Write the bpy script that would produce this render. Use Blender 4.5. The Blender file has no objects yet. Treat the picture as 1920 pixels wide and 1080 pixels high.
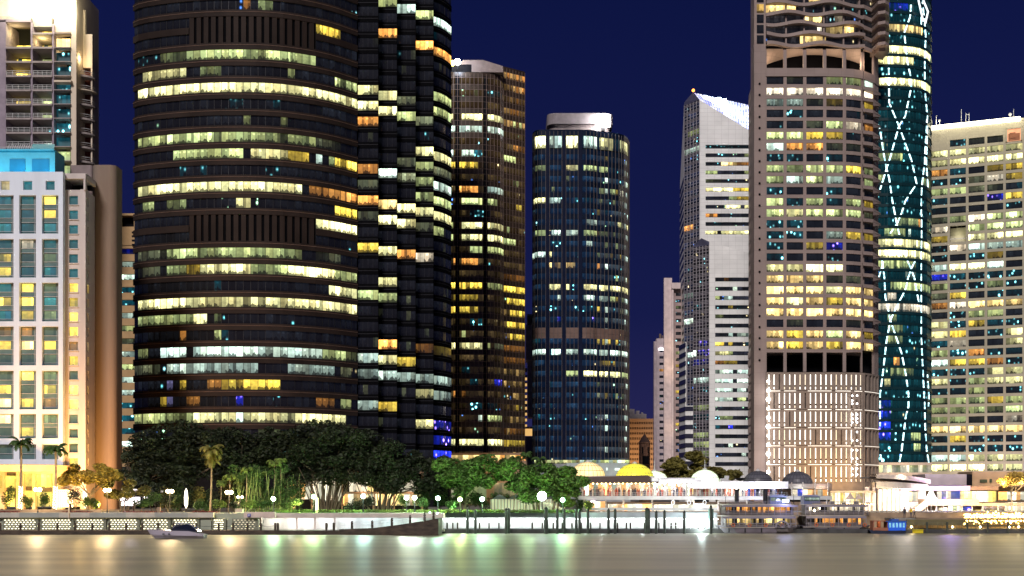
import bpy, math, random
import numpy as np
from mathutils import Vector, Matrix
R = math.radians
random.seed(7)
sc = bpy.context.scene
C = sc.collection

# ------------------------------------------------------------------ camera, sky, city glow, exposure
F = 2400.0                      # focal length in pixels of a 1920 wide frame
HZ = 930.0                      # row of the horizon
CZ = 6.0                        # eye height over the water
cam_d = bpy.data.cameras.new('camera'); cam = bpy.data.objects.new('camera', cam_d); C.objects.link(cam)
cam_d.sensor_width = 36; cam_d.lens = 45.0; cam_d.shift_y = (HZ - 540) / 1920
cam_d.clip_start = 0.5; cam_d.clip_end = 9000
cam.location = (0, 0, CZ); cam.rotation_euler = (R(90), 0, 0)
sc.camera = cam

world = bpy.data.worlds.new('World'); sc.world = world; world.use_nodes = True
nt = world.node_tree; nt.nodes.clear()
wo = nt.nodes.new('ShaderNodeOutputWorld'); bg = nt.nodes.new('ShaderNodeBackground')
tc = nt.nodes.new('ShaderNodeTexCoord'); sx = nt.nodes.new('ShaderNodeSeparateXYZ'); rp = nt.nodes.new('ShaderNodeValToRGB')
nz = nt.nodes.new('ShaderNodeTexNoise'); nz.inputs['Scale'].default_value = 2.2; nz.inputs['Detail'].default_value = 2
mx = nt.nodes.new('ShaderNodeMixRGB'); mx.blend_type = 'MULTIPLY'; mx.inputs[0].default_value = 0.35
rp.color_ramp.elements[0].position = 0.0; rp.color_ramp.elements[0].color = (0.025, 0.023, 0.095, 1)
rp.color_ramp.elements[1].position = 0.42; rp.color_ramp.elements[1].color = (0.0030, 0.0062, 0.047, 1)
e = rp.color_ramp.elements.new(0.14); e.color = (0.008, 0.011, 0.068, 1)
nt.links.new(tc.outputs['Generated'], sx.inputs[0]); nt.links.new(sx.outputs['Z'], rp.inputs[0])
nt.links.new(tc.outputs['Generated'], nz.inputs['Vector'])
nt.links.new(rp.outputs[0], mx.inputs[1]); nt.links.new(nz.outputs['Fac'], mx.inputs[2])
nt.links.new(mx.outputs[0], bg.inputs[0]); bg.inputs[1].default_value = 1.25
nt.links.new(bg.outputs[0], wo.inputs[0])

sun_d = bpy.data.lights.new('city_glow', 'SUN'); sun = bpy.data.objects.new('city_glow', sun_d); C.objects.link(sun)
sun_d.energy = 2.7; sun_d.angle = R(12); sun_d.color = (1.0, 0.92, 0.90)
sun.rotation_euler = (R(54), 0, R(-13))
vs = sc.view_settings
vs.view_transform = 'Standard'; vs.look = 'None'; vs.gamma = 1; vs.exposure = 0.0
sc.cycles.max_bounces = 5; sc.cycles.diffuse_bounces = 2; sc.cycles.glossy_bounces = 3
sc.cycles.transparent_max_bounces = 6; sc.cycles.sample_clamp_indirect = 3.0; sc.cycles.caustics_reflective = False
sc.cycles.use_denoising = True

# ------------------------------------------------------------------ helpers
def X(px, Y): return (px - 960.0) / F * Y
def Z(py, Y): return CZ + (HZ - py) / F * Y
def P(px, py, Y): return (X(px, Y), Y, Z(py, Y))
GZ = 3.3                        # level of the promenade and the city behind it
LZ = 0.66                       # level of the low walkway at the water

_mats = {}
def mat(name, col, rough=0.8, metal=0.0, noise=0.15, scale=0.6, bump=0.0, emit=None, estr=0.0, sample=True, stretch=(1,1,1), spec=0.4):
    if name in _mats: return _mats[name]
    m = bpy.data.materials.new(name); m.use_nodes = True; n = m.node_tree; b = n.nodes['Principled BSDF']
    b.inputs['Roughness'].default_value = rough; b.inputs['Metallic'].default_value = metal; b.inputs['Specular IOR Level'].default_value = spec
    t = n.nodes.new('ShaderNodeTexCoord'); mp = n.nodes.new('ShaderNodeMapping'); mp.inputs['Scale'].default_value = stretch
    z = n.nodes.new('ShaderNodeTexNoise'); z.inputs['Scale'].default_value = scale; z.inputs['Detail'].default_value = 5
    n.links.new(t.outputs['Object'], mp.inputs[0]); n.links.new(mp.outputs[0], z.inputs['Vector'])
    r = n.nodes.new('ShaderNodeValToRGB'); a = 1 - noise; c = 1 + noise
    r.color_ramp.elements[0].position = .3; r.color_ramp.elements[1].position = .7
    r.color_ramp.elements[0].color = (col[0]*a, col[1]*a, col[2]*a, 1); r.color_ramp.elements[1].color = (min(1,col[0]*c), min(1,col[1]*c), min(1,col[2]*c), 1)
    n.links.new(z.outputs['Fac'], r.inputs[0]); n.links.new(r.outputs[0], b.inputs['Base Color'])
    if bump:
        bp = n.nodes.new('ShaderNodeBump'); bp.inputs['Strength'].default_value = bump
        n.links.new(z.outputs['Fac'], bp.inputs['Height']); n.links.new(bp.outputs[0], b.inputs['Normal'])
    if emit:
        b.inputs['Emission Color'].default_value = (*emit, 1); b.inputs['Emission Strength'].default_value = estr
        if not sample: m.cycles.emission_sampling = 'NONE'
    _mats[name] = m; return m

def panel_mat(name, col, pw, ph, joint=0.6, rough=0.7, noise=0.1):
    """cladding panels: joints by world position"""
    m = mat(name, col, rough, noise=noise, scale=0.15)
    n = m.node_tree; b = n.nodes['Principled BSDF']; src = b.inputs['Base Color'].links[0].from_socket
    g = n.nodes.new('ShaderNodeTexCoord'); s = n.nodes.new('ShaderNodeSeparateXYZ'); cb = n.nodes.new('ShaderNodeCombineXYZ')
    n.links.new(g.outputs['Object'], s.inputs[0]); n.links.new(s.outputs['X'], cb.inputs['X']); n.links.new(s.outputs['Z'], cb.inputs['Y'])
    br = n.nodes.new('ShaderNodeTexBrick'); br.offset = 0; br.inputs['Scale'].default_value = 1
    br.inputs['Brick Width'].default_value = pw; br.inputs['Row Height'].default_value = ph; br.inputs['Mortar Size'].default_value = 0.05
    br.inputs['Color1'].default_value = (1,1,1,1); br.inputs['Color2'].default_value = (.93,.93,.93,1); br.inputs['Mortar'].default_value = (joint,joint,joint,1)
    mm = n.nodes.new('ShaderNodeMixRGB'); mm.blend_type = 'MULTIPLY'; mm.inputs[0].default_value = 1
    n.links.new(cb.outputs[0], br.inputs['Vector']); n.links.new(src, mm.inputs[1]); n.links.new(br.outputs['Color'], mm.inputs[2]); n.links.new(mm.outputs[0], b.inputs['Base Color'])
    return m

def window_mat(name, base, rough=0.12, detail=1.0):
    """glass over a lit or dark room: colour of the room's light comes with the pane, furniture and ceiling lights from noise in the pane's own uv"""
    m = bpy.data.materials.new(name); m.use_nodes = True; n = m.node_tree; L = n.links.new; N = n.nodes.new
    b = n.nodes['Principled BSDF']; b.inputs['Base Color'].default_value = (*base, 1); b.inputs['Roughness'].default_value = rough
    at = N('ShaderNodeAttribute'); at.attribute_name = 'room'; uv = N('ShaderNodeUVMap'); uv.uv_map = 'uv'
    s = N('ShaderNodeSeparateXYZ'); L(uv.outputs[0], s.inputs[0])
    def noise(sx_, sy_, det, sc_=1):
        mp = N('ShaderNodeMapping'); mp.inputs['Scale'].default_value = (sx_, sy_, 1); L(uv.outputs[0], mp.inputs[0])
        z = N('ShaderNodeTexNoise'); z.noise_dimensions = '2D'; z.inputs['Scale'].default_value = sc_; z.inputs['Detail'].default_value = det; L(mp.outputs[0], z.inputs['Vector']); return z.outputs['Fac']
    def math_(op, a, b_=None, clamp=False):
        q = N('ShaderNodeMath'); q.operation = op; q.use_clamp = clamp
        for i, v in enumerate((a, b_)):
            if v is None: continue
            if isinstance(v, (int, float)): q.inputs[i].default_value = v
            else: L(v, q.inputs[i])
        return q.outputs[0]
    def cell(width, seed):                                                            # one random number for each room or pane
        fl = math_('FLOOR', math_('DIVIDE', s.outputs['X'], width)); wn = N('ShaderNodeTexWhiteNoise'); wn.noise_dimensions = '1D'; L(math_('ADD', fl, seed), wn.inputs['W']); return wn.outputs['Value'], fl
    ra, _ = cell(4.95, .3); rb2, _ = cell(1.65, .7); rc2, _ = cell(3.3, 5.1)
    room = math_('ADD', math_('MULTIPLY', math_('POWER', ra, 1.3), 1.25), .42)              # rooms brighter and dimmer
    blind = math_('GREATER_THAN', rb2, .80); nob = math_('SUBTRACT', 1, blind)
    fur = math_('SUBTRACT', math_('MULTIPLY', noise(1.3, 0.0, 2), .95 * detail), .22 + .35*(1-detail))
    fur = math_('MULTIPLY', math_('GREATER_THAN', fur, s.outputs['Y']), nob)
    sil = math_('SUBTRACT', 1, math_('MULTIPLY', fur, .82))
    post = math_('MULTIPLY', math_('LESS_THAN', math_('FRACT', math_('DIVIDE', s.outputs['X'], 6.6)), .10), .55*detail); sil = math_('MULTIPLY', sil, math_('SUBTRACT', 1, post))
    grad = math_('ADD', math_('MULTIPLY', s.outputs['Y'], .35), .78)
    clutter = math_('ADD', math_('MULTIPLY', noise(1.1, 3.0, 3), .8), .60)
    fine = math_('MULTIPLY', grad, clutter)
    fine = math_('ADD', math_('MULTIPLY', fine, math_('ADD', math_('MULTIPLY', nob, .0), 1)), math_('MULTIPLY', blind, -.28))
    band_ = math_('MULTIPLY', math_('GREATER_THAN', s.outputs['Y'], .72), math_('LESS_THAN', s.outputs['Y'], .90))
    tube = math_('MULTIPLY', math_('LESS_THAN', math_('FRACT', math_('DIVIDE', s.outputs['X'], 1.1)), .45), math_('GREATER_THAN', rc2, .35))
    glow = math_('ADD', math_('MULTIPLY', math_('MULTIPLY', band_, math_('MULTIPLY', tube, nob)), .9 * detail), 1)
    f = math_('MULTIPLY', math_('MULTIPLY', room, sil), math_('MULTIPLY', fine, glow))
    vm = N('ShaderNodeVectorMath'); vm.operation = 'SCALE'; L(at.outputs['Vector'], vm.inputs[0]); L(f, vm.inputs['Scale'])
    vo = N('ShaderNodeTexVoronoi'); vo.voronoi_dimensions = '2D'; vo.inputs['Scale'].default_value = .75; mp2 = N('ShaderNodeMapping'); mp2.inputs['Scale'].default_value = (1, 1.7, 1); L(uv.outputs[0], mp2.inputs[0]); L(mp2.outputs[0], vo.inputs['Vector'])
    sc_ = N('ShaderNodeSeparateXYZ'); L(vo.outputs['Color'], sc_.inputs[0]); gate = math_('GREATER_THAN', sc_.outputs['X'], .55)
    dd = math_('POWER', math_('MULTIPLY', math_('SUBTRACT', .42, vo.outputs['Distance']), 2.4, True), 3.0)
    at2 = N('ShaderNodeAttribute'); at2.attribute_name = 'lamp'; v2 = N('ShaderNodeVectorMath'); v2.operation = 'SCALE'; L(at2.outputs['Vector'], v2.inputs[0]); L(math_('MULTIPLY', math_('MULTIPLY', dd, gate), 1.6), v2.inputs['Scale'])
    va = N('ShaderNodeVectorMath'); va.operation = 'ADD'; L(vm.outputs[0], va.inputs[0]); L(v2.outputs[0], va.inputs[1])
    L(va.outputs[0], b.inputs['Emission Color']); b.inputs['Emission Strength'].default_value = 1.2
    m.cycles.emission_sampling = 'NONE'
    return m

class MB:
    def __init__(s): s.v = []; s.f = []; s.m = []; s.uv = []; s.c = []; s.k = []; s.hasuv = False
    def quad(s, a, b, c, d, mi=0, uv=None, col=None):
        i = len(s.v); s.v += [a, b, c, d]; s.f.append((i, i+1, i+2, i+3)); s.m.append(mi)
        s.uv += uv or [(0,0)]*4; col = col or (0,0,0); s.c += [col[:3]]*4; s.k += [col[3:6] if len(col) > 3 else (0,0,0)]*4
        if uv: s.hasuv = True
    def face(s, pts, mi=0):
        i = len(s.v); s.v += pts; s.f.append(tuple(range(i, i+len(pts)))); s.m.append(mi); s.uv += [(0,0)]*len(pts); s.c += [(0,0,0)]*len(pts); s.k += [(0,0,0)]*len(pts)
    def box(s, x0, x1, y0, y1, z0, z1, mi=0):
        p = [(x0,y0,z0),(x1,y0,z0),(x1,y1,z0),(x0,y1,z0),(x0,y0,z1),(x1,y0,z1),(x1,y1,z1),(x0,y1,z1)]
        for q in ((0,1,5,4),(1,2,6,5),(2,3,7,6),(3,0,4,7),(4,5,6,7),(3,2,1,0)): s.quad(*[p[i] for i in q], mi)
        return s
    def pbox(s, px0, px1, py0, py1, Y, depth, mi=0):      # a box whose front face stands at distance Y
        return s.box(X(px0,Y), X(px1,Y), Y, Y+depth, Z(py1,Y), Z(py0,Y), mi)
    def prism(s, pts, z0, z1, mi=0):
        n = len(pts)
        for i in range(n):
            a, b = pts[i], pts[(i+1) % n]; s.quad((*a,z0),(*b,z0),(*b,z1),(*a,z1), mi)
        s.face([(*p, z1) for p in pts], mi); s.face([(*p, z0) for p in reversed(pts)], mi)
        return s
    def tube(s, a, b, r0, r1=None, n=8, mi=0, cap=True):
        r1 = r0 if r1 is None else r1; a = Vector(a); b = Vector(b); d = (b-a).normalized()
        u = d.orthogonal().normalized(); w = d.cross(u)
        A = [tuple(a + (u*math.cos(t)+w*math.sin(t))*r0) for t in (2*math.pi*i/n for i in range(n))]
        B = [tuple(b + (u*math.cos(t)+w*math.sin(t))*r1) for t in (2*math.pi*i/n for i in range(n))]
        for i in range(n): s.quad(A[i], A[(i+1)%n], B[(i+1)%n], B[i], mi)
        if cap: s.face(B, mi); s.face(A[::-1], mi)
        return s
    def lathe(s, cx, cy, prof, n=16, mi=0, a0=0, a1=2*math.pi):
        for j in range(len(prof)-1):
            (r0,z0),(r1,z1) = prof[j], prof[j+1]
            for i in range(n):
                t0 = a0+(a1-a0)*i/n; t1 = a0+(a1-a0)*(i+1)/n
                s.quad((cx+r0*math.cos(t0),cy+r0*math.sin(t0),z0),(cx+r0*math.cos(t1),cy+r0*math.sin(t1),z0),
                       (cx+r1*math.cos(t1),cy+r1*math.sin(t1),z1),(cx+r1*math.cos(t0),cy+r1*math.sin(t0),z1), mi)
        return s
    def ball(s, c, r, mi=0, n=10, sq=1.0):
        prof = [(r*math.sin(math.pi*j/6), c[2]-r*sq*math.cos(math.pi*j/6)) for j in range(7)]
        return s.lathe(c[0], c[1], prof, n, mi)
    def build(s, name, mats, parent=None, smooth=False, origin=None, **props):
        me = bpy.data.meshes.new(name)
        o_ = origin or (root_loc(parent) if parent else (0,0,0))
        v = np.array(s.v, dtype=np.float32).reshape(-1,3) - np.array(o_, dtype=np.float32)
        me.from_pydata(v.tolist(), [], s.f)
        for m in (mats if isinstance(mats, (list,tuple)) else [mats]): me.materials.append(m)
        me.polygons.foreach_set('material_index', s.m)
        if s.hasuv:
            l = me.uv_layers.new(name='uv'); l.data.foreach_set('uv', np.array(s.uv, dtype=np.float32).ravel())
            ca = me.attributes.new('room', 'FLOAT_VECTOR', 'CORNER'); ca.data.foreach_set('vector', np.array(s.c, dtype=np.float32).ravel()); ck = me.attributes.new('lamp', 'FLOAT_VECTOR', 'CORNER'); ck.data.foreach_set('vector', np.array(s.k, dtype=np.float32).ravel())
        if smooth: me.shade_smooth()
        ob = bpy.data.objects.new(name, me); C.objects.link(ob)
        if parent: ob.parent = parent
        else: ob.location = o_
        for k, w in props.items(): ob[k] = w
        return ob
def root_loc(o):
    l = Vector((0,0,0))
    while o: l += o.location; o = o.parent
    return tuple(l)
def thing(name, label, cat, loc, group=None):
    o = bpy.data.objects.new(name, None); C.objects.link(o); o.location = loc; o.empty_display_size = 1
    o['label'] = label; o['category'] = cat
    if group: o['group'] = group
    return o
def light(kind, loc, col, power, parent=None, size=0.5, rot=None, spot=None, sy=None):
    d = bpy.data.lights.new('lamp_light', kind); o = bpy.data.objects.new('lamp_light', d); C.objects.link(o)
    d.energy = power; d.color = col
    if kind == 'AREA': d.size = size; d.shape = 'RECTANGLE'; d.size_y = sy or size
    else: d.shadow_soft_size = size
    if spot: d.spot_size = R(spot); d.spot_blend = .8
    if rot: o.rotation_euler = rot
    o.location = loc
    if parent: o.parent = parent; o.location = Vector(loc) - Vector(root_loc(parent))
    return o
def aim(o_from, to):
    return (Vector(to)-Vector(o_from)).to_track_quat('-Z','Y').to_euler()

# ------------------------------------------------------------------ room light codes
COL = dict(w=(1.0,.94,.42), g=(.68,.80,.32), c=(.72,.95,.80), a=(1.0,.70,.25), o=(1,.42,.09), Y=(1,.70,.09), t=(.03,.42,.48), b=(.02,.05,1.), d=(.20,.22,.12), p=(.5,.45,.9), W=(1,.86,.62))
STR = {0:0,1:.08,2:.16,3:.3,4:.45,5:.75,6:1.05,7:1.45,8:2.0,9:3.0}
def parse(txt):
    out = []
    for t in txt.replace(';', ',').split(','):
        t = t.strip()
        if not t: continue
        a, c = t.split(); x0, x1 = a.split('-'); out.append((float(x0), float(x1), c[0], int(c[1])))
    return out
def roomcol(c, s, rnd, lo=.45, hi=1.35):
    k = STR[s]*rnd.uniform(lo, hi); q = COL[c]; j = rnd.uniform(-.06,.06)
    if c in 'tb':
        a = .10 if c == 't' else .25; w = 9 if rnd.random() < .5 else 1.5
        return (q[0]*k*a, q[1]*k*a, q[2]*k*a*1.2, .25*k*w, (.9 if c == 't' else .15)*k*w, k*w)
    return (q[0]*k, q[1]*k*(1+j), q[2]*k*(1+2*j))
def make_lit(rows, dark, rnd, dots=.05, dotc='ttbg'):
    rr = {k: parse(v) for k, v in rows.items()}
    def lit(k, px):
        hit = None
        for a, b, c, s in rr.get(k, ()):
            if a <= px <= b: hit = (c, s)
        if hit:
            if rnd.random() < .07: return roomcol(hit[0], max(1, hit[1]-3), rnd)
            return roomcol(*hit, rnd)
        q = rnd.uniform(.3, 1.5); dk_ = tuple(d*q for d in dark)
        if rnd.random() < dots*2.2:
            kk = rnd.choice((.6,1.5,4)); hue = rnd.choice(((.2,.9,1),(.1,.3,1),(.5,1,.6),(1,.8,.4),(.3,.8,.9)))
            return dk_ + tuple(h*kk for h in hue)
        return dk_
    return lit

# ------------------------------------------------------------------ facade along a plan line
class Path:
    def __init__(s, pts):           # pts: (px, Y) pairs or world pairs when world=True
        s.p = [Vector((X(a, b), b)) for a, b in pts]
        s.cum = [0]
        for i in range(len(s.p)-1): s.cum.append(s.cum[-1] + (s.p[i+1]-s.p[i]).length)
        s.len = s.cum[-1]
        s.dn = []
        for i in range(len(s.p)-1):
            d = (s.p[i+1]-s.p[i]).normalized(); s.dn.append(Vector((d.y, -d.x)))
    def at(s, t, o=0.0, sharp=False):
        t = max(0, min(s.len, t)); i = 0
        while i < len(s.p)-2 and t > s.cum[i+1] + 1e-6: i += 1
        q = s.p[i].lerp(s.p[i+1], (t-s.cum[i])/max(1e-9, s.cum[i+1]-s.cum[i]))
        n = s.dn[i]
        if abs(t-s.cum[i+1]) < 1e-5 and i+1 < len(s.dn): n = (s.dn[i]+s.dn[i+1]).normalized(); n = n/max(.5, n.dot(s.dn[i]))
        elif abs(t-s.cum[i]) < 1e-5 and i > 0: n = (s.dn[i]+s.dn[i-1]).normalized(); n = n/max(.5, n.dot(s.dn[i]))
        q = q + n*o
        return q.x, q.y
    def px(s, t):
        x, y = s.at(t); return 960 + x/y*F
    def s_of(s, px):
        k = (px-960)/F
        for i in range(len(s.p)-1):
            a, b = s.p[i], s.p[i+1]; fa = a.x-k*a.y; fb = b.x-k*b.y
            if fa == fb: continue
            t = -fa/(fb-fa)
            if -1e-6 <= t <= 1+1e-6: return s.cum[i]+t*(s.cum[i+1]-s.cum[i])
        return 0 if (px < s.px(0)) else s.len
    def breaks(s, a, b): return [a] + [c for c in s.cum if a+1e-4 < c < b-1e-4] + [b]
def band(mb, path, s0, s1, z0, z1, oi, oo, mi=0, ends=True):
    br = path.breaks(s0, s1)
    I = [path.at(t, oi) for t in br]; O = [path.at(t, oo) for t in br]
    for j in range(len(br)-1):
        mb.quad((*O[j],z0),(*O[j+1],z0),(*O[j+1],z1),(*O[j],z1), mi)
        mb.quad((*O[j],z1),(*O[j+1],z1),(*I[j+1],z1),(*I[j],z1), mi)
        mb.quad((*I[j],z0),(*I[j+1],z0),(*O[j+1],z0),(*O[j],z0), mi)
    if ends:
        mb.quad((*I[0],z0),(*O[0],z0),(*O[0],z1),(*I[0],z1), mi); mb.quad((*O[-1],z0),(*I[-1],z0),(*I[-1],z1),(*O[-1],z1), mi)
def panes(mb, path, s0, s1, z0, z1, step, lit, row, rnd, o=0.0, uoff=None, tilt=0.0):
    n = max(1, round((s1-s0)/step)); uo = rnd.uniform(0, 900) if uoff is None else uoff
    last = None
    for i in range(n):
        a = s0+(s1-s0)*i/n; b = s0+(s1-s0)*(i+1)/n; A = path.at(a, o); B = path.at(b, o)
        c = lit(row, path.px((a+b)/2))
        mb.quad((*A,z0),(*B,z0),(*B,z1),(*A,z1), 0, [(uo+a,0),(uo+b,0),(uo+b,1),(uo+a,1)], c)
def mullions(mb, path, ss, z0, z1, w, oi, oo, mi=0):
    for t in ss:
        a, b = max(0, t-w/2), min(path.len, t+w/2)
        (x0,y0),(x1,y1),(x2,y2),(x3,y3) = path.at(a,oo), path.at(b,oo), path.at(b,oi), path.at(a,oi)
        mb.quad((x0,y0,z0),(x1,y1,z0),(x1,y1,z1),(x0,y0,z1), mi); mb.quad((x1,y1,z0),(x2,y2,z0),(x2,y2,z1),(x1,y1,z1), mi); mb.quad((x3,y3,z0),(x0,y0,z0),(x0,y0,z1),(x3,y3,z1), mi)
def body(path_list, back, z0, z1, inset=.45):
    pts = []
    for p in path_list: pts += [p.at(t, -inset) for t in p.cum]
    pts += [(X(a,b), b) for a, b in back]
    return MB().prism(pts, z0, z1)

def slant(mb, poly, Y, depth, mi=0):      # a plate cut to the outline poly (px,py) at distance Y
    f = [P(a,b,Y) for a,b in poly]; bk = [(x,y+depth,z) for x,y,z in f]
    mb.face(f, mi); mb.face(bk[::-1], mi)
    for i in range(len(f)): j = (i+1) % len(f); mb.quad(f[j], f[i], bk[i], bk[j], mi)
W_DARK = window_mat('office_glass', (.010,.010,.012), .10)
W_BRONZE = window_mat('bronze_glass', (.030,.018,.008), .10)
W_BLUE = window_mat('blue_glass', (.006,.014,.040), .08)
W_TEAL = window_mat('teal_glass', (.004,.030,.038), .10)
W_GREY = window_mat('grey_glass', (.012,.014,.018), .12)
W_HOTEL = window_mat('curtained_glass', (.05,.10,.11), .25, .7)

M = lambda *a, **k: mat(*a, **k)
m_brown = mat('bronze_spandrel', (.026,.018,.015), .6, noise=.3, scale=.12, spec=.08)
m_black = mat('black_spandrel', (.003,.003,.004), .7, spec=.02)
m_metal = mat('dark_metal', (.02,.02,.022), .5, .3)
m_core = mat('dark_core', (.010,.010,.012), .8, spec=.05)
m_beige = panel_mat('beige_concrete', (.29,.225,.20), 4.0, 3.28, .8)
m_white = panel_mat('white_cladding', (.84,.84,.82), 2.6, 1.61, .72)
m_cream = mat('cream_render', (.66,.56,.44), .8, noise=.12, scale=.35, stretch=(1,1,.12))
m_mauve = mat('mauve_render', (.30,.25,.30), .8)
m_hotel = mat('hotel_white_render', (.70,.77,.88), .8, noise=.09, scale=.35, stretch=(1,1,.12))
m_tan = mat('tan_render', (.21,.155,.12), .85, noise=.18, scale=.4, stretch=(1,1,.1))
m_wallr = panel_mat('pale_stone', (.42,.385,.28), 2.0, 1.12, .86)
m_pale = mat('pale_metal', (.6,.6,.6), .5)
m_glow = lambda n, c, s, sample=False: mat(n, c, .6, emit=c, estr=s, sample=sample, noise=.02)

# ------------------------------------------------------------------ water, ground, quay
wm = bpy.data.materials.new('river_water'); wm.use_nodes = True; n = wm.node_tree; b = n.nodes['Principled BSDF']
b.inputs['Base Color'].default_value = (.30,.32,.15,1); b.inputs['IOR'].default_value = 1.6
t = n.nodes.new('ShaderNodeTexCoord'); mp = n.nodes.new('ShaderNodeMapping'); mp.inputs['Scale'].default_value = (.012,.05,1)
z = n.nodes.new('ShaderNodeTexNoise'); z.inputs['Scale'].default_value = 1.0; z.inputs['Detail'].default_value = 4
bp = n.nodes.new('ShaderNodeBump'); bp.inputs['Strength'].default_value = .12; bp.inputs['Distance'].default_value = 1.0
n.links.new(t.outputs['Object'], mp.inputs[0]); n.links.new(mp.outputs[0], z.inputs['Vector']); n.links.new(z.outputs['Fac'], bp.inputs['Height']); z3 = n.nodes.new('ShaderNodeTexNoise'); z3.inputs['Detail'].default_value = 3; m3 = n.nodes.new('ShaderNodeMapping'); m3.inputs['Scale'].default_value = (.12,.75,1); z3.inputs['Scale'].default_value = 1
n.links.new(t.outputs['Object'], m3.inputs[0]); n.links.new(m3.outputs[0], z3.inputs['Vector']); b3 = n.nodes.new('ShaderNodeBump'); b3.inputs['Strength'].default_value = .10; b3.inputs['Distance'].default_value = .4
n.links.new(z3.outputs['Fac'], b3.inputs['Height']); n.links.new(bp.outputs[0], b3.inputs['Normal']); n.links.new(b3.outputs[0], b.inputs['Normal'])
r = n.nodes.new('ShaderNodeMapRange'); r.inputs['To Min'].default_value = .35; r.inputs['To Max'].default_value = .50
n.links.new(z.outputs['Fac'], r.inputs['Value']); n.links.new(r.outputs[0], b.inputs['Roughness'])
zw = n.nodes.new('ShaderNodeTexNoise'); zw.inputs['Scale'].default_value = 1.0; zw.inputs['Detail'].default_value = 6; mw = n.nodes.new('ShaderNodeMapping'); mw.inputs['Scale'].default_value = (.02,.16,1)
n.links.new(t.outputs['Object'], mw.inputs[0]); n.links.new(mw.outputs[0], zw.inputs['Vector'])
rw = n.nodes.new('ShaderNodeValToRGB'); rw.color_ramp.elements[0].position = .35; rw.color_ramp.elements[1].position = .68; rw.color_ramp.elements[0].color = (.21,.195,.14,1); rw.color_ramp.elements[1].color = (.36,.33,.21,1)
n.links.new(zw.outputs['Fac'], rw.inputs[0]); n.links.new(rw.outputs[0], b.inputs['Base Color'])
mb = MB(); mb.quad((-1500,-60,0),(1500,-60,0),(1500,216,0),(-1500,216,0)); mb.build('river', wm, kind='structure')
m_ground = mat('paving', (.16,.15,.13), .85, noise=.3, scale=.25)
mb = MB(); mb.quad((-3000,213,GZ),(3000,213,GZ),(3000,6000,GZ),(-3000,6000,GZ)); mb.build('ground', m_ground, kind='structure')
m_quayt = mat('wet_dark_timber', (.045,.035,.028), .7, noise=.4, scale=1.2, bump=.3)
m_walk = mat('walkway_paving', (.25,.24,.21), .8, noise=.2)

# ------------------------------------------------------------------ dark curved tower
rnd = random.Random(11)
dk = thing('office_tower', 'huge dark curved office tower with long ribbons of yellow lit windows', 'office tower', (X(500,320), 320, GZ))
DZ = lambda k: CZ + (147+30.95*k)*290/F
rowsA = {26:'300-420 d2', 25:'455-475 o3,480-505 g3', 24:'592-637 Y5', 22:'262-300 t2,300-355 g2,355-592 g5', 21:'263-355 w7,370-412 g2,540-550 g3,633-668 g5',
 20:'256-668 w8', 19:'420-450 t2,514-520 t5', 18:'410-418 g4,460-470 g3,530-545 g2', 17:'256-480 g6,480-590 g5,590-640 d3', 16:'328-460 g6,476-540 w7,543-580 Y7,590-610 c8,612-625 g5,633-668 Y8',
 15:'340-352 t4,378-390 t4,500-530 t2', 14:'256-565 w8,575-590 o3,591-625 o4,632-668 o7', 13:'268-290 g4,316-355 g2,373-378 w3,443-476 w6,632-668 Y8', 12:'592-668 w8', 10:'256-310 d4,310-515 g5,515-560 g6,590-640 d4',
 9:'262-300 d4,316-350 g4,355-390 Y5,375-476 w8,476-540 g5,545-632 w8,632-668 g6', 8:'400-410 t6,564-570 t4,615-668 w7', 7:'256-668 w7', 6:'260-366 g5,366-382 w7,398-410 g4',
 5:'340-348 o4,398-410 g5,420-424 t5', 4:'258-280 g4,305-355 c6,356-410 c7,418-480 c7,482-600 c6,604-668 g5', 3:'255-300 d3,316-410 c5,418-480 c5,536-630 c4,634-662 d4',
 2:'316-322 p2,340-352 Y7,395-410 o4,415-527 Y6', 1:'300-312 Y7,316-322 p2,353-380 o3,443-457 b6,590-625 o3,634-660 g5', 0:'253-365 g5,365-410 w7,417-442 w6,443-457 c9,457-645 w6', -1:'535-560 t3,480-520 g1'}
pC = Path([(252,297),(262,295.3),(280,294),(300,293),(325,292),(350,291.2),(385,290.4),(420,290),(455,290),(480,290.1),(505,290.5),(530,291.2),(560,292.6),(590,294.4),(615,296.4),(635,298.4),(655,300.8),(669,302.5)])
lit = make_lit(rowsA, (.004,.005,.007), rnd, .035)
sp = MB(); lines = MB(); mu = MB(); s592 = pC.s_of(592); s355 = pC.s_of(355)
for k in range(-2, 32):
    zc = DZ(k)
    louv = k in (11, 12, 23, 24)
    zt = zc + 1.13; zb = zt + 1.48
    if k not in (11, 23):
        band(sp, pC, 0, pC.len, zt, zb, -.45, .35)
        band(lines, pC, 0, pC.len, zt+.95, zt+1.06, .35, .43)
    else:
        band(sp, pC, 0, s355, zt, zb, -.45, .35); band(sp, pC, s592, pC.len, zt, zb, -.45, .35)
    w = MB()
    segs = [(0, s355), (s592, pC.len)] if louv else [(0, pC.len)]
    uo = rnd.uniform(0, 900)
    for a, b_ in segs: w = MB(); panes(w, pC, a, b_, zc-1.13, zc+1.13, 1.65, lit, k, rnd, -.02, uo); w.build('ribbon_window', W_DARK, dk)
    if louv: continue
nm = round(pC.len/1.65)
mullions(mu, pC, [pC.len*i/nm for i in range(1, nm)], DZ(-2), DZ(31.6), .09, -.1, .05)
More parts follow.
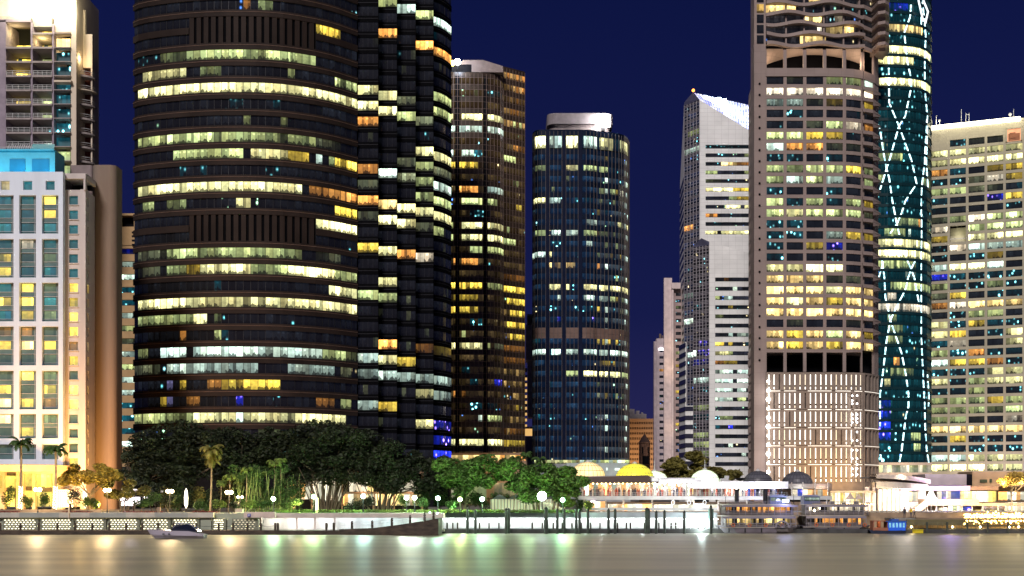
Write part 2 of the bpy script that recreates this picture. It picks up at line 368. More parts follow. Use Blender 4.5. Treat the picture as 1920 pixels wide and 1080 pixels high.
for k in (11, 23):
    lv = MB()
    z0, z1 = DZ(k)-1.13, DZ(k+1)+1.13
    band(lv, pC, s355, s592, z0, z1, -.45, -.1)
    nn = 17
    for i in range(nn):
        a = s355+(s592-s355)*(i+.08)/nn; band(lv, pC, a, a+(s592-s355)/nn*.62, z0, z1, -.1, .25, 1)
    lv.build('louvre_panel', [m_black, m_brown], dk)
sp.build('spandrel_wall', m_brown, dk); lines.build('trim_rail', mat('rail_bronze', (.14,.09,.07), .6, spec=.1), dk); mu.build('mullion', m_metal, dk)
rowsB = {1:{21:'w7',20:'w8',19:'o6',16:'o6',15:'d3',14:'o8',13:'d3',11:'Y7',8:'g6',4:'c7',3:'c3',1:'c5',24:'',27:''},
 2:{27:'g6',25:'o6',21:'w7',20:'w8',16:'c8',14:'a7',13:'w8',11:'w7',9:'w6',8:'g5',5:'o8',4:'w6',3:'c5',1:'Y5'},
 3:{27:'c6',21:'d5',20:'g7',17:'d3',16:'d6',14:'w7',13:'w7',11:'o6',4:'Y6',3:'c5'},
 4:{27:'g6',25:'o8',20:'d5',18:'w7',17:'g4',16:'g4',15:'g4',14:'w7',13:'d5',11:'W7',5:'o2',3:'c5',2:'w5',0:'w7'},
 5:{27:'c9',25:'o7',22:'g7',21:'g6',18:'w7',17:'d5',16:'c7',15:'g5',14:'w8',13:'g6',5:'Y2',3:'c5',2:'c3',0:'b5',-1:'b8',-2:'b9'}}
bays = [(1,[(671,303.6),(709,303.6)]),(2,[(709.6,307.8),(744,307.8)]),(3,[(744.6,312),(779,312)]),(4,[(779.6,316),(812.6,316)]),(5,[(813.4,320),(824,321.2),(835,323.4),(846,327)])]
bp_, bl = MB(), MB(); bpaths = []
for bi, pts in bays:
    p = Path(pts); bpaths.append(p)
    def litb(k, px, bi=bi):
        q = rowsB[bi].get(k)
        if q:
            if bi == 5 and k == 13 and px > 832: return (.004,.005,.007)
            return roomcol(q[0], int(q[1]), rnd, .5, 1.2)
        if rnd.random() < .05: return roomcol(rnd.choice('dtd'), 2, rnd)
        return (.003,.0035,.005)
    for k in range(-3, 32):
        zc = DZ(k)
        band(bp_, p, 0, p.len, zc+1.13, zc+2.61, -.4, .12)
        band(bl, p, 0, p.len, zc+1.95, zc+2.05, .12, .18)
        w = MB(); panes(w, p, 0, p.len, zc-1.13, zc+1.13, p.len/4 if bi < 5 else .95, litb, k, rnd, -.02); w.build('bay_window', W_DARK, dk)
    mullions(bl, p, [p.len*i/4 for i in range(1,4)], DZ(-3), DZ(31.6), .06, -.05, .05)
bp_.build('bay_spandrel', m_black, dk); bl.build('bay_trim', mat('thin_trim', (.03,.03,.036), .6, spec=.1), dk)
b_ = body([pC]+bpaths, [(846,362),(262,352)], GZ, DZ(31.4)); b_.build('core', m_core, dk)
# purple and blue reflections are painted into the rows above as pane glow

# ------------------------------------------------------------------ bronze glass tower
rnd = random.Random(5)
bt = thing('office_tower', 'bronze glass tower with fine square grid and amber lit floors behind the dark tower', 'office tower', (X(900,420), 420, GZ))
BZ = lambda k: CZ + (100.5+22.6*k)*400/F
rows = {0:'830-944 w7,945-985 Y4', 2:'900-906 c6,915-940 g4', 3:'880-908 t6,915-935 t3,968-975 Y4', 4:'848-860 o6,868-873 o3', 5:'880-893 t4,925-940 b6', 6:'862-884 t5', 8:'830-906 w8,915-920 g5,925-943 d4,945-984 o3',
 9:'847-853 g6,862-875 g4,955-984 Y6', 10:'880-890 t8,900-908 t6,950-984 Y7', 11:'830-900 Y5,955-984 Y6', 12:'847-860 Y6,860-900 Y3,950-984 Y7', 13:'830-908 Y8,915-945 g4,945-984 Y8', 14:'945-984 o2',
 15:'847-860 o6,862-895 o5', 16:'847-853 g5,880-905 g5,915-943 g5', 17:'830-853 g7,863-905 w7,915-943 w7,945-965 g6', 18:'830-853 g7,862-906 w8,915-943 w6,950-955 g7', 19:'880-920 t3', 20:'862-906 g7,915-930 g5,968-978 Y6',
 21:'860-900 o5,915-943 c4', 23:'830-895 Y6', 24:'830-853 c8,862-890 c6,888-906 t8,946-968 g6', 26:'830-906 c7,915-943 c8', 27:'830-853 w8,862-906 w8,915-943 w8,944-968 g6,970-984 g4',
 28:'945-984 o2', 29:'890-900 g2,915-940 t3,950-984 o2', 30:'945-984 o4', 31:'945-984 o4', 25:'960-984 o3', 7:'945-984 o2', 22:'960-970 g3', 1:'945-984 o1'}
pb = Path([(828,401),(850,400),(880,400),(905,400.3),(925,401.2),(938,403),(943.5,405.5),(949,406.2),(984,411)])
sA = pb.s_of(943.5)
pbf = Path([(828,401),(850,400),(880,400),(905,400.3),(925,401.2),(938,403),(943.5,405.5)]); pbr = Path([(944,405.8),(984,411)])
litq = make_lit(rows, (.034,.023,.009), rnd, .04, 'ttYo')
def lit(k, px):  # amber reflections on the right facet are painted as glowing panes
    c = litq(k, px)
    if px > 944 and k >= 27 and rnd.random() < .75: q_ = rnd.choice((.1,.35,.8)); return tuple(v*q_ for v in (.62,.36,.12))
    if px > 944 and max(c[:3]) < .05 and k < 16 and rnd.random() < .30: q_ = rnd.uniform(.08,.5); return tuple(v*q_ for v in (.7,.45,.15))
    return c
mu = MB(); fl = MB()
for k in range(-3, 32):
    zc = BZ(k)
    for p in (pbf, pbr):
        if p is pbf and k > 30: continue
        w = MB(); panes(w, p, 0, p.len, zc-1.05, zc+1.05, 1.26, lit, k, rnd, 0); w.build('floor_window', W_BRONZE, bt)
        band(fl, p, 0, p.len, zc+1.05, zc+2.717, -.3, .03)
        band(mu, p, 0, p.len, zc+1.02, zc+1.10, .03, .10); band(mu, p, 0, p.len, zc-1.10, zc-1.02, .03, .10)
for p, zt in ((pbf, 30.6), (pbr, 31.6)):
    nn = round(p.len/1.26); mullions(mu, p, [p.len*i/nm_ for nm_ in (nn,) for i in range(0, nn+1)], BZ(-3), BZ(zt), .11, -.02, .16)
fl.build('spandrel_panel', mat('bronze_panel', (.045,.030,.020), .3, noise=.3, scale=.2), bt); mu.build('mullion_grid', mat('bronze_mullion', (.20,.14,.115), .5), bt)
dkc = MB()
for a, c in ((853.5,861.5),(906.5,914.5)): band(dkc, pbf, pbf.s_of(a), pbf.s_of(c), BZ(-3), BZ(30.4), .0, .05)
dkc.build('pier_glass', m_core, bt)
body([pbf, pbr], [(984,440),(840,440)], GZ, BZ(31.4)).build('core', m_core, bt)
cp = MB(); pc = Path([(862,402),(900,401.5),(915,402.5),(930,404),(943,406.5)])
slant(cp, [(860,134.5),(943,135.5),(943,124),(906,112.5),(868,112.5),(860,124)], 400.5, 3)

cp.build('roof_parapet', mat('parapet_beige', (.27,.21,.19), .7), bt)
fx = thing('floodlight', 'blinding white floodlight at the left corner of the bronze tower roof', 'floodlight', P(858,122,399))
g = MB(); g.lathe(X(858,399), 397.6, [(0.2,Z(124,399)),(.9,Z(122,399)),(1.05,Z(118,399)),(.7,Z(114.5,399)),(0,Z(113.5,399))], 12); g.build('lamp', m_glow('flood_white', (1,.98,.95), 40), fx, True)
g = MB(); g.tube(P(858,135,399), P(858,123.5,398), .18); g.build('bracket', m_metal, fx); light('POINT', P(858,118,396), (.6,.75,1), 2500, fx, 1.0)
fx = thing('floodlight', 'small yellow floodlight beside the white one on the bronze tower roof', 'floodlight', P(848.5,122,398))
g = MB(); g.ball(P(848.5,118.5,398), .75, sq=1.2); g.build('lamp', m_glow('flood_yellow', (1,.8,.15), 12), fx, True)
g = MB(); g.tube(P(848.5,135,399), P(848.5,121,398), .18); g.build('bracket', m_metal, fx)

# ------------------------------------------------------------------ blue glass tower
rnd = random.Random(9)
bl_t = thing('office_tower', 'blue glass round cornered tower with thin pale vertical fins and white roof drum', 'office tower', (X(1090,450), 450, GZ))
KZ = lambda k: CZ + (67+20.3*k)*430/F
rows = {27:'1003-1023 g3,1062-1083 w6,1092-1118 g6,1125-1140 g7', 26:'1032-1036 g4,1064-1068 g3', 25:'1010-1014 g4,1032-1038 g6,1065-1070 t4,1125-1131 g7,1146-1152 g6', 24:'1000-1023 w7,1030-1052 c7,1078-1084 t6,1093-1110 t4,1150-1156 g4',
 22:'1100-1117 c4,1160-1164 w8,1173-1178 w8', 21:'1005-1022 g3,1032-1053 c7,1061-1084 c8,1092-1118 g6,1125-1140 g3', 20:'1037-1053 t6,1102-1112 c5', 19:'998-1023 c9,1031-1037 w8,1078-1084 t5', 18:'1031-1037 a9,1038-1053 a4,1061-1077 a6,1120-1125 o5',
 16:'1031-1053 w7,1061-1068 w8,1092-1117 w8,1125-1137 w6,1145-1162 w9,1166-1178 w9', 15:'1046-1050 c5,1066-1069 c5,1092-1114 c7,1125-1140 c6,1146-1152 g6', 14:'1030-1045 t6,1076-1090 t5,1092-1117 t5,1119-1125 Y7,1137-1141 w4', 13:'1045-1050 b8,1110-1114 b8',
 11:'998-1010 t6,1119-1123 Y4,1131-1135 Y6,1140-1145 Y5,1152-1157 Y6', 10:'998-1022 c8,1031-1053 c8,1061-1084 c7,1093-1119 c8,1125-1137 c6,1146-1162 c9,1167-1178 c7', 9:'1125-1140 Y3,1150-1156 Y4,1140-1146 Y4', 8:'1062-1083 g4,1092-1119 w9,1125-1140 w9,1146-1162 w9,1166-1178 g7',
 6:'1147-1152 t5', 4:'1008-1012 t7,1031-1038 t7,1092-1098 t4', 3:'1031-1035 t6', -1:'998-1180 g5', 0:'1031-1036 c6'}
pf = Path([(999,434),(1004,431),(1010,430.2),(1022,430),(1060,430),(1100,430),(1112,430.6),(1119,431.6)])
pr = Path([(1119,431.6),(1130,432.2),(1145,433.2),(1160,434.6),(1170,436.6),(1176,439.6),(1179.5,443)])
lit0 = make_lit(rows, (.005,.017,.034), rnd, .05, 'tttb')
def litk(k, px):
    c = lit0(k, px)
    if 1030 < px < 1037 and rnd.random() < .5 and k < 12: return roomcol('t', 5, rnd)
    if px > 1119 and max(c) < .06:
        if k > 5 and rnd.random() < .22: return roomcol(rnd.choice('gtYd'), rnd.choice((2,3,4)), rnd)
        if (1134 < px < 1139 or 1172 < px < 1177) and rnd.random() < .6: return roomcol('c', 6, rnd)
        return (.02,.028,.032)
    return c
mu = MB(); fl = MB(); dkc = MB()
for k in range(-2, 29):
    zc = KZ(k)
    for p in (pf, pr):
        w = MB(); panes(w, p, 0, p.len, zc-.95, zc+.95, 1.0, litk, k, rnd, 0); w.build('floor_window', W_BLUE, bl_t)
        band(fl, p, 0, p.len, zc+.95, zc+2.69, -.3, .03, 1 if k == 11 else 0)
band(fl, pf, 0, pf.len, KZ(12)-.9, KZ(12)+.9, .02, .09, 1); band(fl, pr, 0, pr.len, KZ(12)-.9, KZ(12)+.9, .02, .09, 1)
crown = {0:'1002-1023 w8,1030-1054 c8,1061-1085 w8,1092-1119 c8,1124-1140 w6,1141-1150 w5,1163-1178 w7'}
litc = make_lit(crown, (.01,.03,.03), rnd, 0); zc0, zc1 = Z(277.5,430), Z(255,430)
for p in (pf, pr):
    w = MB(); panes(w, p, 0, p.len, zc0, zc1, 1.0, litc, 0, rnd, .02); w.build('crown_window', W_BLUE, bl_t)
    band(fl, p, 0, p.len, zc1, Z(243,430), -.3, .03)
for p in (pf, pr):
    nn = round(p.len/1.38); mullions(mu, p, [p.len*i/nn for i in range(nn+1)], KZ(-2), Z(246,430), .12, -.02, .2)
for a, c in ((1023.5,1030),(1054,1060.8),(1085,1091.8)): band(dkc, pf, pf.s_of(a), pf.s_of(c), KZ(-2), Z(245,430), .0, .3)
fl.build('spandrel_panel', [mat('blue_panel', (.006,.012,.028), .2, noise=.3, scale=.2), mat('plant_band', (.16,.10,.08), .6)], bl_t)
mu.build('fin', mat('pale_fin', (.13,.11,.105), .6, spec=.1), bl_t); dkc.build('dark_pier', mat('navy_glass_pier', (.008,.012,.03), .2), bl_t)
body([pf, pr], [(1176,465),(1005,465)], GZ, Z(244,430)).build('core', m_core, bl_t)
dr = MB(); 
def rrect(x0, x1, y0, y1, r, n=5):
    pts = []
    for cx, cy, a in ((x1-r,y0+r,-90),(x1-r,y1-r,0),(x0+r,y1-r,90),(x0+r,y0+r,180)):
        for i in range(n+1): t = R(a+90*i/n); pts.append((cx+r*math.cos(t), cy+r*math.sin(t)))
    return pts
dr.prism(rrect(X(1026,436), X(1150,436), 436, 456, 3), Z(232,436), Z(212,436)); dr.build('roof_drum', mat('drum_white', (.24,.215,.225), .7, spec=.1), bl_t)
dr = MB(); dr.prism(rrect(X(1029,437), X(1144,437), 437.5, 454, 2.5), Z(246,437), Z(231.5,437)); dr.build('plant_room', mat('plant_grey', (.22,.18,.18), .7), bl_t)
fx = thing('floodlight', 'blinding white floodlight on the roof drum of the blue glass tower', 'floodlight', P(1131,238,432))
g = MB(); g.prism(rrect(X(1117,433), X(1144,433), 431.6, 433.4, .8), Z(238,433), Z(217,433)); g.build('lamp', m_glow('flood_white', (1,.98,.95), 40), fx)
g = MB(); g.pbox(1128,1134,238,245,433,2); g.build('bracket', m_metal, fx); light('POINT', P(1131,226,428), (.75,.8,1), 500, fx, 2.0)

# ------------------------------------------------------------------ white slant roofed tower
rnd = random.Random(21)
wt = thing('office_tower', 'white tower with a glowing blue slanted roof and striped windows', 'office tower', (X(1340,480), 480, GZ))
UZ = lambda y: Z(y, 480)
bdy = MB(); win = []
def striped(Y, px0, px1, wx0, ys, h, top, fn, bandlit):
    """white wall with window slots: piers and spandrels with real gaps"""
    slant(bdy, top, Y, 1.0)
    zs = sorted([Z(y, Y) for y in ys]); hh = h/2*Y/F
    bdy.box(X(px0,Y), X(wx0,Y), Y, Y+1, GZ, Z(max(t[1] for t in top), Y))
    prev = GZ
    for i, zc in enumerate(zs):
        bdy.box(X(wx0,Y), X(px1,Y), Y, Y+1, prev, zc-hh); prev = zc+hh
        w = MB(); p = Path([(wx0, Y+.6), (px1, Y+.6)]); panes(w, p, 0, p.len, zc-hh, zc+hh, 1.5, bandlit, len(zs)-1-i, rnd, 0); w.build(fn, W_GREY, wt)
    bdy.box(X(wx0,Y), X(px1,Y), Y, Y+1, prev, Z(max(t[1] for t in top), Y))
r1 = {0:'1325-1400 t2', 1:'1350-1365 t3,1395-1403 g3', 2:'1353-1384 a7,1385-1403 o3', 3:'1323-1345 g4,1395-1403 g4', 4:'1323-1350 d2', 5:'1323-1349 w8,1354-1372 w7,1373-1403 Y5', 6:'1366-1380 g5,1385-1400 Y4', 7:'1356-1388 w7,1397-1403 w6', 8:'1323-1348 o4', 9:'1335-1350 t4', 10:'1323-1346 w8,1354-1386 w8,1392-1410 w8'}
r2 = {0:'1355-1362 o2', 1:'1341-1345 c5,1373-1381 c5', 2:'1342-1347 g4,1358-1378 c6', 3:'1365-1376 Y5,1385-1389 t5', 4:'1341-1358 g2', 5:'1347-1352 b6', 6:'1354-1359 Y6,1365-1372 c6,1386-1403 c5', 7:'1341-1358 Y6,1364-1378 Y6,1397-1403 t5', 8:'1341-1362 w6,1365-1378 g3', 9:'1341-1358 o3,1358-1380 Y3', 10:'1341-1376 c6,1380-1403 c7',
 11:'1341-1376 c7,1384-1403 c8', 12:'1345-1376 c6,1383-1400 c6', 13:'1345-1376 c6,1380-1400 g5', 14:'1348-1352 c6', 15:'1350-1376 g3', 16:'1344-1352 t6,1354-1361 c8,1366-1370 b8', 17:'1344-1350 g1', 18:'1355-1359 b6,1365-1376 c5', 19:'1390-1402 c6'}
striped(480, 1312, 1440, 1323, [436-16.1*i for i in range(11)], 7.3, [(1312,452),(1440,452),(1440,268),(1403,243),(1312,187)][::-1] if False else [(1312,268),(1440,268),(1403,243),(1312,187)], 'window_slot', make_lit(r1, (.012,.013,.02), rnd, .12, 'ttgd'))
striped(447, 1330, 1440, 1341, [524+17.3*i for i in range(21)], 7.6, [(1330,515),(1440,515),(1440,484),(1403,474),(1330,453)], 'window_slot', make_lit(r2, (.012,.013,.02), rnd, .12, 'ttgd'))
bdy.build('white_wall', m_white, wt)
# glass corner strips with a white grid
gl = MB(); gr = MB(); la = make_lit({33:'1255-1320 g2',24:'1258-1312 c6',26:'1290-1312 g3',30:'1265-1275 g3', 15:'1258-1300 o7',13:'1258-1276 g2', 7:'1258-1300 c3',4:'1258-1300 c6',0:'1258-1300 c6'}, (.010,.013,.028), rnd, .08, 'ttbd')
lb = make_lit({17:'1300-1315 t3',12:'1300-1306 c8,1310-1330 b6', 13:'1308-1330 b5', 11:'1300-1330 b4', 9:'1300-1330 c7',5:'1300-1330 t3',6:'1300-1330 g2',8:'1310-1330 t3',3:'1300-1330 g3', 2:'1300-1330 g4',1:'1300-1330 g2'}, (.014,.010,.014), rnd, .10, 'ttgd')
pu = Path([(1283,488),(1312,480.3)]); pl = Path([(1300,452),(1330,447.3)])
k = 0; zc = UZ(760)
while zc < UZ(196):
    row = round((zc-UZ(660))/3.22); w = MB(); panes(w, pu, 0, pu.len, zc-1.1, zc+1.1, 1.2, la, row, rnd, 0); w.build('corner_window', W_GREY, wt); band(gl, pu, 0, pu.len, zc+1.1, zc+2.12, -.3, .05)
    for dz in (-1.1, 0, 1.1, 1.6): band(gr, pu, 0, pu.len, zc+dz-.06, zc+dz+.06, .05, .13)
    zc += 3.22
zt_u = zc-1.1
m_gg = mat('grid_glass', (.03,.03,.045), .2); gl.build('spandrel_glass', m_gg, wt); gl = MB()
zc = Z(885,447)
while zc < Z(466,447):
    row = round((zc-Z(868,447))/3.22); w = MB(); panes(w, pl, 0, pl.len, zc-1.1, zc+1.1, 1.1, lb, row, rnd, 0); w.build('corner_window', W_GREY, wt); band(gl, pl, 0, pl.len, zc+1.1, zc+2.12, -.3, .05)
    for dz in (-1.1, 0, 1.1, 1.6): band(gr, pl, 0, pl.len, zc+dz-.06, zc+dz+.06, .05, .13)
    zc += 3.22
zt_l = zc-1.1
mullions(gr, pu, [pu.len*i/5 for i in range(6)], UZ(770), zt_u, .14, -.02, .18); mullions(gr, pl, [pl.len*i/5 for i in range(6)], Z(890,447), zt_l, .14, -.02, .18)
gr.build('window_grid', mat('grid_white', (.40,.37,.40), .6), wt); gl.build('spandrel_glass', mat('grid_glass', (.03,.03,.045), .2), wt)
m_gd = mat('gable_glass_dark', (.08,.08,.13), .3); cap = MB()
cap.face([P(1283,192,488), (*pu.at(pu.len), Z(187,480)), P(1300,172,484.5)][::1]); cap.quad((X(1283,488),488,zt_u),(X(1312,480.3),480.3,zt_u),(X(1312,480.3),480.3,Z(187,480)),(X(1283,488),488,Z(192,488))); cap.build('gable_glass', m_gd, wt); cap = MB()
cap.face([(X(1300,452),452,zt_l),(X(1330,447.3),447.3,zt_l),(X(1330,447.3),447.3,Z(453,447)),P(1315,446.5,449),(X(1300,452),452,Z(460,452))])
cap.build('gable_glass', m_gd, wt)
# left facet with oblique bands
lf = MB(); 
lf.face([P(1283,192,488), P(1275,345,512), (X(1273,512),512,GZ), (X(1283,488),488,GZ)]); 
lf.build('side_wall', m_white, wt)
m_sg = mat('side_glass', (.03,.03,.05), .2); zc = Z(640,488)
pS = Path([(1275.3,510),(1282.4,489)])
while zc < Z(345,500): 
    st = MB(); band(st, pS, 0, pS.len, zc, zc+1.7, 0, .12); st.build('side_window', m_sg, wt); zc += 3.22
zc = Z(890,447)
pS2 = Path([(1273.5,462),(1285,452),(1299.5,451.5)])
s2 = MB(); band(s2, pS2, 0, pS2.len, GZ, Z(760,450), -.3, 0); band(s2, pS2, 0, pS2.s_of(1287), Z(760,450), Z(640,450), -.3, 0); s2.build('lower_side_wall', m_white, wt)
while zc < Z(645,450): st = MB(); band(st, pS2, 0, pS2.len if zc < Z(770,450) else pS2.s_of(1286), zc, zc+1.6, 0, .12); st.build('side_window', m_sg, wt); zc += 3.22
# slanted roof, its blue-white light put in as patchy glow
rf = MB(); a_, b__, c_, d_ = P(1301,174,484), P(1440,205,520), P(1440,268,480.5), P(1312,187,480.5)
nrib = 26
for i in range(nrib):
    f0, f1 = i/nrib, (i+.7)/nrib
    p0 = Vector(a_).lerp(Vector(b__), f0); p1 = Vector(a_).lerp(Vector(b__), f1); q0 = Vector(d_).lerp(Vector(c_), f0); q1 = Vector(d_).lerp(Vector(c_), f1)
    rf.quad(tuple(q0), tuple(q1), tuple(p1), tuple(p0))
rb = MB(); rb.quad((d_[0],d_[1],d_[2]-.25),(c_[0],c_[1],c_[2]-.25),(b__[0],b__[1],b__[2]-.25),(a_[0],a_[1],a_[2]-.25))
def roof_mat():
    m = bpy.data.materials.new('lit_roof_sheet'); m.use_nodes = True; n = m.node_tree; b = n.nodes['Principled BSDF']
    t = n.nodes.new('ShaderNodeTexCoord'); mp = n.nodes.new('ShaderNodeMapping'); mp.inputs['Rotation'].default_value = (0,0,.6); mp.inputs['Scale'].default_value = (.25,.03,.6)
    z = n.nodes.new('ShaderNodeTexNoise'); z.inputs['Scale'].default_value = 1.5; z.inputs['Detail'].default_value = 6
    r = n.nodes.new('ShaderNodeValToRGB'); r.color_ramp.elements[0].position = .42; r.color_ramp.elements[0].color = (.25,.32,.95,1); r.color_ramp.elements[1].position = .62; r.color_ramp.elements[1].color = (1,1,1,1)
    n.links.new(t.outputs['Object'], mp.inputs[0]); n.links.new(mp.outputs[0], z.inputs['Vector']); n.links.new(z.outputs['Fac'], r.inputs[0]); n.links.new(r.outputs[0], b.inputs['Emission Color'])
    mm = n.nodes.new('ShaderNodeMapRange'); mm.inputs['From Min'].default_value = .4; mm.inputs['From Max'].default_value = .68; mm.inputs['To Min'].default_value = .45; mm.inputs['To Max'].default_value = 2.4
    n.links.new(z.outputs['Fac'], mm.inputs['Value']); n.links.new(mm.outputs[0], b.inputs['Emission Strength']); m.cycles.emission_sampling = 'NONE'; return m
rf.build('lit_roof', roof_mat(), wt); rb.build('roof_deck', mat('roof_blue_glow', (.2,.25,.5), .5, emit=(.15,.2,1), estr=.35, sample=False), wt)
core = MB(); core.prism([(X(1283.4,489),489.5),(X(1312,481),481.3),(X(1440,481),481.3),(X(1440,520),520),(X(1280,512),512)], GZ, UZ(270)); core.prism([(X(1300.4,453),453.2),(X(1330,448.4),448.4),(X(1440,448.4),448.4),(X(1440,479),479),(X(1300.4,479),479)], GZ, Z(485,447)); core.build('core', m_core, wt)
g = MB(); g.tube(P(1300,174,484.5), P(1300,170,484.5), .15); g.build('beacon_mast', m_metal, wt); g = MB(); g.ball(P(1300,169.5,484.5), .55); g.build('beacon', m_glow('beacon_orange', (1,.22,.03), 8), wt)
g = MB()
for x0, y0, x1, y1 in ((1332,187,1336,190),(1344,184,1352,185.5),(1356,186,1362,187.5),(1326,190,1331,197)): g.pbox(x0, x1, y0-1.2, y1+1.2, 492, .8)
g.build('roof_lamp', m_glow('flood_cyan', (.75,.95,1), 10), wt)
light('AREA', (X(1350,490), 486, Z(175,490)), (.5,.65,1), 9000, wt, 20, aim((X(1350,490),486,Z(175,490)), (X(1370,500),500,Z(215,500))), sy=8)

# ------------------------------------------------------------------ beige grid tower
rnd = random.Random(31)
gt = thing('office_tower', 'tall beige concrete grid tower with amber lit windows and lattice base', 'office tower', (X(1530,395), 395, GZ))
GT = lambda k: CZ + (282.5+20.7*k)*380/F
cols = [(1437.5,1469),(1475,1506),(1512,1543.5),(1549.5,1580.5),(1586.5,1615)]
pg = Path([(1436,380),(1545,380),(1583,380.4),(1600,381),(1617,382.3)]); pe = Path([(1619,382.6),(1640,386.5),(1647,389)])
gl_rows = {24:'- d1 - g4 g4 c7', 23:'W8 W8 W8 W8 W8 W7', 22:'c4 c5 d1 Y1 - Y4', 21:'- t4 - - - -', 20:'- - d3 g5 W6 o3', 19:'g7 g7 Y6 Y4 - -', 18:'c9 o7 o7 d2 d2 -', 17:'t2 t3 - t5 - -', 16:'g6 g4 g7 g7 Y6 g4', 15:'g5 c5 g6 c5 - g4', 14:'t5 - - t6 - -', 13:'g6 t4 g5 t3 g4 Y4',
 12:'g7 w6 g7 g6 g6 d3', 11:'t4 t5 - - - -', 10:'t4 t5 - c4 Y4 Y4', 9:'t5 - Y4 b6 - -', 8:'t5 - - t1 - -', 7:'w8 w7 w9 w9 - -', 6:'a7 a7 a7 d2 d2 -', 5:'a9 a8 a8 w8 a9 a5', 4:'a7 w7 a7 Y5 a8 a8', 3:'a8 a7 a9 a8 a8 a8', 2:'- d2 - - d1 -', 1:'a7 Y5 a7 g6 a8 Y4', 0:'a8 Y7 a7 Y6 a8 a8'}
fr = MB(); small = MB()
for k in range(25):
    zc = GT(k); cells = gl_rows[k].split()
    for ci, (a, c) in enumerate(cols):
        s0, s1 = pg.s_of(a), pg.s_of(c); q = cells[ci]
        def lf_(row, px, q=q): return (.005,.006,.008) if q == '-' and rnd.random() > .04 else roomcol(q[0] if q != '-' else 't', int(q[1]) if q != '-' else 3, rnd, .45, 1.3)
        w = MB() if k >= 5 else small; panes(w, pg, s0, s1, zc-1.13, zc+1.13, 1.25, lf_, k, rnd, -.35)
        if k >= 5: w.build('window', W_GREY, gt)
    q = cells[5]
    def lf_(row, px, q=q): return (.005,.006,.008) if q == '-' else roomcol(q[0], int(q[1]), rnd, .5, 1.3)
    panes(small, pe, pe.s_of(1620), pe.s_of(1638), zc-1.13, zc+1.13, 1.2, lf_, k, rnd, -.35)
    for p in (pg, pe): band(fr, p, 0, p.len, zc+1.13, zc+2.148, -.6, 0)
small.build('window', W_GREY, gt, kind='stuff')
band(fr, pg, 0, pg.len, GT(0)-2.1, GT(0)-1.13, -.6, 0)
edges = [1436] + [v for ab in cols for v in ab] + [1617]
for i in range(0, len(edges), 2): band(fr, pg, pg.s_of(edges[i]), pg.s_of(edges[i+1]), Z(697,380), Z(93,380), -.6, -.004)
band(fr, pe, 0, pe.s_of(1620.5), GT(0)-1.2, Z(90,380), -.6, -.004); band(fr, pe, pe.s_of(1638), pe.len, GZ, Z(90,380), -.6, -.004)
band(fr, pg, 0, pg.len, Z(143.3,380), Z(128,380), -.6, .25); band(fr, pe, 0, pe.len, Z(143.3,380), Z(128,380), -.6, .25)
fr.build('concrete_frame', m_beige, gt)
# arched vaults of the loggias
for (y0, y1, ex) in ((90, 128, 12), (660, 697, 3)):
    vlt = MB()
    band(vlt, pg, 0, pg.len, Z(y1,380), Z(y0,380), -6.5, -6.0, 1)
    for (a, c) in cols:
        for j in range(8):
            t0, t1 = j/8, (j+1)/8
            def zz(px): u = (px-1436)/181; return Z(y0 + ex*(2*u-1)**2*1.6, 380)
            a0, a1 = a+(c-a)*t0, a+(c-a)*t1
            vlt.quad((X(a0,380),380.6,Z(y0,380)),(X(a1,380),380.6,Z(y0,380)),(X(a1,386),386,zz(a1)),(X(a0,386),386,zz(a0)), 0)
    vlt.build('loggia_vault', [m_beige, m_black], gt)
for x_ in (1440,1490,1527,1565,1605): light('POINT', (X(x_,382.5), 382.5, Z(120,382)), (1,.75,.5), 650, gt, .4)
light('POINT', (X(1627,382), 381.5, Z(118,382)), (1,.7,.45), 500, gt, .4)
# left pier and left side facade
pr_ = MB(); pr_.box(X(1414,379.5), X(1436,379.5), 379.5, 385, GZ, Z(-40,379.5)); pr_.build('corner_pier', m_beige, gt)
for k in range(-1, 25): MB().tube((X(1424,379.5), 379.5, GT(k)-1.2), (X(1424,379.5), 379.25, GT(k)-1.2), .32, n=8).build('anchor_bolt', m_black, gt)
ps = Path([(1403.5,402),(1413.8,384)]); lsd = MB(); lits = make_lit({0:'1400-1420 c7',1:'1405-1410 g3',12:'1400-1420 d2'}, (.008,.008,.016), rnd, .15, 'tdb')
sw = MB()
for k in range(0, 25):
    band(lsd, ps, 0, ps.len, GT(k)+1.13, GT(k)+2.148, -.6, 0); sw = MB(); panes(sw, ps, 0, ps.len, GT(k)-1.13, GT(k)+1.13, 2.0, lits, k, rnd, -.3); sw.build('side_window', W_GREY, gt)
mullions(lsd, ps, [ps.len*i/9 for i in range(10)], GT(0)-1.2, GT(24.5), .7, -.5, -.003)
band(lsd, ps, 0, ps.len, GZ, GT(0)-1.13, -.6, 0)
for i in range(9):
    for j in range(15):
        a = ps.len*(i+.3)/9; band(lsd, ps, a, a+.5, Z(890,390)+j*2.6, Z(890,390)+j*2.6+1.9, 0, .25)
lsd.build('side_wall', m_beige, gt)
up = MB(); up.box(X(1410,384.5), X(1416,384.5), 384.5, 385.5, GT(24.5), Z(-40,386)); up.build('upper_side_wall', m_beige, gt)
core = MB(); core.prism([(X(1437,381.2),381.3),(X(1617,384),384.2),(X(1645,391),391),(X(1640,410),410),(X(1412,410),410),(X(1414,386),386)], GZ, Z(697,380)); core.prism([(X(1437,381.2),381.3),(X(1617,384),384.2),(X(1645,391),391),(X(1640,410),410),(X(1412,410),410),(X(1414,386),386)], GT(0)-1.8, Z(128.5,380)); core.prism([(X(1437,387),387),(X(1617,389),389),(X(1640,394),394),(X(1640,410),410),(X(1412,410),410),(X(1412,387),387)], Z(697,380), Z(-40,380)); core.build('core', m_core, gt)
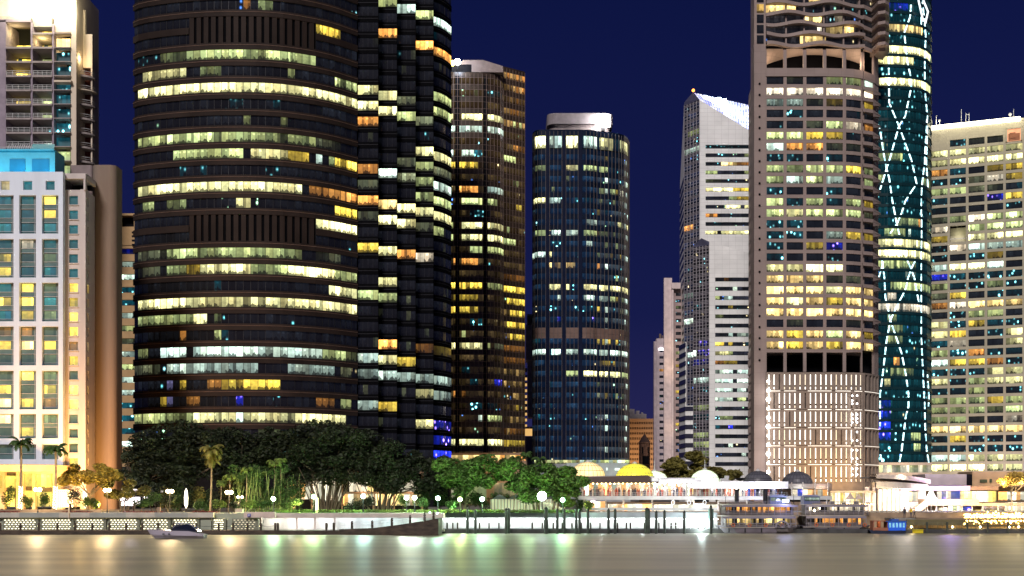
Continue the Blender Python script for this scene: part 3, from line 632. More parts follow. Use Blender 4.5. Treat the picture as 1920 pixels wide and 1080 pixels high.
# lattice base
lt = MB(); ptc = Path([(1437,378.6),(1560,378.6),(1600,379.2),(1618,380.2)]); pt2 = Path([(1621,380.6),(1636,384),(1648,388)])
tiers = [(698,732),(733,767),(768,801),(802,835),(836,870),(871,905)]
slots = MB(); hb = MB()
nsl = 19
for (y0, y1) in tiers:
    z1, z0 = Z(y0,378.6), Z(y1,378.6)
    band(lt, ptc, 0, ptc.len, z1-.55, z1, -.5, .02); band(lt, ptc, 0, ptc.len, z0, z0+.25, -.5, .02)
    for i in range(nsl+1):
        a = ptc.len*(i-.5)/nsl+.18; c = ptc.len*(i+.5)/nsl-.18
        band(lt, ptc, max(0,a), min(ptc.len,c), z0+.25, z1-.55, -.5, 0)
    band(lt, pt2, 0, pt2.len, z1-.5, z1, -.5, .02); band(lt, pt2, 0, pt2.len, z0, z0+.25, -.5, .02)
    for i in range(5): a = pt2.len*i/4; band(lt, pt2, max(0,a-.55), min(pt2.len,a+.55), z0+.25, z1-.5, -.5, 0)
band(lt, ptc, 0, ptc.len, Z(925,378.6), Z(905.2,378.6), -.5, .02); band(lt, pt2, 0, pt2.len, GZ, Z(905.2,378.6), -.5, .02)
lt.build('lattice_screen', mat('lattice_concrete', (.25,.20,.165), .8), gt)
for ti, (y0, y1) in enumerate(tiers):
    z1, z0 = Z(y0,378.6), Z(y1,378.6)
    for i in range(nsl):
        a = ptc.len*(i+.5)/nsl
        x, y = ptc.at(a, -.12); br_ = rnd.random()
        hgt = (z1-z0)
        for (f0, f1) in ((.30,.88),(.06,.20)):
            if br_ < .12: continue
            slots.quad((x-.14,y,z0+hgt*f0),(x+.14,y,z0+hgt*f0),(x+.14,y,z0+hgt*f1),(x-.14,y,z0+hgt*f1), 0 if rnd.random() < .72 else 1)
    if ti: 
        for (a, c) in ((.0,.14),(.18,.30),(.42,.66),(.70,.86),(.90,.99)): band(hb, ptc, ptc.len*a, ptc.len*c, z1-.07, z1+.07, .02, .10)
        band(hb, pt2, 0, pt2.len, z1-.06, z1+.06, .02, .10)
band(slots, ptc, 0, ptc.len, GZ+8, Z(700,378.6), -.7, -.6, 2)
slots.build('slot_light', [m_glow('slot_white', (1,.93,.82), 1.7), m_glow('slot_dim', (1,.88,.65), .6), mat('slot_back', (.05,.04,.035), .9)], gt); hb.build('ledge_light', m_glow('ledge_white', (1,.92,.8), 1.3), gt)
lp = MB()
for y in range(715, 905, 17): lp.ball(P(1440.5, y, 378), .42 + .12*((y//17)%3))
for y in (742,751,757,777,785,792,810,826,844,860,871,879,890):
    for x in (1598,1607): 
        if rnd.random() < .9: lp.ball(P(x, y, 377.8), .26)
lp.build('bulb', m_glow('bulb_white', (1,.97,.92), 9), gt)
for y in (740,800,860): light('POINT', P(1437,y,374), (1,.93,.9), 450, gt, .8)
light('POINT', P(1600,905,371), (1,.6,.2), 2600, gt, .6); light('POINT', P(1500,908,371), (1,.62,.25), 1800, gt, .6)
light('SPOT', P(1560,925,366), (1,.58,.18), 9000, gt, 1.5, aim(P(1560,925,366), P(1560,800,379)), 120)
light('SPOT', P(1425,925,366), (1,.8,.75), 3500, gt, 1.5, aim(P(1425,925,366), P(1420,780,379)), 100)
# saw tooth balconies on the right edge
bc = MB()
for k in range(0, 24):
    z0 = GT(k)+1.1; x0, y0 = X(1618,381.5), 381.5
    pts = [(x0,y0),(X(1637,383),383),(X(1651,386.5),386.5),(X(1645,389),389),(X(1636,389),389)]
    bc.prism(pts, z0-.05, z0+.2); bc.quad((pts[0][0],pts[0][1],z0+.2),(pts[1][0],pts[1][1],z0+.2),(pts[1][0],pts[1][1],z0+.95),(pts[0][0],pts[0][1],z0+.95)); bc.quad((*pts[1],z0+.2),(*pts[2],z0-.3),(*pts[2],z0+.3),(*pts[1],z0+.95))
    bc.face([(*pts[1],z0-1.2),(*pts[2],z0-.1),(*pts[1],z0-.1)])
bc.build('balcony', m_beige, gt)
# wavy balcony storeys above the loggia
ub = MB(); uw = MB(); wr = {1:'1500-1512 o3,1500-1546 a7', 2:'1530-1545 W7,1548-1580 a6,1585-1602 a7', 3:'1510-1545 a7,1565-1580 W5', 4:'1417-1433 a8,1436-1489 a8', 5:'1516-1540 a5', 6:'1450-1500 a5'}
litw = make_lit(wr, (.012,.011,.012), rnd, .05, 'do')
for j in range(1, 7):
    zf = Z(92-19.4*j, 380); hh = .95
    wv = MB(); n_ = 40
    for i in range(n_):
        def off(u): return .3 + 1.1*(.5+.5*math.sin(u*2*math.pi*1.9+j*1.3))
        u0, u1 = i/n_, (i+1)/n_; L0, L1 = pg.len*u0, pg.len*u1
        w0 = .35*math.sin(u0*2*math.pi*1.9+j*1.3); w1 = .35*math.sin(u1*2*math.pi*1.9+j*1.3)
        (ax,ay),(bx_,by_) = pg.at(L0, off(u0)), pg.at(L1, off(u1)); (cx,cy),(dx,dy) = pg.at(L1, -.6), pg.at(L0, -.6)
        zt, zb = zf-1.3+.2, zf-2.3
        ub.quad((ax,ay,zb+w0),(bx_,by_,zb+w1),(bx_,by_,zb+.95+w1),(ax,ay,zb+.95+w0)); ub.quad((ax,ay,zb+.95+w0),(bx_,by_,zb+.95+w1),(cx,cy,zb+.95+w1),(dx,dy,zb+.95+w0)); ub.quad((dx,dy,zb+w0),(cx,cy,zb+w1),(bx_,by_,zb+w1),(ax,ay,zb+w0))
    panes(uw, pg, 0, pg.len, zf-1.5, zf+1.0, 1.3, litw, j, rnd, -.7); panes(uw, pe, 0, pe.len, zf-1.5, zf+1.0, 1.3, litw, j, rnd, -.4)
    band(ub, pe, 0, pe.len, zf-2.3, zf-1.2, -.6, .2)
    for px in (1474,1508,1545,1582,1612): a = pg.s_of(px); band(ub, pg, a-.22, a+.22, zf-1.5, zf+.8, -.7, -.1)
    # projecting scalloped balcony at the right
    cb = MB(); 
    x0 = X(1638,383); ub.prism([(x0,386),(X(1646,380),380),(X(1660,379),379),(X(1667,381),381),(X(1668,386),386),(X(1655,392),392)], zf-2.2+.2, zf-1.1)
    ub.prism([(x0,387),(X(1648,382),382),(X(1660,382),382),(X(1656,390),390)], zf-3.0, zf-2.0)
ub.build('balcony_slab', m_beige, gt); uw.build('balcony_window', W_GREY, gt)
a4 = MB()
for j, c in ((4,'a8'),(5,'-'),(3,'-'),(2,'-'),(1,'-')):
    zf = Z(92-19.4*j,379.5); a4.quad((X(1419,379.4),379.4,zf-1.5),(X(1432,379.4),379.4,zf-1.5),(X(1432,379.4),379.4,zf+1),(X(1419,379.4),379.4,zf+1),0,[(0,0),(2,0),(2,1),(0,1)],(1.3,.8,.2) if c=='a8' else (.01,.01,.012))
a4.build('pier_window', W_GREY, gt)

# ------------------------------------------------------------------ teal glass tower with diagonal light lines
rnd = random.Random(41)
xt = thing('office_tower', 'teal glass tower crossed by glowing diagonal light lines', 'office tower', (X(1690,415), 415, GZ))
QZ = lambda k: CZ + (71+20.05*k)*400/F
rows = {42:'1655-1702 b6', 41:'1660-1700 t3', 40:'1655-1728 a8,1728-1745 t3', 39:'1640-1730 t3', 38:'1640-1745 w9', 37:'1640-1712 w7,1712-1745 t4', 36:'1640-1745 t4', 35:'1640-1745 w9', 34:'1640-1745 t2', 33:'1650-1730 t2',30:'1640-1745 t2',31:'1690-1712 t3',
 29:'1650-1660 g5,1680-1700 t4', 28:'1645-1690 g4', 27:'1700-1730 t3', 26:'1645-1658 g4,1728-1745 g4', 25:'1640-1670 t3', 24:'1640-1700 t2', 23:'1690-1745 t3',22:'1680-1722 g3,1720-1724 o5', 21:'1655-1700 g5,1703-1708 c6', 20:'1640-1745 w8', 19:'1640-1745 w9', 18:'1640-1690 g5,1690-1716 g4', 17:'1700-1718 c3',
 16:'1670-1745 g6', 15:'1666-1682 W8,1690-1700 t4', 14:'1640-1745 W7', 13:'1662-1683 g4', 12:'1666-1690 g3', 11:'1665-1690 g5,1690-1745 t3', 10:'1680-1705 t3', 9:'1676-1686 o7', 8:'1670-1715 g4', 7:'1655-1668 w6', 6:'1655-1663 g7,1640-1745 t3', 5:'1650-1672 b4', 4:'1648-1672 b8', 3:'1648-1672 b9,1672-1725 t3', 2:'1645-1672 b8,1710-1725 g4', 1:'1645-1672 t6,1712-1727 g5,1672-1700 t3', 0:'1648-1673 t8'}
px_ = Path([(1628,399.6),(1645,398.4),(1665,398),(1690,398.4),(1712,399.4),(1726,400.8)]); pxs = Path([(1726.4,401),(1737,403.4),(1744,407),(1746,414)])
lit0 = make_lit(rows, (.002,.020,.025), rnd, .05, 'ttcc')
def litx(k, px):
    c = lit0(k, px)
    return tuple(v*.6 for v in c) if px > 1728 and k not in (38,35,20,19,14,40) else c
fl = MB(); mu = MB()
for k in range(-1, 46):
    zc = QZ(k)
    for p in (px_, pxs):
        w = MB(); panes(w, p, 0, p.len, zc-1.25, zc+1.25, .95, litx, k, rnd, 0); w.build('floor_window', W_TEAL, xt)
        band(fl, p, 0, p.len, zc+1.25, zc+2.10, -.3, .30)
for p in (px_, pxs):
    nn = round(p.len/.95); mullions(mu, p, [p.len*i/nn for i in range(nn+1)], QZ(-1), QZ(45), .06, -.02, .10)
fl.build('floor_ledge', mat('teal_ledge', (.006,.030,.036), .3), xt); mu.build('mullion_grid', mat('teal_mullion', (.01,.05,.06), .4), xt)
body([px_, pxs], [(1744,440),(1620,440)], GZ, QZ(45.4)).build('core', m_core, xt)
LL = [[(1657,0),(1661,42),(1664,73),(1666,124),(1667,197),(1685,239),(1709,303),(1718,345),(1697,379),(1690,402),(1682,421),(1669,440)],
 [(1708,6),(1706,34),(1695,65),(1701,118),(1708,150),(1708,166),(1697,220),(1685,240),(1669,298),(1663,317),(1650,358)],[(1646,236),(1650,247),(1658,298),(1662,318),(1667,338),(1673,380),(1681,421),(1686,442)],
 [(1655,486),(1655,498),(1648,521)],[(1653,486),(1658,521),(1660,560),(1662,567),(1669,602),(1676,622),(1690,663),(1698,703),(1703,738),(1703,763),(1698,780),(1690,847),(1686,868)],
 [(1700,488),(1707,503),(1714,522),(1718,545),(1724,575)],[(1716,488),(1708,505),(1702,523),(1698,542),(1690,559),(1685,568),(1669,602),(1662,642),(1655,703),(1650,740),(1650,800)],[(1650,850),(1654,866)]]
LR = [[(1727,400),(1727,440),(1724,600),(1727,640),(1730,700),(1733,760),(1734,800),(1737,846),(1741,868)],[(1729,0),(1735,60),(1733,110),(1733,160),(1738,210),(1735,260),(1733,300),(1728,345),(1724,402)],[(1725,14),(1723,45)],[(1738,230),(1736,300),(1739,345)],[(1738,700),(1741,740),(1740,760)]]
lm = MB(); lrn = random.Random(3)
for lines_, p, o_ in ((LL, px_, .14), (LR, pxs, .14)):
    for pl_ in lines_:
        for (x0,y0),(x1,y1) in zip(pl_, pl_[1:]):
            n_ = max(1, int(abs(y1-y0)/2.5))
            for i in range(n_):
                f0, f1 = i/n_, (i+1)/n_
                xa, ya, xb, yb = x0+(x1-x0)*f0, y0+(y1-y0)*f0, x0+(x1-x0)*f1, y0+(y1-y0)*f1
                zm = Z((ya+yb)/2, 400); fr_ = ((zm-QZ(0))/(20.05*400/F)+.5) % 1
                if fr_ > .84 or fr_ < .10: continue
                A = p.at(p.s_of(xa), o_); B = p.at(p.s_of(xb), o_); wd = .22 if p is px_ else .2; li = int(lrn.random() < .28)
                lm.quad((A[0]-wd,A[1],Z(ya,400)),(A[0]+wd,A[1],Z(ya,400)),(B[0]+wd,B[1],Z(yb,400)),(B[0]-wd,B[1],Z(yb,400)), li)
lm.build('light_line', [m_glow('line_cyan', (.62,.97,1), 2.8), m_glow('line_cyan_dim', (.45,.9,1), 1.1)], xt)
ex = MB()
for (a, b2) in (((1722,0),(1731,40)),((1731,0),(1740,22)),((1740,22),(1735,44))): ex.tube(P(*a,398), P(*b2,398), .28)
ex.build('crown_strut', m_glow('strut_white', (.85,.95,1), 1.2), xt)

# ------------------------------------------------------------------ right grid building
rnd = random.Random(51)
rb_ = thing('office_tower', 'wide pale stone grid building with a bright strip of light along its roof', 'office tower', (X(1840,460), 460, GZ))
VZ = lambda k: CZ + (53+17.9*k)*449/F
p9 = Path([(1738,453),(1746,452),(1780,449.6),(1815,447.4),(1850,445),(1885,442.6),(1920,440.3),(1955,438.4),(1995,436.5),(2030,435)])
ced = [(1746,1776.5),(1781,1811),(1816,1846),(1851,1881),(1886,1917),(1923,1953),(1959,1990)]
tb = {34:'x t4 d1 d1 x', 33:'w7 w6 w6 w7 w8', 32:'w4 w7 w8 w8 w8', 31:'o7 t5 - Y4 Y4', 30:'t4 t3 d3 W6 Y3', 29:'g6 g5 d3 d3 -', 28:'t5 - - b5 Y6', 27:'t3 - - - t3', 26:'d3 g5 W8 g7 g7', 25:'W5 x g7 g6 g7', 24:'Y4 x w8 w8 w7', 23:'t1 W7 c7 c6 c4', 22:'t2 - t5 Y4 -', 21:'c6 w7 w8 c7 -',
 20:'b8 t6 t4 t5 t4', 19:'g4 t5 t3 g4 t4', 18:'d3 Y6 - t5 t3', 17:'o4 W6 a8 a8 a8', 16:'- t4 g5 g5 -', 15:'w5 t6 Y4 t6 t4', 14:'w8 Y7 - t5 w7', 13:'t5 W3 - - w5', 12:'g6 t6 o4 t6 t5', 11:'c9 Y5 Y5 o4 t3', 10:'t5 t5 t4 w5 w6', 9:'w7 t2 g4 w6 w6', 8:'t4 t4 g4 - t2', 7:'g5 g4 g4 Y4 g6', 6:'g4 g4 g3 g2 g5', 5:'g4 g4 d2 - W4', 4:'a8 a8 a8 a8 a8', 3:'t3 Y6 t2 t2 -', 2:'t4 t4 t4 t5 t5', 1:'c8 c8 w8 w7 w7', 0:'w9 w9 w9 w8 w5'}
fr = MB(); small = MB(); lg = MB(); cnt = 0; 
for k in range(35):
    zc = VZ(k); cells = tb[k].split()
    for ci, (a, c) in enumerate(ced):
        q = cells[ci] if ci < 5 else rnd.choice(cells)
        if q == 'x': continue
        s0, s1 = p9.s_of(a), p9.s_of(c)
        def lf_(row, px, q=q): return (.006,.008,.010) if q == '-' and rnd.random() > .08 else roomcol(q[0] if q != '-' else 't', int(q[1]) if q != '-' else 4, rnd, .3, 1.35)
        own = cnt < 100 and ci < 5 and k % 2 == 0 or (cnt < 100 and ci < 2)
        w = MB() if own and cnt < 100 else small
        panes(w, p9, s0, s1, zc-1.17, zc+1.17, 1.55, lf_, k, rnd, -.45)
        if w is not small: w.build('window', W_GREY, rb_); cnt += 1
    if k in (33,): segs = [(0, p9.len)]
    if k == 24: band(fr, p9, 0, p9.s_of(1781), zc+1.17, zc+2.18, -.8, 0); band(fr, p9, p9.s_of(1811), p9.len, zc+1.17, zc+2.18, -.8, 0)
    elif k == 34: band(fr, p9, 0, p9.len, zc+1.17, Z(240,449), -.8, 0)
    else: band(fr, p9, 0, p9.len, zc+1.17, zc+2.18, -.8, 0)
band(fr, p9, 0, p9.len, GZ+2, VZ(0)-1.17, -.8, 0)
band(fr, p9, 0, p9.s_of(1781), VZ(34)-1.17, VZ(34)+1.17, -.8, -.004); small.build('window', W_GREY, rb_, kind='stuff')
e2 = [1738] + [v for ab in ced for v in ab] + [2030]
for i in range(0, len(e2), 2): band(fr, p9, p9.s_of(e2[i]), p9.s_of(e2[i+1]), GZ+2, Z(240,449), -.8, -.005)
fr.build('stone_frame', m_wallr, rb_)
small2 = MB(); lgb = MB()
a, c = p9.s_of(1781), p9.s_of(1811); band(lgb, p9, a, c, VZ(24)-1.17, VZ(25)+1.17, -4.5, -4.2); 
rr_ = MB(); band(rr_, p9, a, c, VZ(24)-.1, VZ(24)+.05, -.5, -.35); rr_.build('loggia_rail', m_pale, rb_)
lgb.build('loggia_wall', m_wallr, rb_)
x_, y_ = p9.at(p9.s_of(1797), -2); light('POINT', (x_, y_, VZ(24.6)), (1,.95,.7), 260, rb_, .3)
# orange room at the roof corner
a, c = p9.s_of(1886), p9.s_of(1917); z0, z1 = Z(263,440.5), Z(237,440.5)
om = MB(); band(om, p9, a, c, z0, z1, .03, .10); om.build('corner_room', mat('terracotta_room', (.5,.2,.1), .8, emit=(1,.48,.26), estr=.75, sample=False, noise=.4, scale=.5), rb_)
om = MB()
for s_ in ((a,a+.5),(c-.5,c)): band(om, p9, s_[0], s_[1], z0, z1, .1, .5)
band(om, p9, a, c, z1-.5, z1, .1, .5); band(om, p9, a+.8, c-.8, z0+.2, z0+2.6, .10, .3, 1); band(om, p9, a+1.2, c-2.2, z0+1.0, z0+2.9, .10, .45, 1)
om.build('room_frame', [m_wallr, mat('sofa_brown', (.30,.12,.06), .8)], rb_)
st = MB(); band(st, p9, p9.s_of(1746), p9.s_of(1913), Z(239,449), Z(232,449), -.3, .45); st.build('roof_light_strip', m_glow('strip_white', (1,.94,.72), 7), rb_)
st = MB(); band(st, p9, 0, p9.len, Z(239,449)+.0, Z(234,449), -3, -.35); st.build('roof_parapet', m_wallr, rb_)
for px in (1760,1800,1840,1880,1915): x_, y_ = p9.at(p9.s_of(px), 5); light('POINT', (x_, y_, Z(233,449)), (1,.92,.62), 900, rb_, 1.0)
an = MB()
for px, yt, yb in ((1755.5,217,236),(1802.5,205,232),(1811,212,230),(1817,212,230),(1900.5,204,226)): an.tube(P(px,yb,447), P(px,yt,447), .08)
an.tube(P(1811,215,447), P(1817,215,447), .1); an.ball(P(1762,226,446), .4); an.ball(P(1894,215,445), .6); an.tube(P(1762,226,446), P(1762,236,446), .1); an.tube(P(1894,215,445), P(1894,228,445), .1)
an.build('antenna', mat('antenna_grey', (.55,.55,.55), .5, emit=(.5,.55,.5), estr=.3, sample=False), rb_)  # antennas given a faint glow of their own, no lamp
body([p9], [(2030,470),(1738,475)], GZ, Z(241,449), inset=4.6).build('core', m_core, rb_)
core = MB(); 
for k in range(0,35): band(core, p9, 0, p9.s_of(1781) if k in (24,25) else p9.len, VZ(k)-1.2, VZ(k)+1.2, -4.4, -.9)
core.build('room_floor', m_core, rb_)
for px, col, w_ in ((1770,(1,.75,.5),9000),(1850,(1,.7,.42),9000),(1905,(.8,.6,1),7000)): light('SPOT', P(px,925,425), col, w_, rb_, 2, aim(P(px,925,425), P(px,830,445)), 120)

# ------------------------------------------------------------------ far slim buildings
rnd = random.Random(61)
def slab_rows(mb, par, px0, px1, ytop, ybot, Y, dy, hwin, wpx, rowfn, depth=.5, win=W_GREY):
    """wall with ribbon gaps over the px range wpx"""
    y = ytop + dy*.9; prev = ytop
    mb.pbox(px0, wpx[0], ytop, ybot, Y, depth); mb.pbox(wpx[1], px1, ytop, ybot, Y, depth); k = 0
    while y < ybot:
        mb.pbox(wpx[0], wpx[1], prev, y-hwin/2, Y, depth); prev = y+hwin/2
        p = Path([(wpx[0], Y+.35), (wpx[1], Y+.35)]); wb = MB(); panes(wb, p, 0, p.len, Z(y+hwin/2,Y), Z(y-hwin/2,Y), 1.3, rowfn, k, rnd, 0); wb.build('window', win, par); y += dy; k += 1
    mb.pbox(wpx[0], wpx[1], prev, max(ybot, prev+1), Y, depth)
# slim tower between bronze and blue
t = thing('apartment_block', 'slim pale block squeezed between the bronze and the blue tower', 'apartment block', (X(993,470),470,GZ))
m = MB(); m.pbox(988,999,589,610,470,8); m.pbox(986,1000,610,675,468,10); m.pbox(989,998,675,783,470,8); m.pbox(984,1001,800,803,466,12); m.pbox(983,1001,818,930,467,12); m.build('wall', mat('pale_pink_render', (.75,.62,.60), .8), t)
m = MB()
for i in range(3): m.pbox(990+i*2.6,991+i*2.6,592,609,469.6,.3)
for y in range(690, 780, 13): m.pbox(984,988,y,y+6,471,4)
m.build('slot', m_core, t)
m = MB(); 
for i,y in enumerate(range(708, 800, 11)): m.pbox(984.2,988,y,y+5,470.6,.3)
m.pbox(984,1000,804,817,470,1); m.build('window', mat('warm_window', (.5,.3,.1), .6, emit=(1,.6,.2), estr=.8, sample=False, noise=.6, scale=.8), t)
# low orange office block
t = thing('office_block', 'low orange lit office block with rows of small dark windows', 'office block', (X(1200,560),560,GZ))
m = MB(); ys = [785, 788.5, 795.5, 798.5, 805.5, 808.5, 815.5, 818.5, 825.5, 828.5, 835.5, 838.5, 845.5, 848.5, 855.5, 858.5, 865.5, 930]
m.pbox(1170,1240,785,789,560,20)
for i in range(9):
    y = 793-0+i*9.7; m.pbox(1170,1240,y+2.2-0,y+7.5,560,1)
    x = 1170
    while x < 1240: m.pbox(x,x+1.3,y-2.2-0,y+2.2,560.1,.7); x += 3.3
m.pbox(1170,1240,789,790.8,560,1); m.pbox(1170,1240,877,930,560,1)
m.build('wall', mat('orange_lit_render', (.42,.27,.17), .8, noise=.08), t)
m = MB(); m.pbox(1171,1239,789,879,560.85,.5)
m.build('window', mat('slot_dark', (.06,.04,.03), .5), t)
m = MB(); m.pbox(1176,1190,767,785,568,12); m.pbox(1190,1212,776,785,568,12); m.pbox(1193,1199,770,776,570,4); m.pbox(1203,1206,773,776,570,4); m.build('plant_room', mat('plant_pale', (.5,.45,.45), .8), t)
light('AREA', P(1205,880,548), (1,.62,.3), 7000, t, 30, aim(P(1205,900,540), P(1205,820,560)))
# church turret
t = thing('church_tower', 'small brown brick church turret with a pointed roof', 'church tower', (X(1211,500),500,GZ))
m = MB(); x0, x1 = X(1200,500), X(1221,500); cx = (x0+x1)/2; hw = (x1-x0)/2
m.lathe(cx, 504, [(hw,GZ),(hw,Z(832,500)),(hw*1.12,Z(831,500)),(hw*1.12,Z(829,500)),(hw*.95,Z(828,500))], 8); m.build('tower', mat('old_brick', (.26,.14,.09), .9, noise=.5, scale=1.5), t)
m = MB(); m.lathe(cx, 504, [(hw*1.05,Z(828,500)),(hw*.5,Z(820,500)),(.1,Z(812,500))], 8); m.build('roof', mat('slate_brown', (.10,.06,.05), .8), t)
m = MB(); m.pbox(1204,1206,838,850,499.6,.5); m.pbox(1214.5,1216.5,838,850,499.6,.5); m.pbox(1205,1217,855,870,499,1); m.build('arch_window', m_core, t)
# two pinkish slim towers
t = thing('office_block', 'slim white tower with a stack of dark side windows, shortest of the pale pair', 'office block', (X(1238,520),520,GZ))
m = MB(); f_ = make_lit({9:'1227-1250 g2',3:'1227-1250 o4',7:'1227-1250 t2'}, (.02,.018,.03), rnd, .15, 'do')
slab_rows(m, t, 1231, 1249, 647, 900, 520, 12.1, 5, (1236.5,1244), f_); m.pbox(1226,1231,640,900,521,2); m.pbox(1231,1249,634.5,647,520.3,4); m.build('wall', mat('pinkish_white', (.74,.62,.64), .8), t)
m = MB(); m.pbox(1236,1240,626,635,525,1.0); m.pbox(1241.5,1243,629,635,525,1); m.build('chimney', m_tan, t); m = MB(); m.pbox(1235.5,1244.5,652.5,657,519.6,.4); m.build('sign_lamp', m_glow('white_panel', (1,.95,.98), 3), t)
MB().pbox(1231,1250,636,930,521.5,4).build('core', mat('pinkish_core', (.5,.42,.44), .8), t)
t = thing('office_block', 'taller plain pinkish tower with blank side wall beside the slanted white tower', 'office block', (X(1262,500),500,GZ))
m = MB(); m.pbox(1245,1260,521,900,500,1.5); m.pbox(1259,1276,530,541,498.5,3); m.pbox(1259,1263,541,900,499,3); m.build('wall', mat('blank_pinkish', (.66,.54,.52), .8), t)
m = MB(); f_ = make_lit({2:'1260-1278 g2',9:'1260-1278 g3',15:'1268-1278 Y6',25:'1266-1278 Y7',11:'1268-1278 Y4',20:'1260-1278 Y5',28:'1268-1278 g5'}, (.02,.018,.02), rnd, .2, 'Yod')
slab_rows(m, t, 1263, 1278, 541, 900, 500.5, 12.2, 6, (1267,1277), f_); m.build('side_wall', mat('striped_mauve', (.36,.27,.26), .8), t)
MB().pbox(1262,1278,542,930,502,25).build('core', m_core, t)
for y in (642,681,697,802): light('POINT', P(1257,y,496), (1,.72,.4), 160, t, .5)

# ------------------------------------------------------------------ block behind the hotel
t = thing('office_block', 'orange banded office block seen in the gap beside the hotel', 'office block', (X(238,350),350,GZ)); rnd = random.Random(71)
m = MB(); wb = MB(); f_ = make_lit({0:'215-270 b4',1:'215-270 c4',2:'215-270 c8',3:'215-270 t7',4:'215-270 t7',5:'215-270 c4',6:'215-270 g4',7:'215-270 d2',8:'215-270 c6',9:'215-270 g7',10:'215-270 c6',11:'215-270 c7',12:'215-270 t8',13:'215-270 t7',14:'215-270 t6',15:'215-270 c7',16:'215-270 t3'}, (.02,.02,.02), rnd, .3, 'td')
y = 471; k = 0
m.pbox(205,270,425,459.5,350,1)
while y < 930:
    m.pbox(205,270,y+5.5 if k else y-6,y+18.6,350,1) if k else m.pbox(205,270,459.5,y-5.3,350.2,1)
    if not k: m.pbox(205,270,y+5.5,y+18.6,350,1)
    p = Path([(205,351.3),(270,351.3)]); wb = MB(); panes(wb, p, 0, p.len, Z(y+5.6,350), Z(y-5.6,350), 1.5, f_, k, rnd, 0); wb.build('window', W_GREY, t); y += 24.1; k += 1
m.pbox(205,270,400,404,349.5,12); m.pbox(205,227,404,425,349.7,1); m.pbox(251,270,404,425,349.7,1); m.build('wall', mat('ochre_band', (.45,.29,.14), .8, noise=.1), t)
m = MB(); 
for y in (434,441,449,457): m.pbox(247,253,y,y+3,349.8,.3)
m.build('slot', m_core, t); MB().pbox(206,269,404.5,930,352,30).build('core', m_core, t)

# ------------------------------------------------------------------ apartment tower, top left
rnd = random.Random(81)
t = thing('apartment_tower', 'cream apartment tower with balconies and a glaring white crown', 'apartment tower', (X(70,340),340,GZ)); YT = 330
m = MB(); m.pbox(133,143,-30,420,YT-.3,18); m.pbox(143,160,19,127,YT+5,1.5); m.pbox(160.2,170,64,127,YT+4.9,1.4); m.pbox(170.3,173,64,420,YT+4.5,1.2); m.pbox(12,58,32,42,YT,3,1); m.pbox(61,97,33,50,YT-.05,3,1); m.pbox(101,133,30,60,YT+.3,3); m.pbox(-40,133,30,36,YT+1,20)
m.build('wall', [m_cream, mat('grey_panel', (.42,.42,.36), .8)], t)
m = MB(); m.pbox(-2,11,38,420,YT-.8,12); m.pbox(57.5,61,42,420,YT-.6,12); m.pbox(97.5,101,45,420,YT-.6,12); m.pbox(-2,58,36,41,YT-.8,4); m.build('fin_wall', m_mauve, t)
m = MB(); m.pbox(-40,120,36,420,YT+8,6); m.pbox(125,150,40,420,YT+9,4); m.build('core', mat('shadowed_core', (.02,.022,.022), .8), t)
gw = MB(); sl = MB(); rl = MB(); 
info = ['Y8 Y8 a8','Y7 g3 t6','Y8 - t6','t2 t2 t6','Y7 g6 t6','t1 g7 t5','- t2 t6','- c7 t5','- g6 g6','t2 Y7 g7','t1 g5 g6','t3 t3 t3','- - -']
for r_ in range(-1, 13):
    yb = 88+26.6*r_
    q = info[max(0, min(12, r_))].split() if r_ >= 0 else ['Y8','Y8','Y8']
    for (a, c, j) in ((11,57.5,0),(61,97.5,1),(101,132,2)):
        if r_ == -1 and j == 0: continue
        dd = 6.5 if j < 2 else 1.4
        def f_(row, px, qq=q[j], j=j):
            if qq == '-': return (.01,.014,.014)
            return roomcol(qq[0], int(qq[1]), rnd, .35, 1.3) if (rnd.random() < .8 or j == 2) else (.01,.03,.03)
        p = Path([(a, YT+dd), (c, YT+dd)]); panes(gw, p, 0, p.len, Z(yb-1,YT), Z(yb-19,YT), 1.1, f_, r_, rnd, 0)
        if j < 2: sl.pbox(a+.0, c, yb-.5, yb+3, YT-1.0, 7.4); 
        else: sl.pbox(a, c, yb-.3, yb+1.2, YT-1.0, 2.3)
        if r_ >= 2 and j < 2:
            for rz in (0, 3.2, 6.2): rl.pbox(a+1, c-1, yb-9+rz, yb-8.4+rz, YT-.95, .06)
            for i in range(5): rl.pbox(a+1+(c-a-2.6)*i/4, a+1.6+(c-a-2.6)*i/4, yb-9, yb-.6, YT-.98, .05)
    if r_ >= 2:   # round balconies of the right side
        zb = Z(yb+8, YT+6); x_, y_ = X(153,YT+6), YT+6.2
        sl.lathe(x_, y_, [(0.01,zb-.25),(3.9,zb-.25),(3.9,zb+.25),(0.01,zb+.25)], 14, 0, R(-178), R(-2))
        rl.lathe(x_, y_, [(3.8,zb+1.15),(3.86,zb+1.15),(3.86,zb+1.25),(3.8,zb+1.25)], 14, 0, R(-178), R(-2)); rl.lathe(x_, y_, [(3.8,zb+.65),(3.84,zb+.65),(3.84,zb+.7),(3.8,zb+.7)], 14, 0, R(-178), R(-2))
        if rnd.random() < .8:
            p = Path([(144.5, YT+6.5),(149,YT+6.5)]); panes(gw, p, 0, p.len, zb+.4, zb+2.2, .8, lambda k, px: roomcol('w', 6, rnd), 0, rnd, 0)
gw.build('balcony_window', W_HOTEL, t, kind='stuff'); sl.build('balcony_slab', mat('slab_mauve', (.36,.31,.30), .8), t); rl.build('balcony_rail', m_pale, t)
m = MB(); m.pbox(143.2,170,127,420,YT+6.6,.3); m.build('red_wall', mat('red_brown_wall', (.20,.06,.04), .8), t)
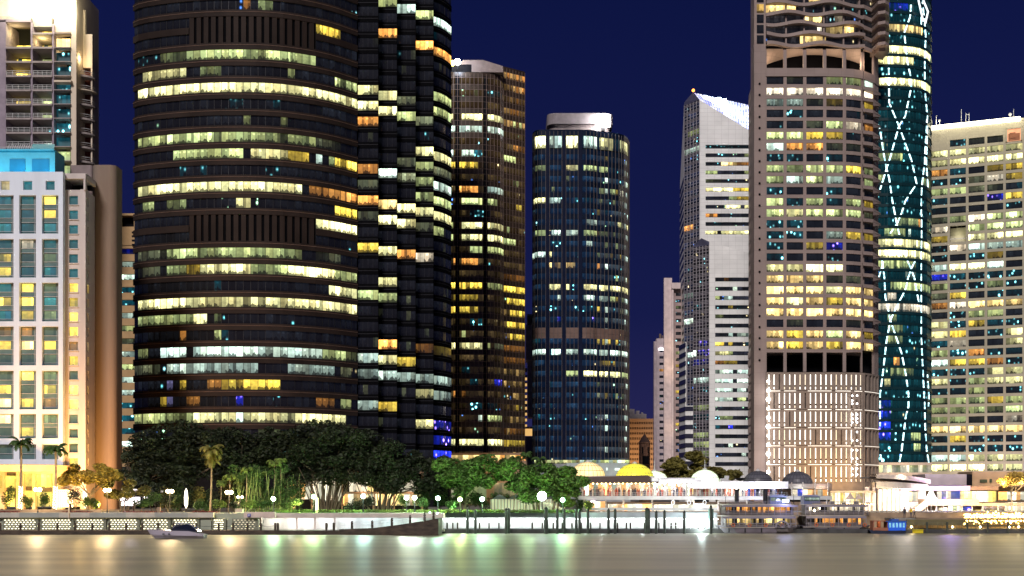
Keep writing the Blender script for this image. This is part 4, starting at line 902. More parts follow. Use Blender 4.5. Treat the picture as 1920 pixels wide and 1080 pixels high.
m = MB(); m.lathe(X(153,YT+6), YT+6.2, [(3.6,Z(165,YT)),(4.3,Z(163,YT)),(4.3,Z(161,YT)),(3.6,Z(160,YT))], 14, 0, R(-178), R(-2)); m.pbox(101,133,150,153.5,YT-1.6,2.5); m.build('canopy', m_cream, t)
m = MB(); m.pbox(20,46,-30,31,YT+2,6); m.pbox(46,92,-30,25,YT+2.2,6); m.pbox(92,133,-30,33,YT+2,6); m.face([P(46,31,YT+1.9),P(92,33,YT+1.9),P(92,25,YT+1.9),P(69,22,YT+1.9),P(46,25,YT+1.9)]); m.build('lit_crown', m_glow('crown_white', (1,.96,.72), 4.5), t)  # the crown's illumination is put in as a glow of its walls
m = MB(); m.pbox(-40,20,-30,31,YT+3,6); m.build('crown_wall', mat('crown_cream', (.8,.72,.6), .8), t)
for px in (30,75,118,150): light('POINT', P(px,12,YT-4), (1,.9,.62), 2600, t, 1.5)
light('POINT', P(150,110,YT+2), (1,.75,.4), 900, t, 1.0)
for (x_, y_) in ((30,70),(80,88),(115,92)): light('POINT', P(x_,y_-8,YT+2), (1,.8,.3), 420, t, .5)

# ------------------------------------------------------------------ hotel
rnd = random.Random(91)
ht = thing('hotel', 'white hotel with three storey window bays, turquoise lit top and warm lit base', 'hotel', (X(60,260),260,GZ)); YH = 250
wl = MB(); bays_x = [(-74,-43),(-31,-1) ,(-6.5,25.5),(36,67.5),(78.5,109.5)]
bays_x = [(-48,-16),(-6.5,25.5),(36,67.5),(78.5,109.5)]
bays_y = [(366,438),(448,520.5),(530,602.5),(612,685),(695,767.5),(776,822)]
lowb = [(833,861)]
def hwall(y0, y1): wl.pbox(-80, 118, y0, y1, YH, 1.2)
ycur = 322
sing = (339, 356)
hwall(322, 339)
xs = [-80]
for a, c in bays_x: xs += [(a+c)/2-8.5, (a+c)/2+8.5]
xs.append(118)
for i in range(0, len(xs), 2): wl.pbox(xs[i], xs[i+1], 339, 356, YH, 1.2)
hwall(356, 366); prev = 366
for (y0, y1) in bays_y + lowb:
    if y0 > prev: hwall(prev, y0)
    e_ = [-80] + [v for ab in bays_x for v in ab] + [118]
    for i in range(0, len(e_), 2): wl.pbox(e_[i], e_[i+1], y0, y1, YH, 1.2)
    prev = y1
hwall(prev, 875)
wl.pbox(117.4, 118, 322, 875, YH+1.2, .9); wl.build('front_wall', m_hotel, ht)
MB().pbox(-80, 117.6, 323, 950, YH+1.6, 30).build('core', mat('hotel_core', (.12,.11,.11), .8), ht)
codes = [['t4 t4 t4','t4 t4 t4','Y8 Y8 t4'],['t4 Y4 Y7','W3 - t4','t4 g3 t4'],['t3 Y7 t2','Y8 Y8 Y4','g3 t2 g3'],['o2 Y8 d2','o3 a9 d3','d2 Y7 g3'],['d3 Y8 a8','Y7 d3 Y8','g3 Y7 o4'],['a9 d3','d4 Y8','g3 d3'],['d3','d3','d3']]
for bi_, (y0, y1) in enumerate(bays_y+lowb):
    nrow = 3 if bi_ < 5 else (2 if bi_ == 5 else 1)
    for ci, (a, c) in enumerate(bays_x):
        q = codes[bi_][ci-1].split() if ci else ['t2']*3
        fm = MB(); fm.pbox(a, c, y0, y1, YH+.9, .1, 1)
        for v in (a, a+2.2, c-2.6, c-.4): fm.pbox(v, v+.5, y0, y1, YH+.72, .1)
        for r_ in range(nrow):
            yy = y0 + (y1-y0)*r_/nrow*1.05
            w = MB(); p = Path([(a+5, YH+.85), (c-5, YH+.85)]) if r_ or bi_ else Path([(a+5, YH+.85), (c-5, YH+.85)])
            def f_(row, px, qq=q[min(r_, len(q)-1)]):
                if qq == '-': return (.01,.012,.012)
                if qq[0] == 't': return (.012*rnd.uniform(.6,1.5),.10*rnd.uniform(.8,1.2),.12)  # teal panes: ambient light on the curtains put in as faint glow
                return roomcol(qq[0], int(qq[1]), rnd, .8, 1.1)
            panes(w, p, 0, p.len, Z(yy+17.5,YH), Z(yy+1.5,YH), 1.1, f_, r_, rnd, 0); w.build('window', W_HOTEL, ht)
            fm.pbox(a, c, yy+17.3, yy+17.9, YH+.7, .12); fm.pbox(a, c, yy+.4, yy+1, YH+.7, .12)
            if r_ < nrow-1: fm.pbox(a+2.7, c-2.7, yy+18.2, yy+26, YH+.8, .08, 1)
        fm.build('window_bay', [m_pale, mat('sage_panel', (.10,.17,.17), .4)], ht)
for ci, (a, c) in enumerate(bays_x):
    w = MB(); p = Path([((a+c)/2-8.5, YH+.7), ((a+c)/2+8.5, YH+.7)]); panes(w, p, 0, p.len, Z(356,YH), Z(339,YH), .9, lambda k, px, ci=ci: (1.1,.85,.4) if ci == 1 else (.01,.09,.11), 0, rnd, 0); w.build('top_window', W_HOTEL, ht)
# penthouse, cyan floodlight also put into its wall colour
tq = mat('cyan_lit_render', (.10,.42,.52), .8, noise=.08)
m = MB(); m.pbox(-80,103,282,322,YH+4,5.5); m.pbox(-80,101,279,282,YH+3.6,6); m.build('penthouse', tq, ht)
for a, c in ((-23,-3),(18,47),(60,92)): MB().pbox(a,c,298,321,YH+3.85,.1).build('penthouse_window', mat('turquoise_glass', (.01,.20,.34), .3), ht)
m = MB()
for i in range(12): m.tube(P(14+i*4.2,281,YH+5), P(18+i*4.2,271,YH+7), .1, n=5)
m.pbox(-80,62,275.5,276.2,YH+4.2,.12)
m.build('pergola', m_pale, ht); m = MB(); m.quad(P(57,280,YH+4),P(101,281,YH+4),P(103,270.5,YH+7),P(62,270,YH+7)); m.build('glass_canopy', mat('canopy_glass', (.10,.40,.45), .3), ht)
for px in (-20,30,80): light('AREA', P(px,321,YH+1.2), (.10,.72,1), 190, ht, 2.5, aim(P(px,321,YH+1.2), P(px,288,YH+4)), sy=.3)
# wing with single windows, loggia on top
YW = 252
wg = MB(); ys_ = [367+27.35*i for i in range(19)]
xw0, xw1 = 129.5, 146
wg.pbox(118, xw0, 356, 950, YW, 1.2); wg.pbox(xw1, 160, 356, 950, YW, 1.2); prev = 356
for i, y in enumerate(ys_):
    wg.pbox(xw0, xw1, prev, y, YW, 1.2); prev = y+16.5
    q = ['t4','t4','t4','t4','t4','t4','Y7','Y7','Y7','Y7','o3','Y7','d3','Y7','Y7','d3','d3','-','Y7'][i]
    w = MB(); p = Path([(xw0, YW+.5), (xw1, YW+.5)]); panes(w, p, 0, p.len, Z(y+16.5,YW), Z(y,YW), .9, lambda k, px, q=q: (.012,.10,.12) if q[0] == 't' else ((.01,.01,.01) if q == '-' else roomcol(q[0], int(q[1]), rnd, .8, 1.1)), i, rnd, 0); w.build('wing_window', W_HOTEL, ht)
    wg.pbox(xw0-1, xw1+1, y+16.6, y+18, YW-.2, .2)
wg.pbox(xw0, xw1, prev, 950, YW, 1.2)
wg.pbox(121, 160.5, 325, 335, YW-.4, 6); wg.pbox(156.5, 160, 335, 356, YW-.3, 1.0); wg.build('wing_wall', mat('wing_render', (.58,.52,.50), .8, noise=.14, scale=.4, stretch=(1,1,.12)), ht)
MB().pbox(120,171,337,356,YW+5,1).build('loggia_back', m_core, ht); MB().pbox(124,156,347,347.6,YW,.1).build('loggia_rail', m_core, ht)
pS3 = Path([(160.3,YW),(178,258.5)]); sw_ = MB(); so = MB(); a_, c_ = pS3.len*.18, pS3.len*.34
prev = Z(353,YW); band(sw_, pS3, 0, a_, GZ, Z(355,YW), -1, 0); band(sw_, pS3, c_, pS3.len, GZ, Z(355,YW), -1, 0)
for i, y in enumerate(ys_):
    zt, zb = Z(y,YW), Z(y+16.5,YW)
    band(sw_, pS3, a_, c_, zt, prev, -1, -.002); prev = zb
    q = 'Y6' if i in (6,7,8,11,13) else ('w4' if i == 10 else 'd2')
    panes(so, pS3, a_, c_, zb, zt, 2, lambda k, px, q=q: roomcol(q[0], int(q[1]), rnd), i, rnd, -.6)
band(sw_, pS3, a_, c_, GZ, prev, -1, -.002); band(sw_, pS3, 0, pS3.len, Z(336,YW), Z(325,YW), -1, .2)
sw_.build('return_wall', mat('wing_render', (.58,.52,.50)), ht); so.build('return_window', W_HOTEL, ht)
m = MB(); m.prism(rrect(X(172,259), X(218,259), 258.6, 264, 1.3, 6), GZ, Z(310,259)); m.build('stair_core', m_tan, ht)
m = MB(); m.prism(rrect(X(133,262), X(176,262), 261, 265, .6), GZ, Z(312,262)); m.build('rear_block', mat('rear_mauve', (.26,.20,.19), .85), ht)
MB().prism([(X(118.5,YW+2),YW+1.4),(X(159.5,YW+2),YW+1.4),(X(175,258),258),(X(125,258),258)], GZ, Z(356,YW)).build('wing_core', m_core, ht)
# ground floor, arched porch
m = MB(); m.pbox(-80,8,875,957,YH,1.2); 
for a, c in ((30,44),(60,66),(98,118)): m.pbox(a,c,875,957,YH,1.2)
m.pbox(8,30,875,885,YH,1.2); m.pbox(44,60,875,888,YH,1.2); m.pbox(66,98,875,888,YH,1.2); m.build('base_wall', mat('base_render', (.60,.50,.36), .8), ht)
m = MB(); m.lathe(X(30,YH-2), YH+2, [(9.4,Z(886,YH)),(9.8,Z(885,YH)),(9.8,Z(873,YH)),(9.4,Z(872,YH)),(.01,Z(872,YH))], 24, 0, R(180), R(360)); m.build('porch_canopy', mat('porch_cream', (.62,.45,.28), .7), ht)
f2 = lambda k, px: roomcol('Y' if px < 100 else 'w', 7, rnd)
for (a, c, y0, y1) in ((8,30,892,915),(-14,4,892,915),(44,60,888,912),(67,97,888,914),(67,97,922,950),(40,60,920,950),(8,28,922,950)):
    w = MB(); p = Path([(a, YH-.05 if a < 0 else YH+.8), (c, YH-.05 if a < 0 else YH+.8)]); panes(w, p, 0, p.len, Z(y1,YH), Z(y0,YH), 1.0, f2, 0, rnd, 0); w.build('base_window', W_HOTEL, ht)
en = MB()
for i in range(8): en.pbox(104+i*4, 105+i*4, 921, 952, YH-3, .5)
en.pbox(102,136,918,921,YH-3.2,3); en.build('entrance_frame', m_pale, ht)
en = MB(); en.pbox(104,136,922,951,YH-2,.2); en.build('entrance_glass', m_glow('entrance_glow', (1,.93,.72), 2.2), ht)
for i, (x_, y_, pw) in enumerate(((15,935,3800),(52,938,3800),(90,938,3800),(118,925,3500),(150,930,4200),(190,936,4200),(-25,935,3800))):
    light('POINT', P(x_,y_,238 if x_ < 120 else 244), (1,.55,.15), pw*.42, ht, .6)
for px, k_ in ((20,1),(80,1),(140,.8),(200,1.2)): light('SPOT', P(px,948,232 if px < 120 else 240), (1,.48,.12), 19000*k_, ht, 1.5, aim(P(px,948,232), P(px,820,252)), 110)

# ------------------------------------------------------------------ quay and promenade
m_quay = mat('quay_timber', (.055,.040,.030), .75, noise=.5, scale=.8, bump=.4, stretch=(1,1,3))
m_white_w = mat('promenade_white', (.62,.62,.56), .7, noise=.2, scale=.6, stretch=(1,1,.3))
m_lgreen = mat('promenade_sage', (.33,.36,.28), .7, noise=.12, scale=.5)
xL, x365, x620, x825 = X(-120,198), X(365,200), X(620,200), X(825,200)
mb = MB(); mb.box(X(-200,198), X(636,198), 198, 202.6, -.6, LZ); mb.build('quay_edge', m_quay, kind='structure')
mb = MB(); mb.box(X(-200,202), X(484,202), 202.6, 203.0, LZ, 2.3); mb.box(X(-200,202), X(484,202), 203.0, 213.5, LZ, GZ-.02); mb.build('embankment', m_lgreen, kind='structure')
mb = MB(); mb.box(X(1345,212), X(2400,212), 212.2, 213.6, -.6, GZ-.02); mb.build('embankment', mat('embankment_tan', (.36,.26,.17), .85, noise=.3), kind='structure')
def labelled(o, label, cat, group=None):
    o['label'] = label; o['category'] = cat
    if group: o['group'] = group
    return o
ORD = ['first','second','third','fourth','fifth','sixth','seventh','eighth','ninth','tenth','eleventh','twelfth','thirteenth','fourteenth','fifteenth','sixteenth','seventeenth','eighteenth','nineteenth','twentieth']
# wall panels with rows of little lights
pan = [(5,72),(76,138),(141,199),(204,262),(266,320),(323,374),(398,424),(435,484)]
upc = [mat('parapet_a', (.50,.47,.40), .8), mat('parapet_b', (.36,.37,.33), .8)]
for i, (a, c) in enumerate(pan):
    t = thing('lit_wall_panel', f'{ORD[i]} panel from the left of pierced wall full of tiny warm lights above the waterside walk', 'wall panel', P((a+c)/2, 995, 202), 'wall panels with tiny lights')
    m = MB(); m.pbox(a, c, 972.5, 994.5, 202.2, .4); m.build('panel', mat('panel_sage_dark', (.21,.22,.16), .8), t)
    g = MB(); dim = i == 7
    nn = max(4, int((c-a-6)/6.2))
    for r_ in range(5):
        y = 975.2+r_*4.0
        for j in range(nn):
            x = a+4+(c-a-8)*(j+(.5 if r_ % 2 else .1))/nn
            g.pbox(x-1.6, x+1.6, y-.75, y+.75, 202.12, .06)
    g.build('light_grid', m_glow('wall_dot' + ('_dim' if dim else ''), (1,.92,.66), .35 if dim else 2.2), t)
for i, (a, c) in enumerate(((-40,36),(36,110),(110,168),(168,236),(236,290),(290,352),(352,400))):
    t = MB(); t.pbox(a+.1, c-.1, 961, 970.5, 201.8, .7); labelled(t.build('parapet_panel', upc[i % 2]), f'{ORD[i]} {"cream" if i%2==0 else "grey"} parapet panel from the left edge above the pierced wall', 'parapet', 'parapet panels')
t = MB(); t.pbox(376,396,971,994.5,202.3,.3); labelled(t.build('service_gate', m_lgreen), 'plain sage green gate in the wall beside the motor cruiser', 'gate')
t = thing('wayfinding_board', 'pinkish parapet board carrying a small blue sign', 'board', P(450,966,201.5))
m = MB(); m.pbox(457,516,960,970.5,201.5,.8); m.build('board', mat('board_pink', (.62,.50,.44), .7), t)
m = MB(); m.pbox(464,470,963.5,969,201.35,.15); m.build('blue_sign', mat('sign_blue', (.05,.07,.45), .5), t); m = MB(); m.pbox(465,469,964.8,965.6,201.25,.1); m.pbox(465,469,966.8,967.4,201.25,.1); m.pbox(466.2,466.9,964.8,968.3,201.2,.1); m.build('sign_mark', mat('sign_white', (.8,.8,.8), .5), t)
# white lit undercroft on the left, behind the ramp
t = thing('undercroft', 'white lit undercroft wall with pinkish columns behind the curving ramp', 'undercroft', P(640,990,204))
m = MB(); m.pbox(490,830,971,995,205.5,.5); m.build('back_wall', m_white_w, t)
m = MB(); m.box(X(484,203.2),X(832,203.2),203.2,213,Z(970.8,203.2),GZ-.01); m.pbox(520,592,964,971.2,203.05,.12); m.build('fascia', mat('fascia_pink', (.60,.52,.46), .7), t)
for x in (487,555,589,626): MB().pbox(x, x+3, 970.9, 995, 203.4, .4).build('column', mat('fascia_pink'  , (.60,.52,.46), .7), t)
m = MB(); m.box(X(484,202),X(832,202),202.7,206.5,LZ-.3,LZ); m.build('floor', m_walk, t)
for x, c_ in ((510,(1,.95,.88)),(545,(1,.93,.9)),(575,(.98,.93,1)),(610,(.95,.95,1)),(650,(.8,.88,1)),(690,(.7,.85,1)),(730,(.7,.9,1)),(775,(.8,1,1))): light('POINT', P(x,977,204.0), c_, 170, t, .25)
# curving ramp
t = thing('ramp', 'dark curving ramp rising out of the water towards the river stairs', 'ramp', P(740,1000,198))
arc = [(636,198.2,992.5),(665,197.6,991.5),(700,196.6,990.3),(735,195.4,986),(765,194.4,981.5),(795,194,976.5),(822,194.2,972)]
m = MB()
for (a,Ya,ya),(c,Yc,yc) in zip(arc, arc[1:]):
    A, B = P(a,ya,Ya), P(c,yc,Yc)
    m.quad((A[0],A[1],-.5),(B[0],B[1],-.5),B,A); m.quad(A,B,(B[0],B[1]+3.2,B[2]),(A[0],A[1]+3.2,A[2])); m.quad((B[0],B[1]+3.2,-.5),(A[0],A[1]+3.2,-.5),(A[0],A[1]+3.2,A[2]),(B[0],B[1]+3.2,B[2]))
e = P(822,972,194.2); m.quad((e[0],e[1],-.5),(X(826,198),202,-.5),(X(826,198),202,e[2]),e); m.quad((e[0],197.4,-.5),(e[0],e[1],-.5),e,(e[0],197.4,e[2]))
m.build('ramp_wall', m_quay, t)
m = MB()
for (a,Ya,ya),(c,Yc,yc) in zip(arc, arc[1:]):
    for dz in (1.0, .6): m.tube((X(a,Ya),Ya+.2,Z(ya,Ya)+dz),(X(c,Yc),Yc+.2,Z(yc,Yc)+dz),.028,n=5)
    for f in (0,.33,.66): x_ = X(a,Ya)*(1-f)+X(c,Yc)*f; yy = Ya*(1-f)+Yc*f+.2; zz_ = Z(ya,Ya)*(1-f)+Z(yc,Yc)*f; m.tube((x_,yy,zz_),(x_,yy,zz_+1),.025,n=5)
m.build('handrail', m_pale, t)
for x in (806,820): 
    g = MB(); g.ball(P(x,962.5 if x == 820 else 961,196), .13); g.build('rail_lamp', m_glow('cyan_white', (.75,1,.95), 8), t)
light('POINT', P(800,972,199), (.8,1,.95), 120, t, .3)
# bollards along the left walk
bx_ = [0.5,38.5,73,107.5,141,173,205,236.5,266.5,296.5,325,368,410,437,464,489,516,521,612,626,660,698,735,769,796,813]
for i, px in enumerate(bx_):
    if px <= 626: Y, yb = 198.6, 995.3
    else:
        for (a,Ya,ya),(c,Yc,yc) in zip(arc, arc[1:]):
            if a <= px <= c: f = (px-a)/(c-a); Y = Ya+(Yc-Ya)*f+.35; yb = ya+(yc-ya)*f
    z0 = Z(yb, Y); lab = f'bollard {"on the curving ramp" if px>626 else "along the left quay"}, {ORD[i] if i<20 else ORD[i-20]+" after the twentieth"} counted from the left edge'
    t = thing('bollard', 'dark timber '+lab, 'bollard', (X(px,Y), Y, z0), 'dark bollards along the waterside walk')
    m = MB(); h = 1.15 if px <= 626 else 1.1; m.tube((X(px,Y),Y,z0-.3),(X(px,Y),Y,z0+h),.19,.19,10); m.tube((X(px,Y),Y,z0+h),(X(px,Y),Y,z0+h+.12),.19,.07,10); m.build('post', m_quay, t)
    if px < 520 and i+1 < len(bx_) and bx_[i+1] < 520:
        m = MB(); xn = X(bx_[i+1],Y); x0 = X(px,Y)
        for j in range(6):
            f0, f1 = j/6, (j+1)/6; s_ = lambda f: z0+.85-.35*4*f*(1-f)*.5
            m.tube((x0+(xn-x0)*f0,Y,s_(f0)),(x0+(xn-x0)*f1,Y,s_(f1)),.03,n=5,cap=False)
        m.build('chain', m_metal, t)
    if px > 60 and px < 500 and i % 1 == 0:
        m = MB(); m.ball((X(px-3,Y), Y+.25, z0+.75), .07); m.build('post_lamp', m_glow('post_lamp', (1,.95,.5), 9), t)
# right quay
mb = MB(); mb.box(X(826,205.5), X(2100,205.5), 205.5, 212.2, -.6, LZ+.03); mb.build('right_quay_edge', mat('quay_concrete_dark', (.055,.055,.055), .8, noise=.4, scale=.6), kind='structure')
t = thing('undercroft', 'long blazing white undercroft behind the mooring piles', 'undercroft', P(1080,990,210))
m = MB(); m.pbox(826,1345,968,993,211,.5); m.build('back_wall', m_white_w, t)
m = MB(); m.box(X(826,208),X(1345,208),208,213.2,Z(970.5,208),GZ+.0); m.build('fascia', mat('fascia_grey', (.42,.46,.50), .7), t)
g = MB()
for x in range(830,1345,13): g.pbox(x, x+9.5, 972.4, 974.2, 210.6, .2)
g.build('strip_lamp', m_glow('strip_cool', (.92,.97,1), 5, True), t)
for i, x in enumerate(range(842,1345,26)): light('POINT', P(x,977,209.6), (.88,.95,1), 130, t, .25)
posts = [838,848,858,879,898,917,935,958,973,990,1008,1018,1026,1107,1124,1158,1175,1182,1209,1235,1259,1267,1329]
posts = [838.5,849,858,899,917,935.5,998,1017,1037.5,1054,1072.5,1090,1107.5,1125,1158,1174.5,1182,1208.5,1235.5,1258.5,1267]
for i, px in enumerate(posts):
    Y = 206.2; z0 = LZ; t = thing('bollard', f'short dark bollard on the right quay, {ORD[min(i,19)] if i<20 else "last"} from its left end', 'bollard', (X(px,Y),Y,z0), 'short bollards before the white undercroft')
    m = MB(); m.tube((X(px,Y),Y,z0-.1),(X(px,Y),Y,z0+1.0),.13,n=9); m.tube((X(px,Y),Y,z0+1.0),(X(px,Y),Y,z0+1.08),.13,.05,9); m.build('post', m_quay, t)
piles = [(876.5,957),(891.5,958),(949,956),(954,956),(1024,954),(1045,957),(1058,956),(1080.5,957),(1086.5,958),(1102.5,957),(1141,957),(1153.5,957),(1213,955),(1216.5,957),(1230.5,961),(1246,960),(1283,961),(1333,950)]
for i, (px, yt) in enumerate(piles):
    Y = 204.4 - (i % 3)*.5; r_ = .24 if px not in (1213,1024) else .36
    t = thing('mooring_pile', f'tall dark mooring pile in the water, {ORD[i]} from the left', 'mooring pile', (X(px,Y),Y,-.4), 'mooring piles along the right quay')
    m = MB(); zt = Z(yt,Y); m.tube((X(px,Y),Y,-1.2),(X(px,Y),Y,zt),r_,r_*.92,10); m.build('shaft', mat('pile_steel', (.05,.06,.05), .7, noise=.4, scale=1), t)
    m = MB(); m.tube((X(px,Y),Y,zt),(X(px,Y),Y,zt+.35),r_*1.05,.04,10); m.build('cap', m_metal, t)
t = thing('mooring_pile', 'short thick grey green pile beside the paddle steamer bow', 'mooring pile', P(1333,980,206))
m = MB(); m.tube(P(1333,990,206), P(1333,954,206), .42, n=12); m.build('shaft', mat('green_steel', (.10,.16,.14), .6), t)
t = MB()
for x in range(1255,1352,10): t.tube(P(x,992,205.9), P(x,979,205.9), .035, n=5)
for y in (979,985): t.tube(P(1255,y,205.9), P(1352,y,205.9), .035, n=5)
labelled(t.build('quay_railing', m_pale), 'thin pale railing on the quay beside the steamer bow', 'railing')
fx = thing('floodlight', 'dazzling white lamp low on the quay in front of the steamer bow', 'floodlight', P(1316,992,205.8))
g = MB(); g.tube(P(1316,992,205.8), P(1316,988.5,205.8), .08); g.build('post', m_metal, fx); g = MB(); g.ball(P(1316,986,205.8), .42); g.build('lamp', m_glow('flood_cyan_white', (.85,1,1), 40), fx); light('POINT', P(1316,985,205.0), (.8,1,.97), 1500, fx, .4)
# promenade lawn and hedge
mb = MB(); mb.quad((X(470,206),203.2,GZ+.03),(X(1090,206),208.2,GZ+.03),(X(1090,232),232,GZ+.03),(X(470,232),232,GZ+.03)); mb.build('lawn', mat('lawn_green', (.05,.14,.02), .9, noise=.5, scale=2), kind='structure')

# ------------------------------------------------------------------ vegetation
def leafmat(n_, col, n2=.7):
    m = mat(n_, col, .7, noise=n2, scale=.35)
    b = m.node_tree.nodes['Principled BSDF']; b.inputs['Subsurface Weight'].default_value = 0; return m
L_DARK = leafmat('leaf_dark', (.014,.022,.006)); L_MID = leafmat('leaf_mid', (.040,.085,.016)); L_GOLD = leafmat('leaf_olive', (.17,.15,.03)); L_BRIGHT = leafmat('leaf_bright', (.12,.17,.03)); L_SUNG = leafmat('leaf_warm_lit', (.34,.25,.04))  # the gold leaf colour carries the warm lamp light
m_bark = mat('bark', (.10,.075,.05), .9, noise=.5, scale=2, bump=.4, stretch=(2,2,.4)); m_pbark = mat('palm_bark', (.30,.22,.14), .85, noise=.3, scale=2)
def leaves(mb, blobs, n_, size, rnd, flat=.5):
    tot = sum(b[3]*b[4]*b[5] for b in blobs)**1
    wts = [b[3]*b[5]*(.5+b[4]/10) for b in blobs]; sw = sum(wts)
    for b, w in zip(blobs, wts):
        for _ in range(int(n_*w/sw)):
            while True:
                v = Vector((rnd.uniform(-1,1), rnd.uniform(-1,1), rnd.uniform(-1,1)))
                if .25 < v.length < 1: break
            rr = .72+.34*rnd.random() if rnd.random() < .75 else rnd.random()
            v = v.normalized()*rr
            c = Vector((b[0]+v.x*b[3], b[1]+v.y*b[4], b[2]+v.z*b[5]))
            u = Vector((rnd.gauss(0,1), rnd.gauss(0,1), rnd.gauss(0,flat))).normalized(); w2 = u.cross(Vector((rnd.gauss(0,1), rnd.gauss(0,1), rnd.gauss(0,1)))).normalized()
            s = size*rnd.uniform(.5,1.3); a = c-u*s; d = c+u*s; e_ = w2*s*.45
            mb.quad(tuple(a), tuple(c-e_), tuple(d), tuple(c+e_))
def limb(mb, a, b, r0, r1, rnd, n=4, wob=.25):
    a = Vector(a); b = Vector(b); prev = a; pr = r0; L = (b-a).length
    for i in range(1, n+1):
        q = a.lerp(b, i/n) + (Vector((rnd.uniform(-1,1), rnd.uniform(-1,1), rnd.uniform(-.4,.4)))*L*wob/n if i < n else Vector())
        r = r0+(r1-r0)*i/n; mb.tube(tuple(prev), tuple(q), pr, r, 7, cap=False); prev = q; pr = r
def tree(label, base, blobs_px, Y, lmat, nleaf, lsize, seed, trunks=1, tr=.35, group=None, name='tree', fan=0, depth=.7):
    rnd = random.Random(seed); bx0 = X(base[0], Y); z0 = GZ
    t = thing(name, label, 'tree', (bx0, Y, z0), group)
    blobs = []
    for (px, py, rx, ry) in blobs_px:
        k = Y/F; n_ = max(4, int(rx*ry/110))
        for i in range(n_):                     # many small lobes inside the big mass, so the outline stays ragged
            a = rnd.uniform(0, 6.283); q = math.sqrt(rnd.random())*.92
            bx = px+math.cos(a)*rx*q; by = py+math.sin(a)*ry*q; rr = rnd.uniform(.11,.33)
            blobs.append((X(bx,Y), Y+rnd.uniform(-1,1)*rx*k*depth*.6, Z(by,Y), rx*k*rr*1.15+.5, rx*k*rr+.5, ry*k*rr+.4))
    lm_ = MB(); leaves(lm_, blobs, nleaf, lsize, rnd); lm_.build('crown', lmat, t)
    tb_ = MB()
    tops = sorted(blobs, key=lambda b: -b[2])
    for ti in range(trunks):
        off = (ti-(trunks-1)/2)*tr*2.6
        cx_ = sum(b[0] for b in blobs)/len(blobs); zc = sum(b[2] for b in blobs)/len(blobs)
        fork = Vector((bx0+off*1.4+(cx_-bx0)*.25, Y+rnd.uniform(-.5,.5), z0+(zc-z0)*.45))
        limb(tb_, (bx0+off, Y, z0-.1), tuple(fork), tr, tr*.7, rnd, 3, .15)
        for j in range(6 if trunks < 3 else 3):
            b = rnd.choice(blobs); limb(tb_, tuple(fork), (b[0],b[1],b[2]), tr*.5, tr*.12, rnd, 4, .3)
    for j in range(fan):
        a = -.9+1.8*j/(fan-1); limb(tb_, (bx0+a*2.0, Y-1+rnd.uniform(-.6,.6), z0), (bx0+a*6.0+rnd.uniform(-.6,.6), Y+rnd.uniform(-1,1), z0+6.5+rnd.uniform(0,2)), .12, .05, rnd, 3, .1)
    tb_.build('trunk', m_bark, t)
    return t
G1 = 'dark park trees in front of the curved tower'
tree('dark tree with ragged crown beside the hotel corner, behind the second lamp', (232,952), [(268,850,42,32),(300,900,55,30),(250,890,28,22)], 224, L_DARK, 9000, .34, 1, 2, .35, G1)
tree('tallest dark rounded tree at the left of the park mass', (335,952), [(330,822,55,32),(380,830,60,35),(300,860,60,40),(390,870,60,35)], 228, L_DARK, 13000, .36, 2, 1, .5, G1)
tree('dark park tree rising over the palm with the skirt of dead fronds', (440,952), [(440,835,50,28),(480,850,55,35),(440,880,55,28),(500,815,28,16)], 230, L_DARK, 10000, .36, 3, 2, .4, G1)
tree('dark broad tree over the bamboo clump in mid park', (535,952), [(530,850,60,40),(560,825,45,26),(540,895,60,22)], 229, L_DARK, 9500, .36, 4, 1, .45, G1)
tree('huge banyan with a fan of hanging roots at the park centre', (615,953), [(620,830,75,38),(590,870,70,35),(680,845,60,38),(660,880,70,26)], 226, L_DARK, 15000, .38, 5, 3, .4, G1, fan=26)
tree('wide dark tree sloping down towards the ramp end', (716,952), [(720,870,60,38),(770,888,55,32),(690,900,60,20),(800,905,35,26)], 224, L_DARK, 11000, .36, 6, 3, .3, G1, fan=9)
tree('dark round tree behind the gap before the green lit trees', (800,950), [(800,872,35,28),(835,880,30,26)], 236, L_DARK, 5000, .36, 7, 1, .3, G1)
G2 = 'green lit trees beside the domed pier'; L_MID2 = leafmat('leaf_green_olive', (.06,.12,.018))
tree('round green lit tree just right of the ramp end', (866,952), [(865,885,48,32),(905,880,42,34),(850,905,36,24),(900,865,30,20)], 220, L_MID2, 11000, .34, 8, 2, .28, G2)
tree('green lit tree with spreading limbs over the floodlit tent', (1005,952), [(965,890,42,26),(1000,905,50,28),(960,868,25,12),(1015,885,36,18)], 221, L_MID2, 8500, .34, 9, 2, .22, G2)
tree('green lit tree leaning over the pier restaurant end', (1040,952), [(1050,905,42,26),(1072,915,22,22),(1055,932,24,14)], 219, L_MID2, 7500, .34, 10, 2, .22, G2)
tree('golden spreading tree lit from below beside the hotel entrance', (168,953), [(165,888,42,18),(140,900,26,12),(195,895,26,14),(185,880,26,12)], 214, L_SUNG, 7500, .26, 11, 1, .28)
tree('smaller olive tree between the golden tree and the dark park', (228,950), [(225,905,30,18),(250,918,26,14),(215,925,18,10)], 216, L_GOLD, 4500, .28, 12, 2, .14)
tree('olive street tree behind the white domes, nearer the slim towers', (1262,925), [(1255,880,38,18),(1290,868,34,18),(1270,890,44,14)], 300, L_GOLD, 7000, .45, 13, 1, .4)
tree('olive street tree behind the domes beside the grid tower', (1345,925), [(1330,880,38,18),(1355,890,34,14),(1310,870,24,14)], 302, L_GOLD, 6000, .45, 14, 1, .4)
tree('small tree blazing with golden light on the far right terrace', (1898,925), [(1895,902,26,14),(1918,898,22,16),(1880,908,14,9)], 232, mat('leaf_lit_gold', (.55,.38,.08), .7, noise=.4, scale=.8), 3500, .22, 15, 1, .15)
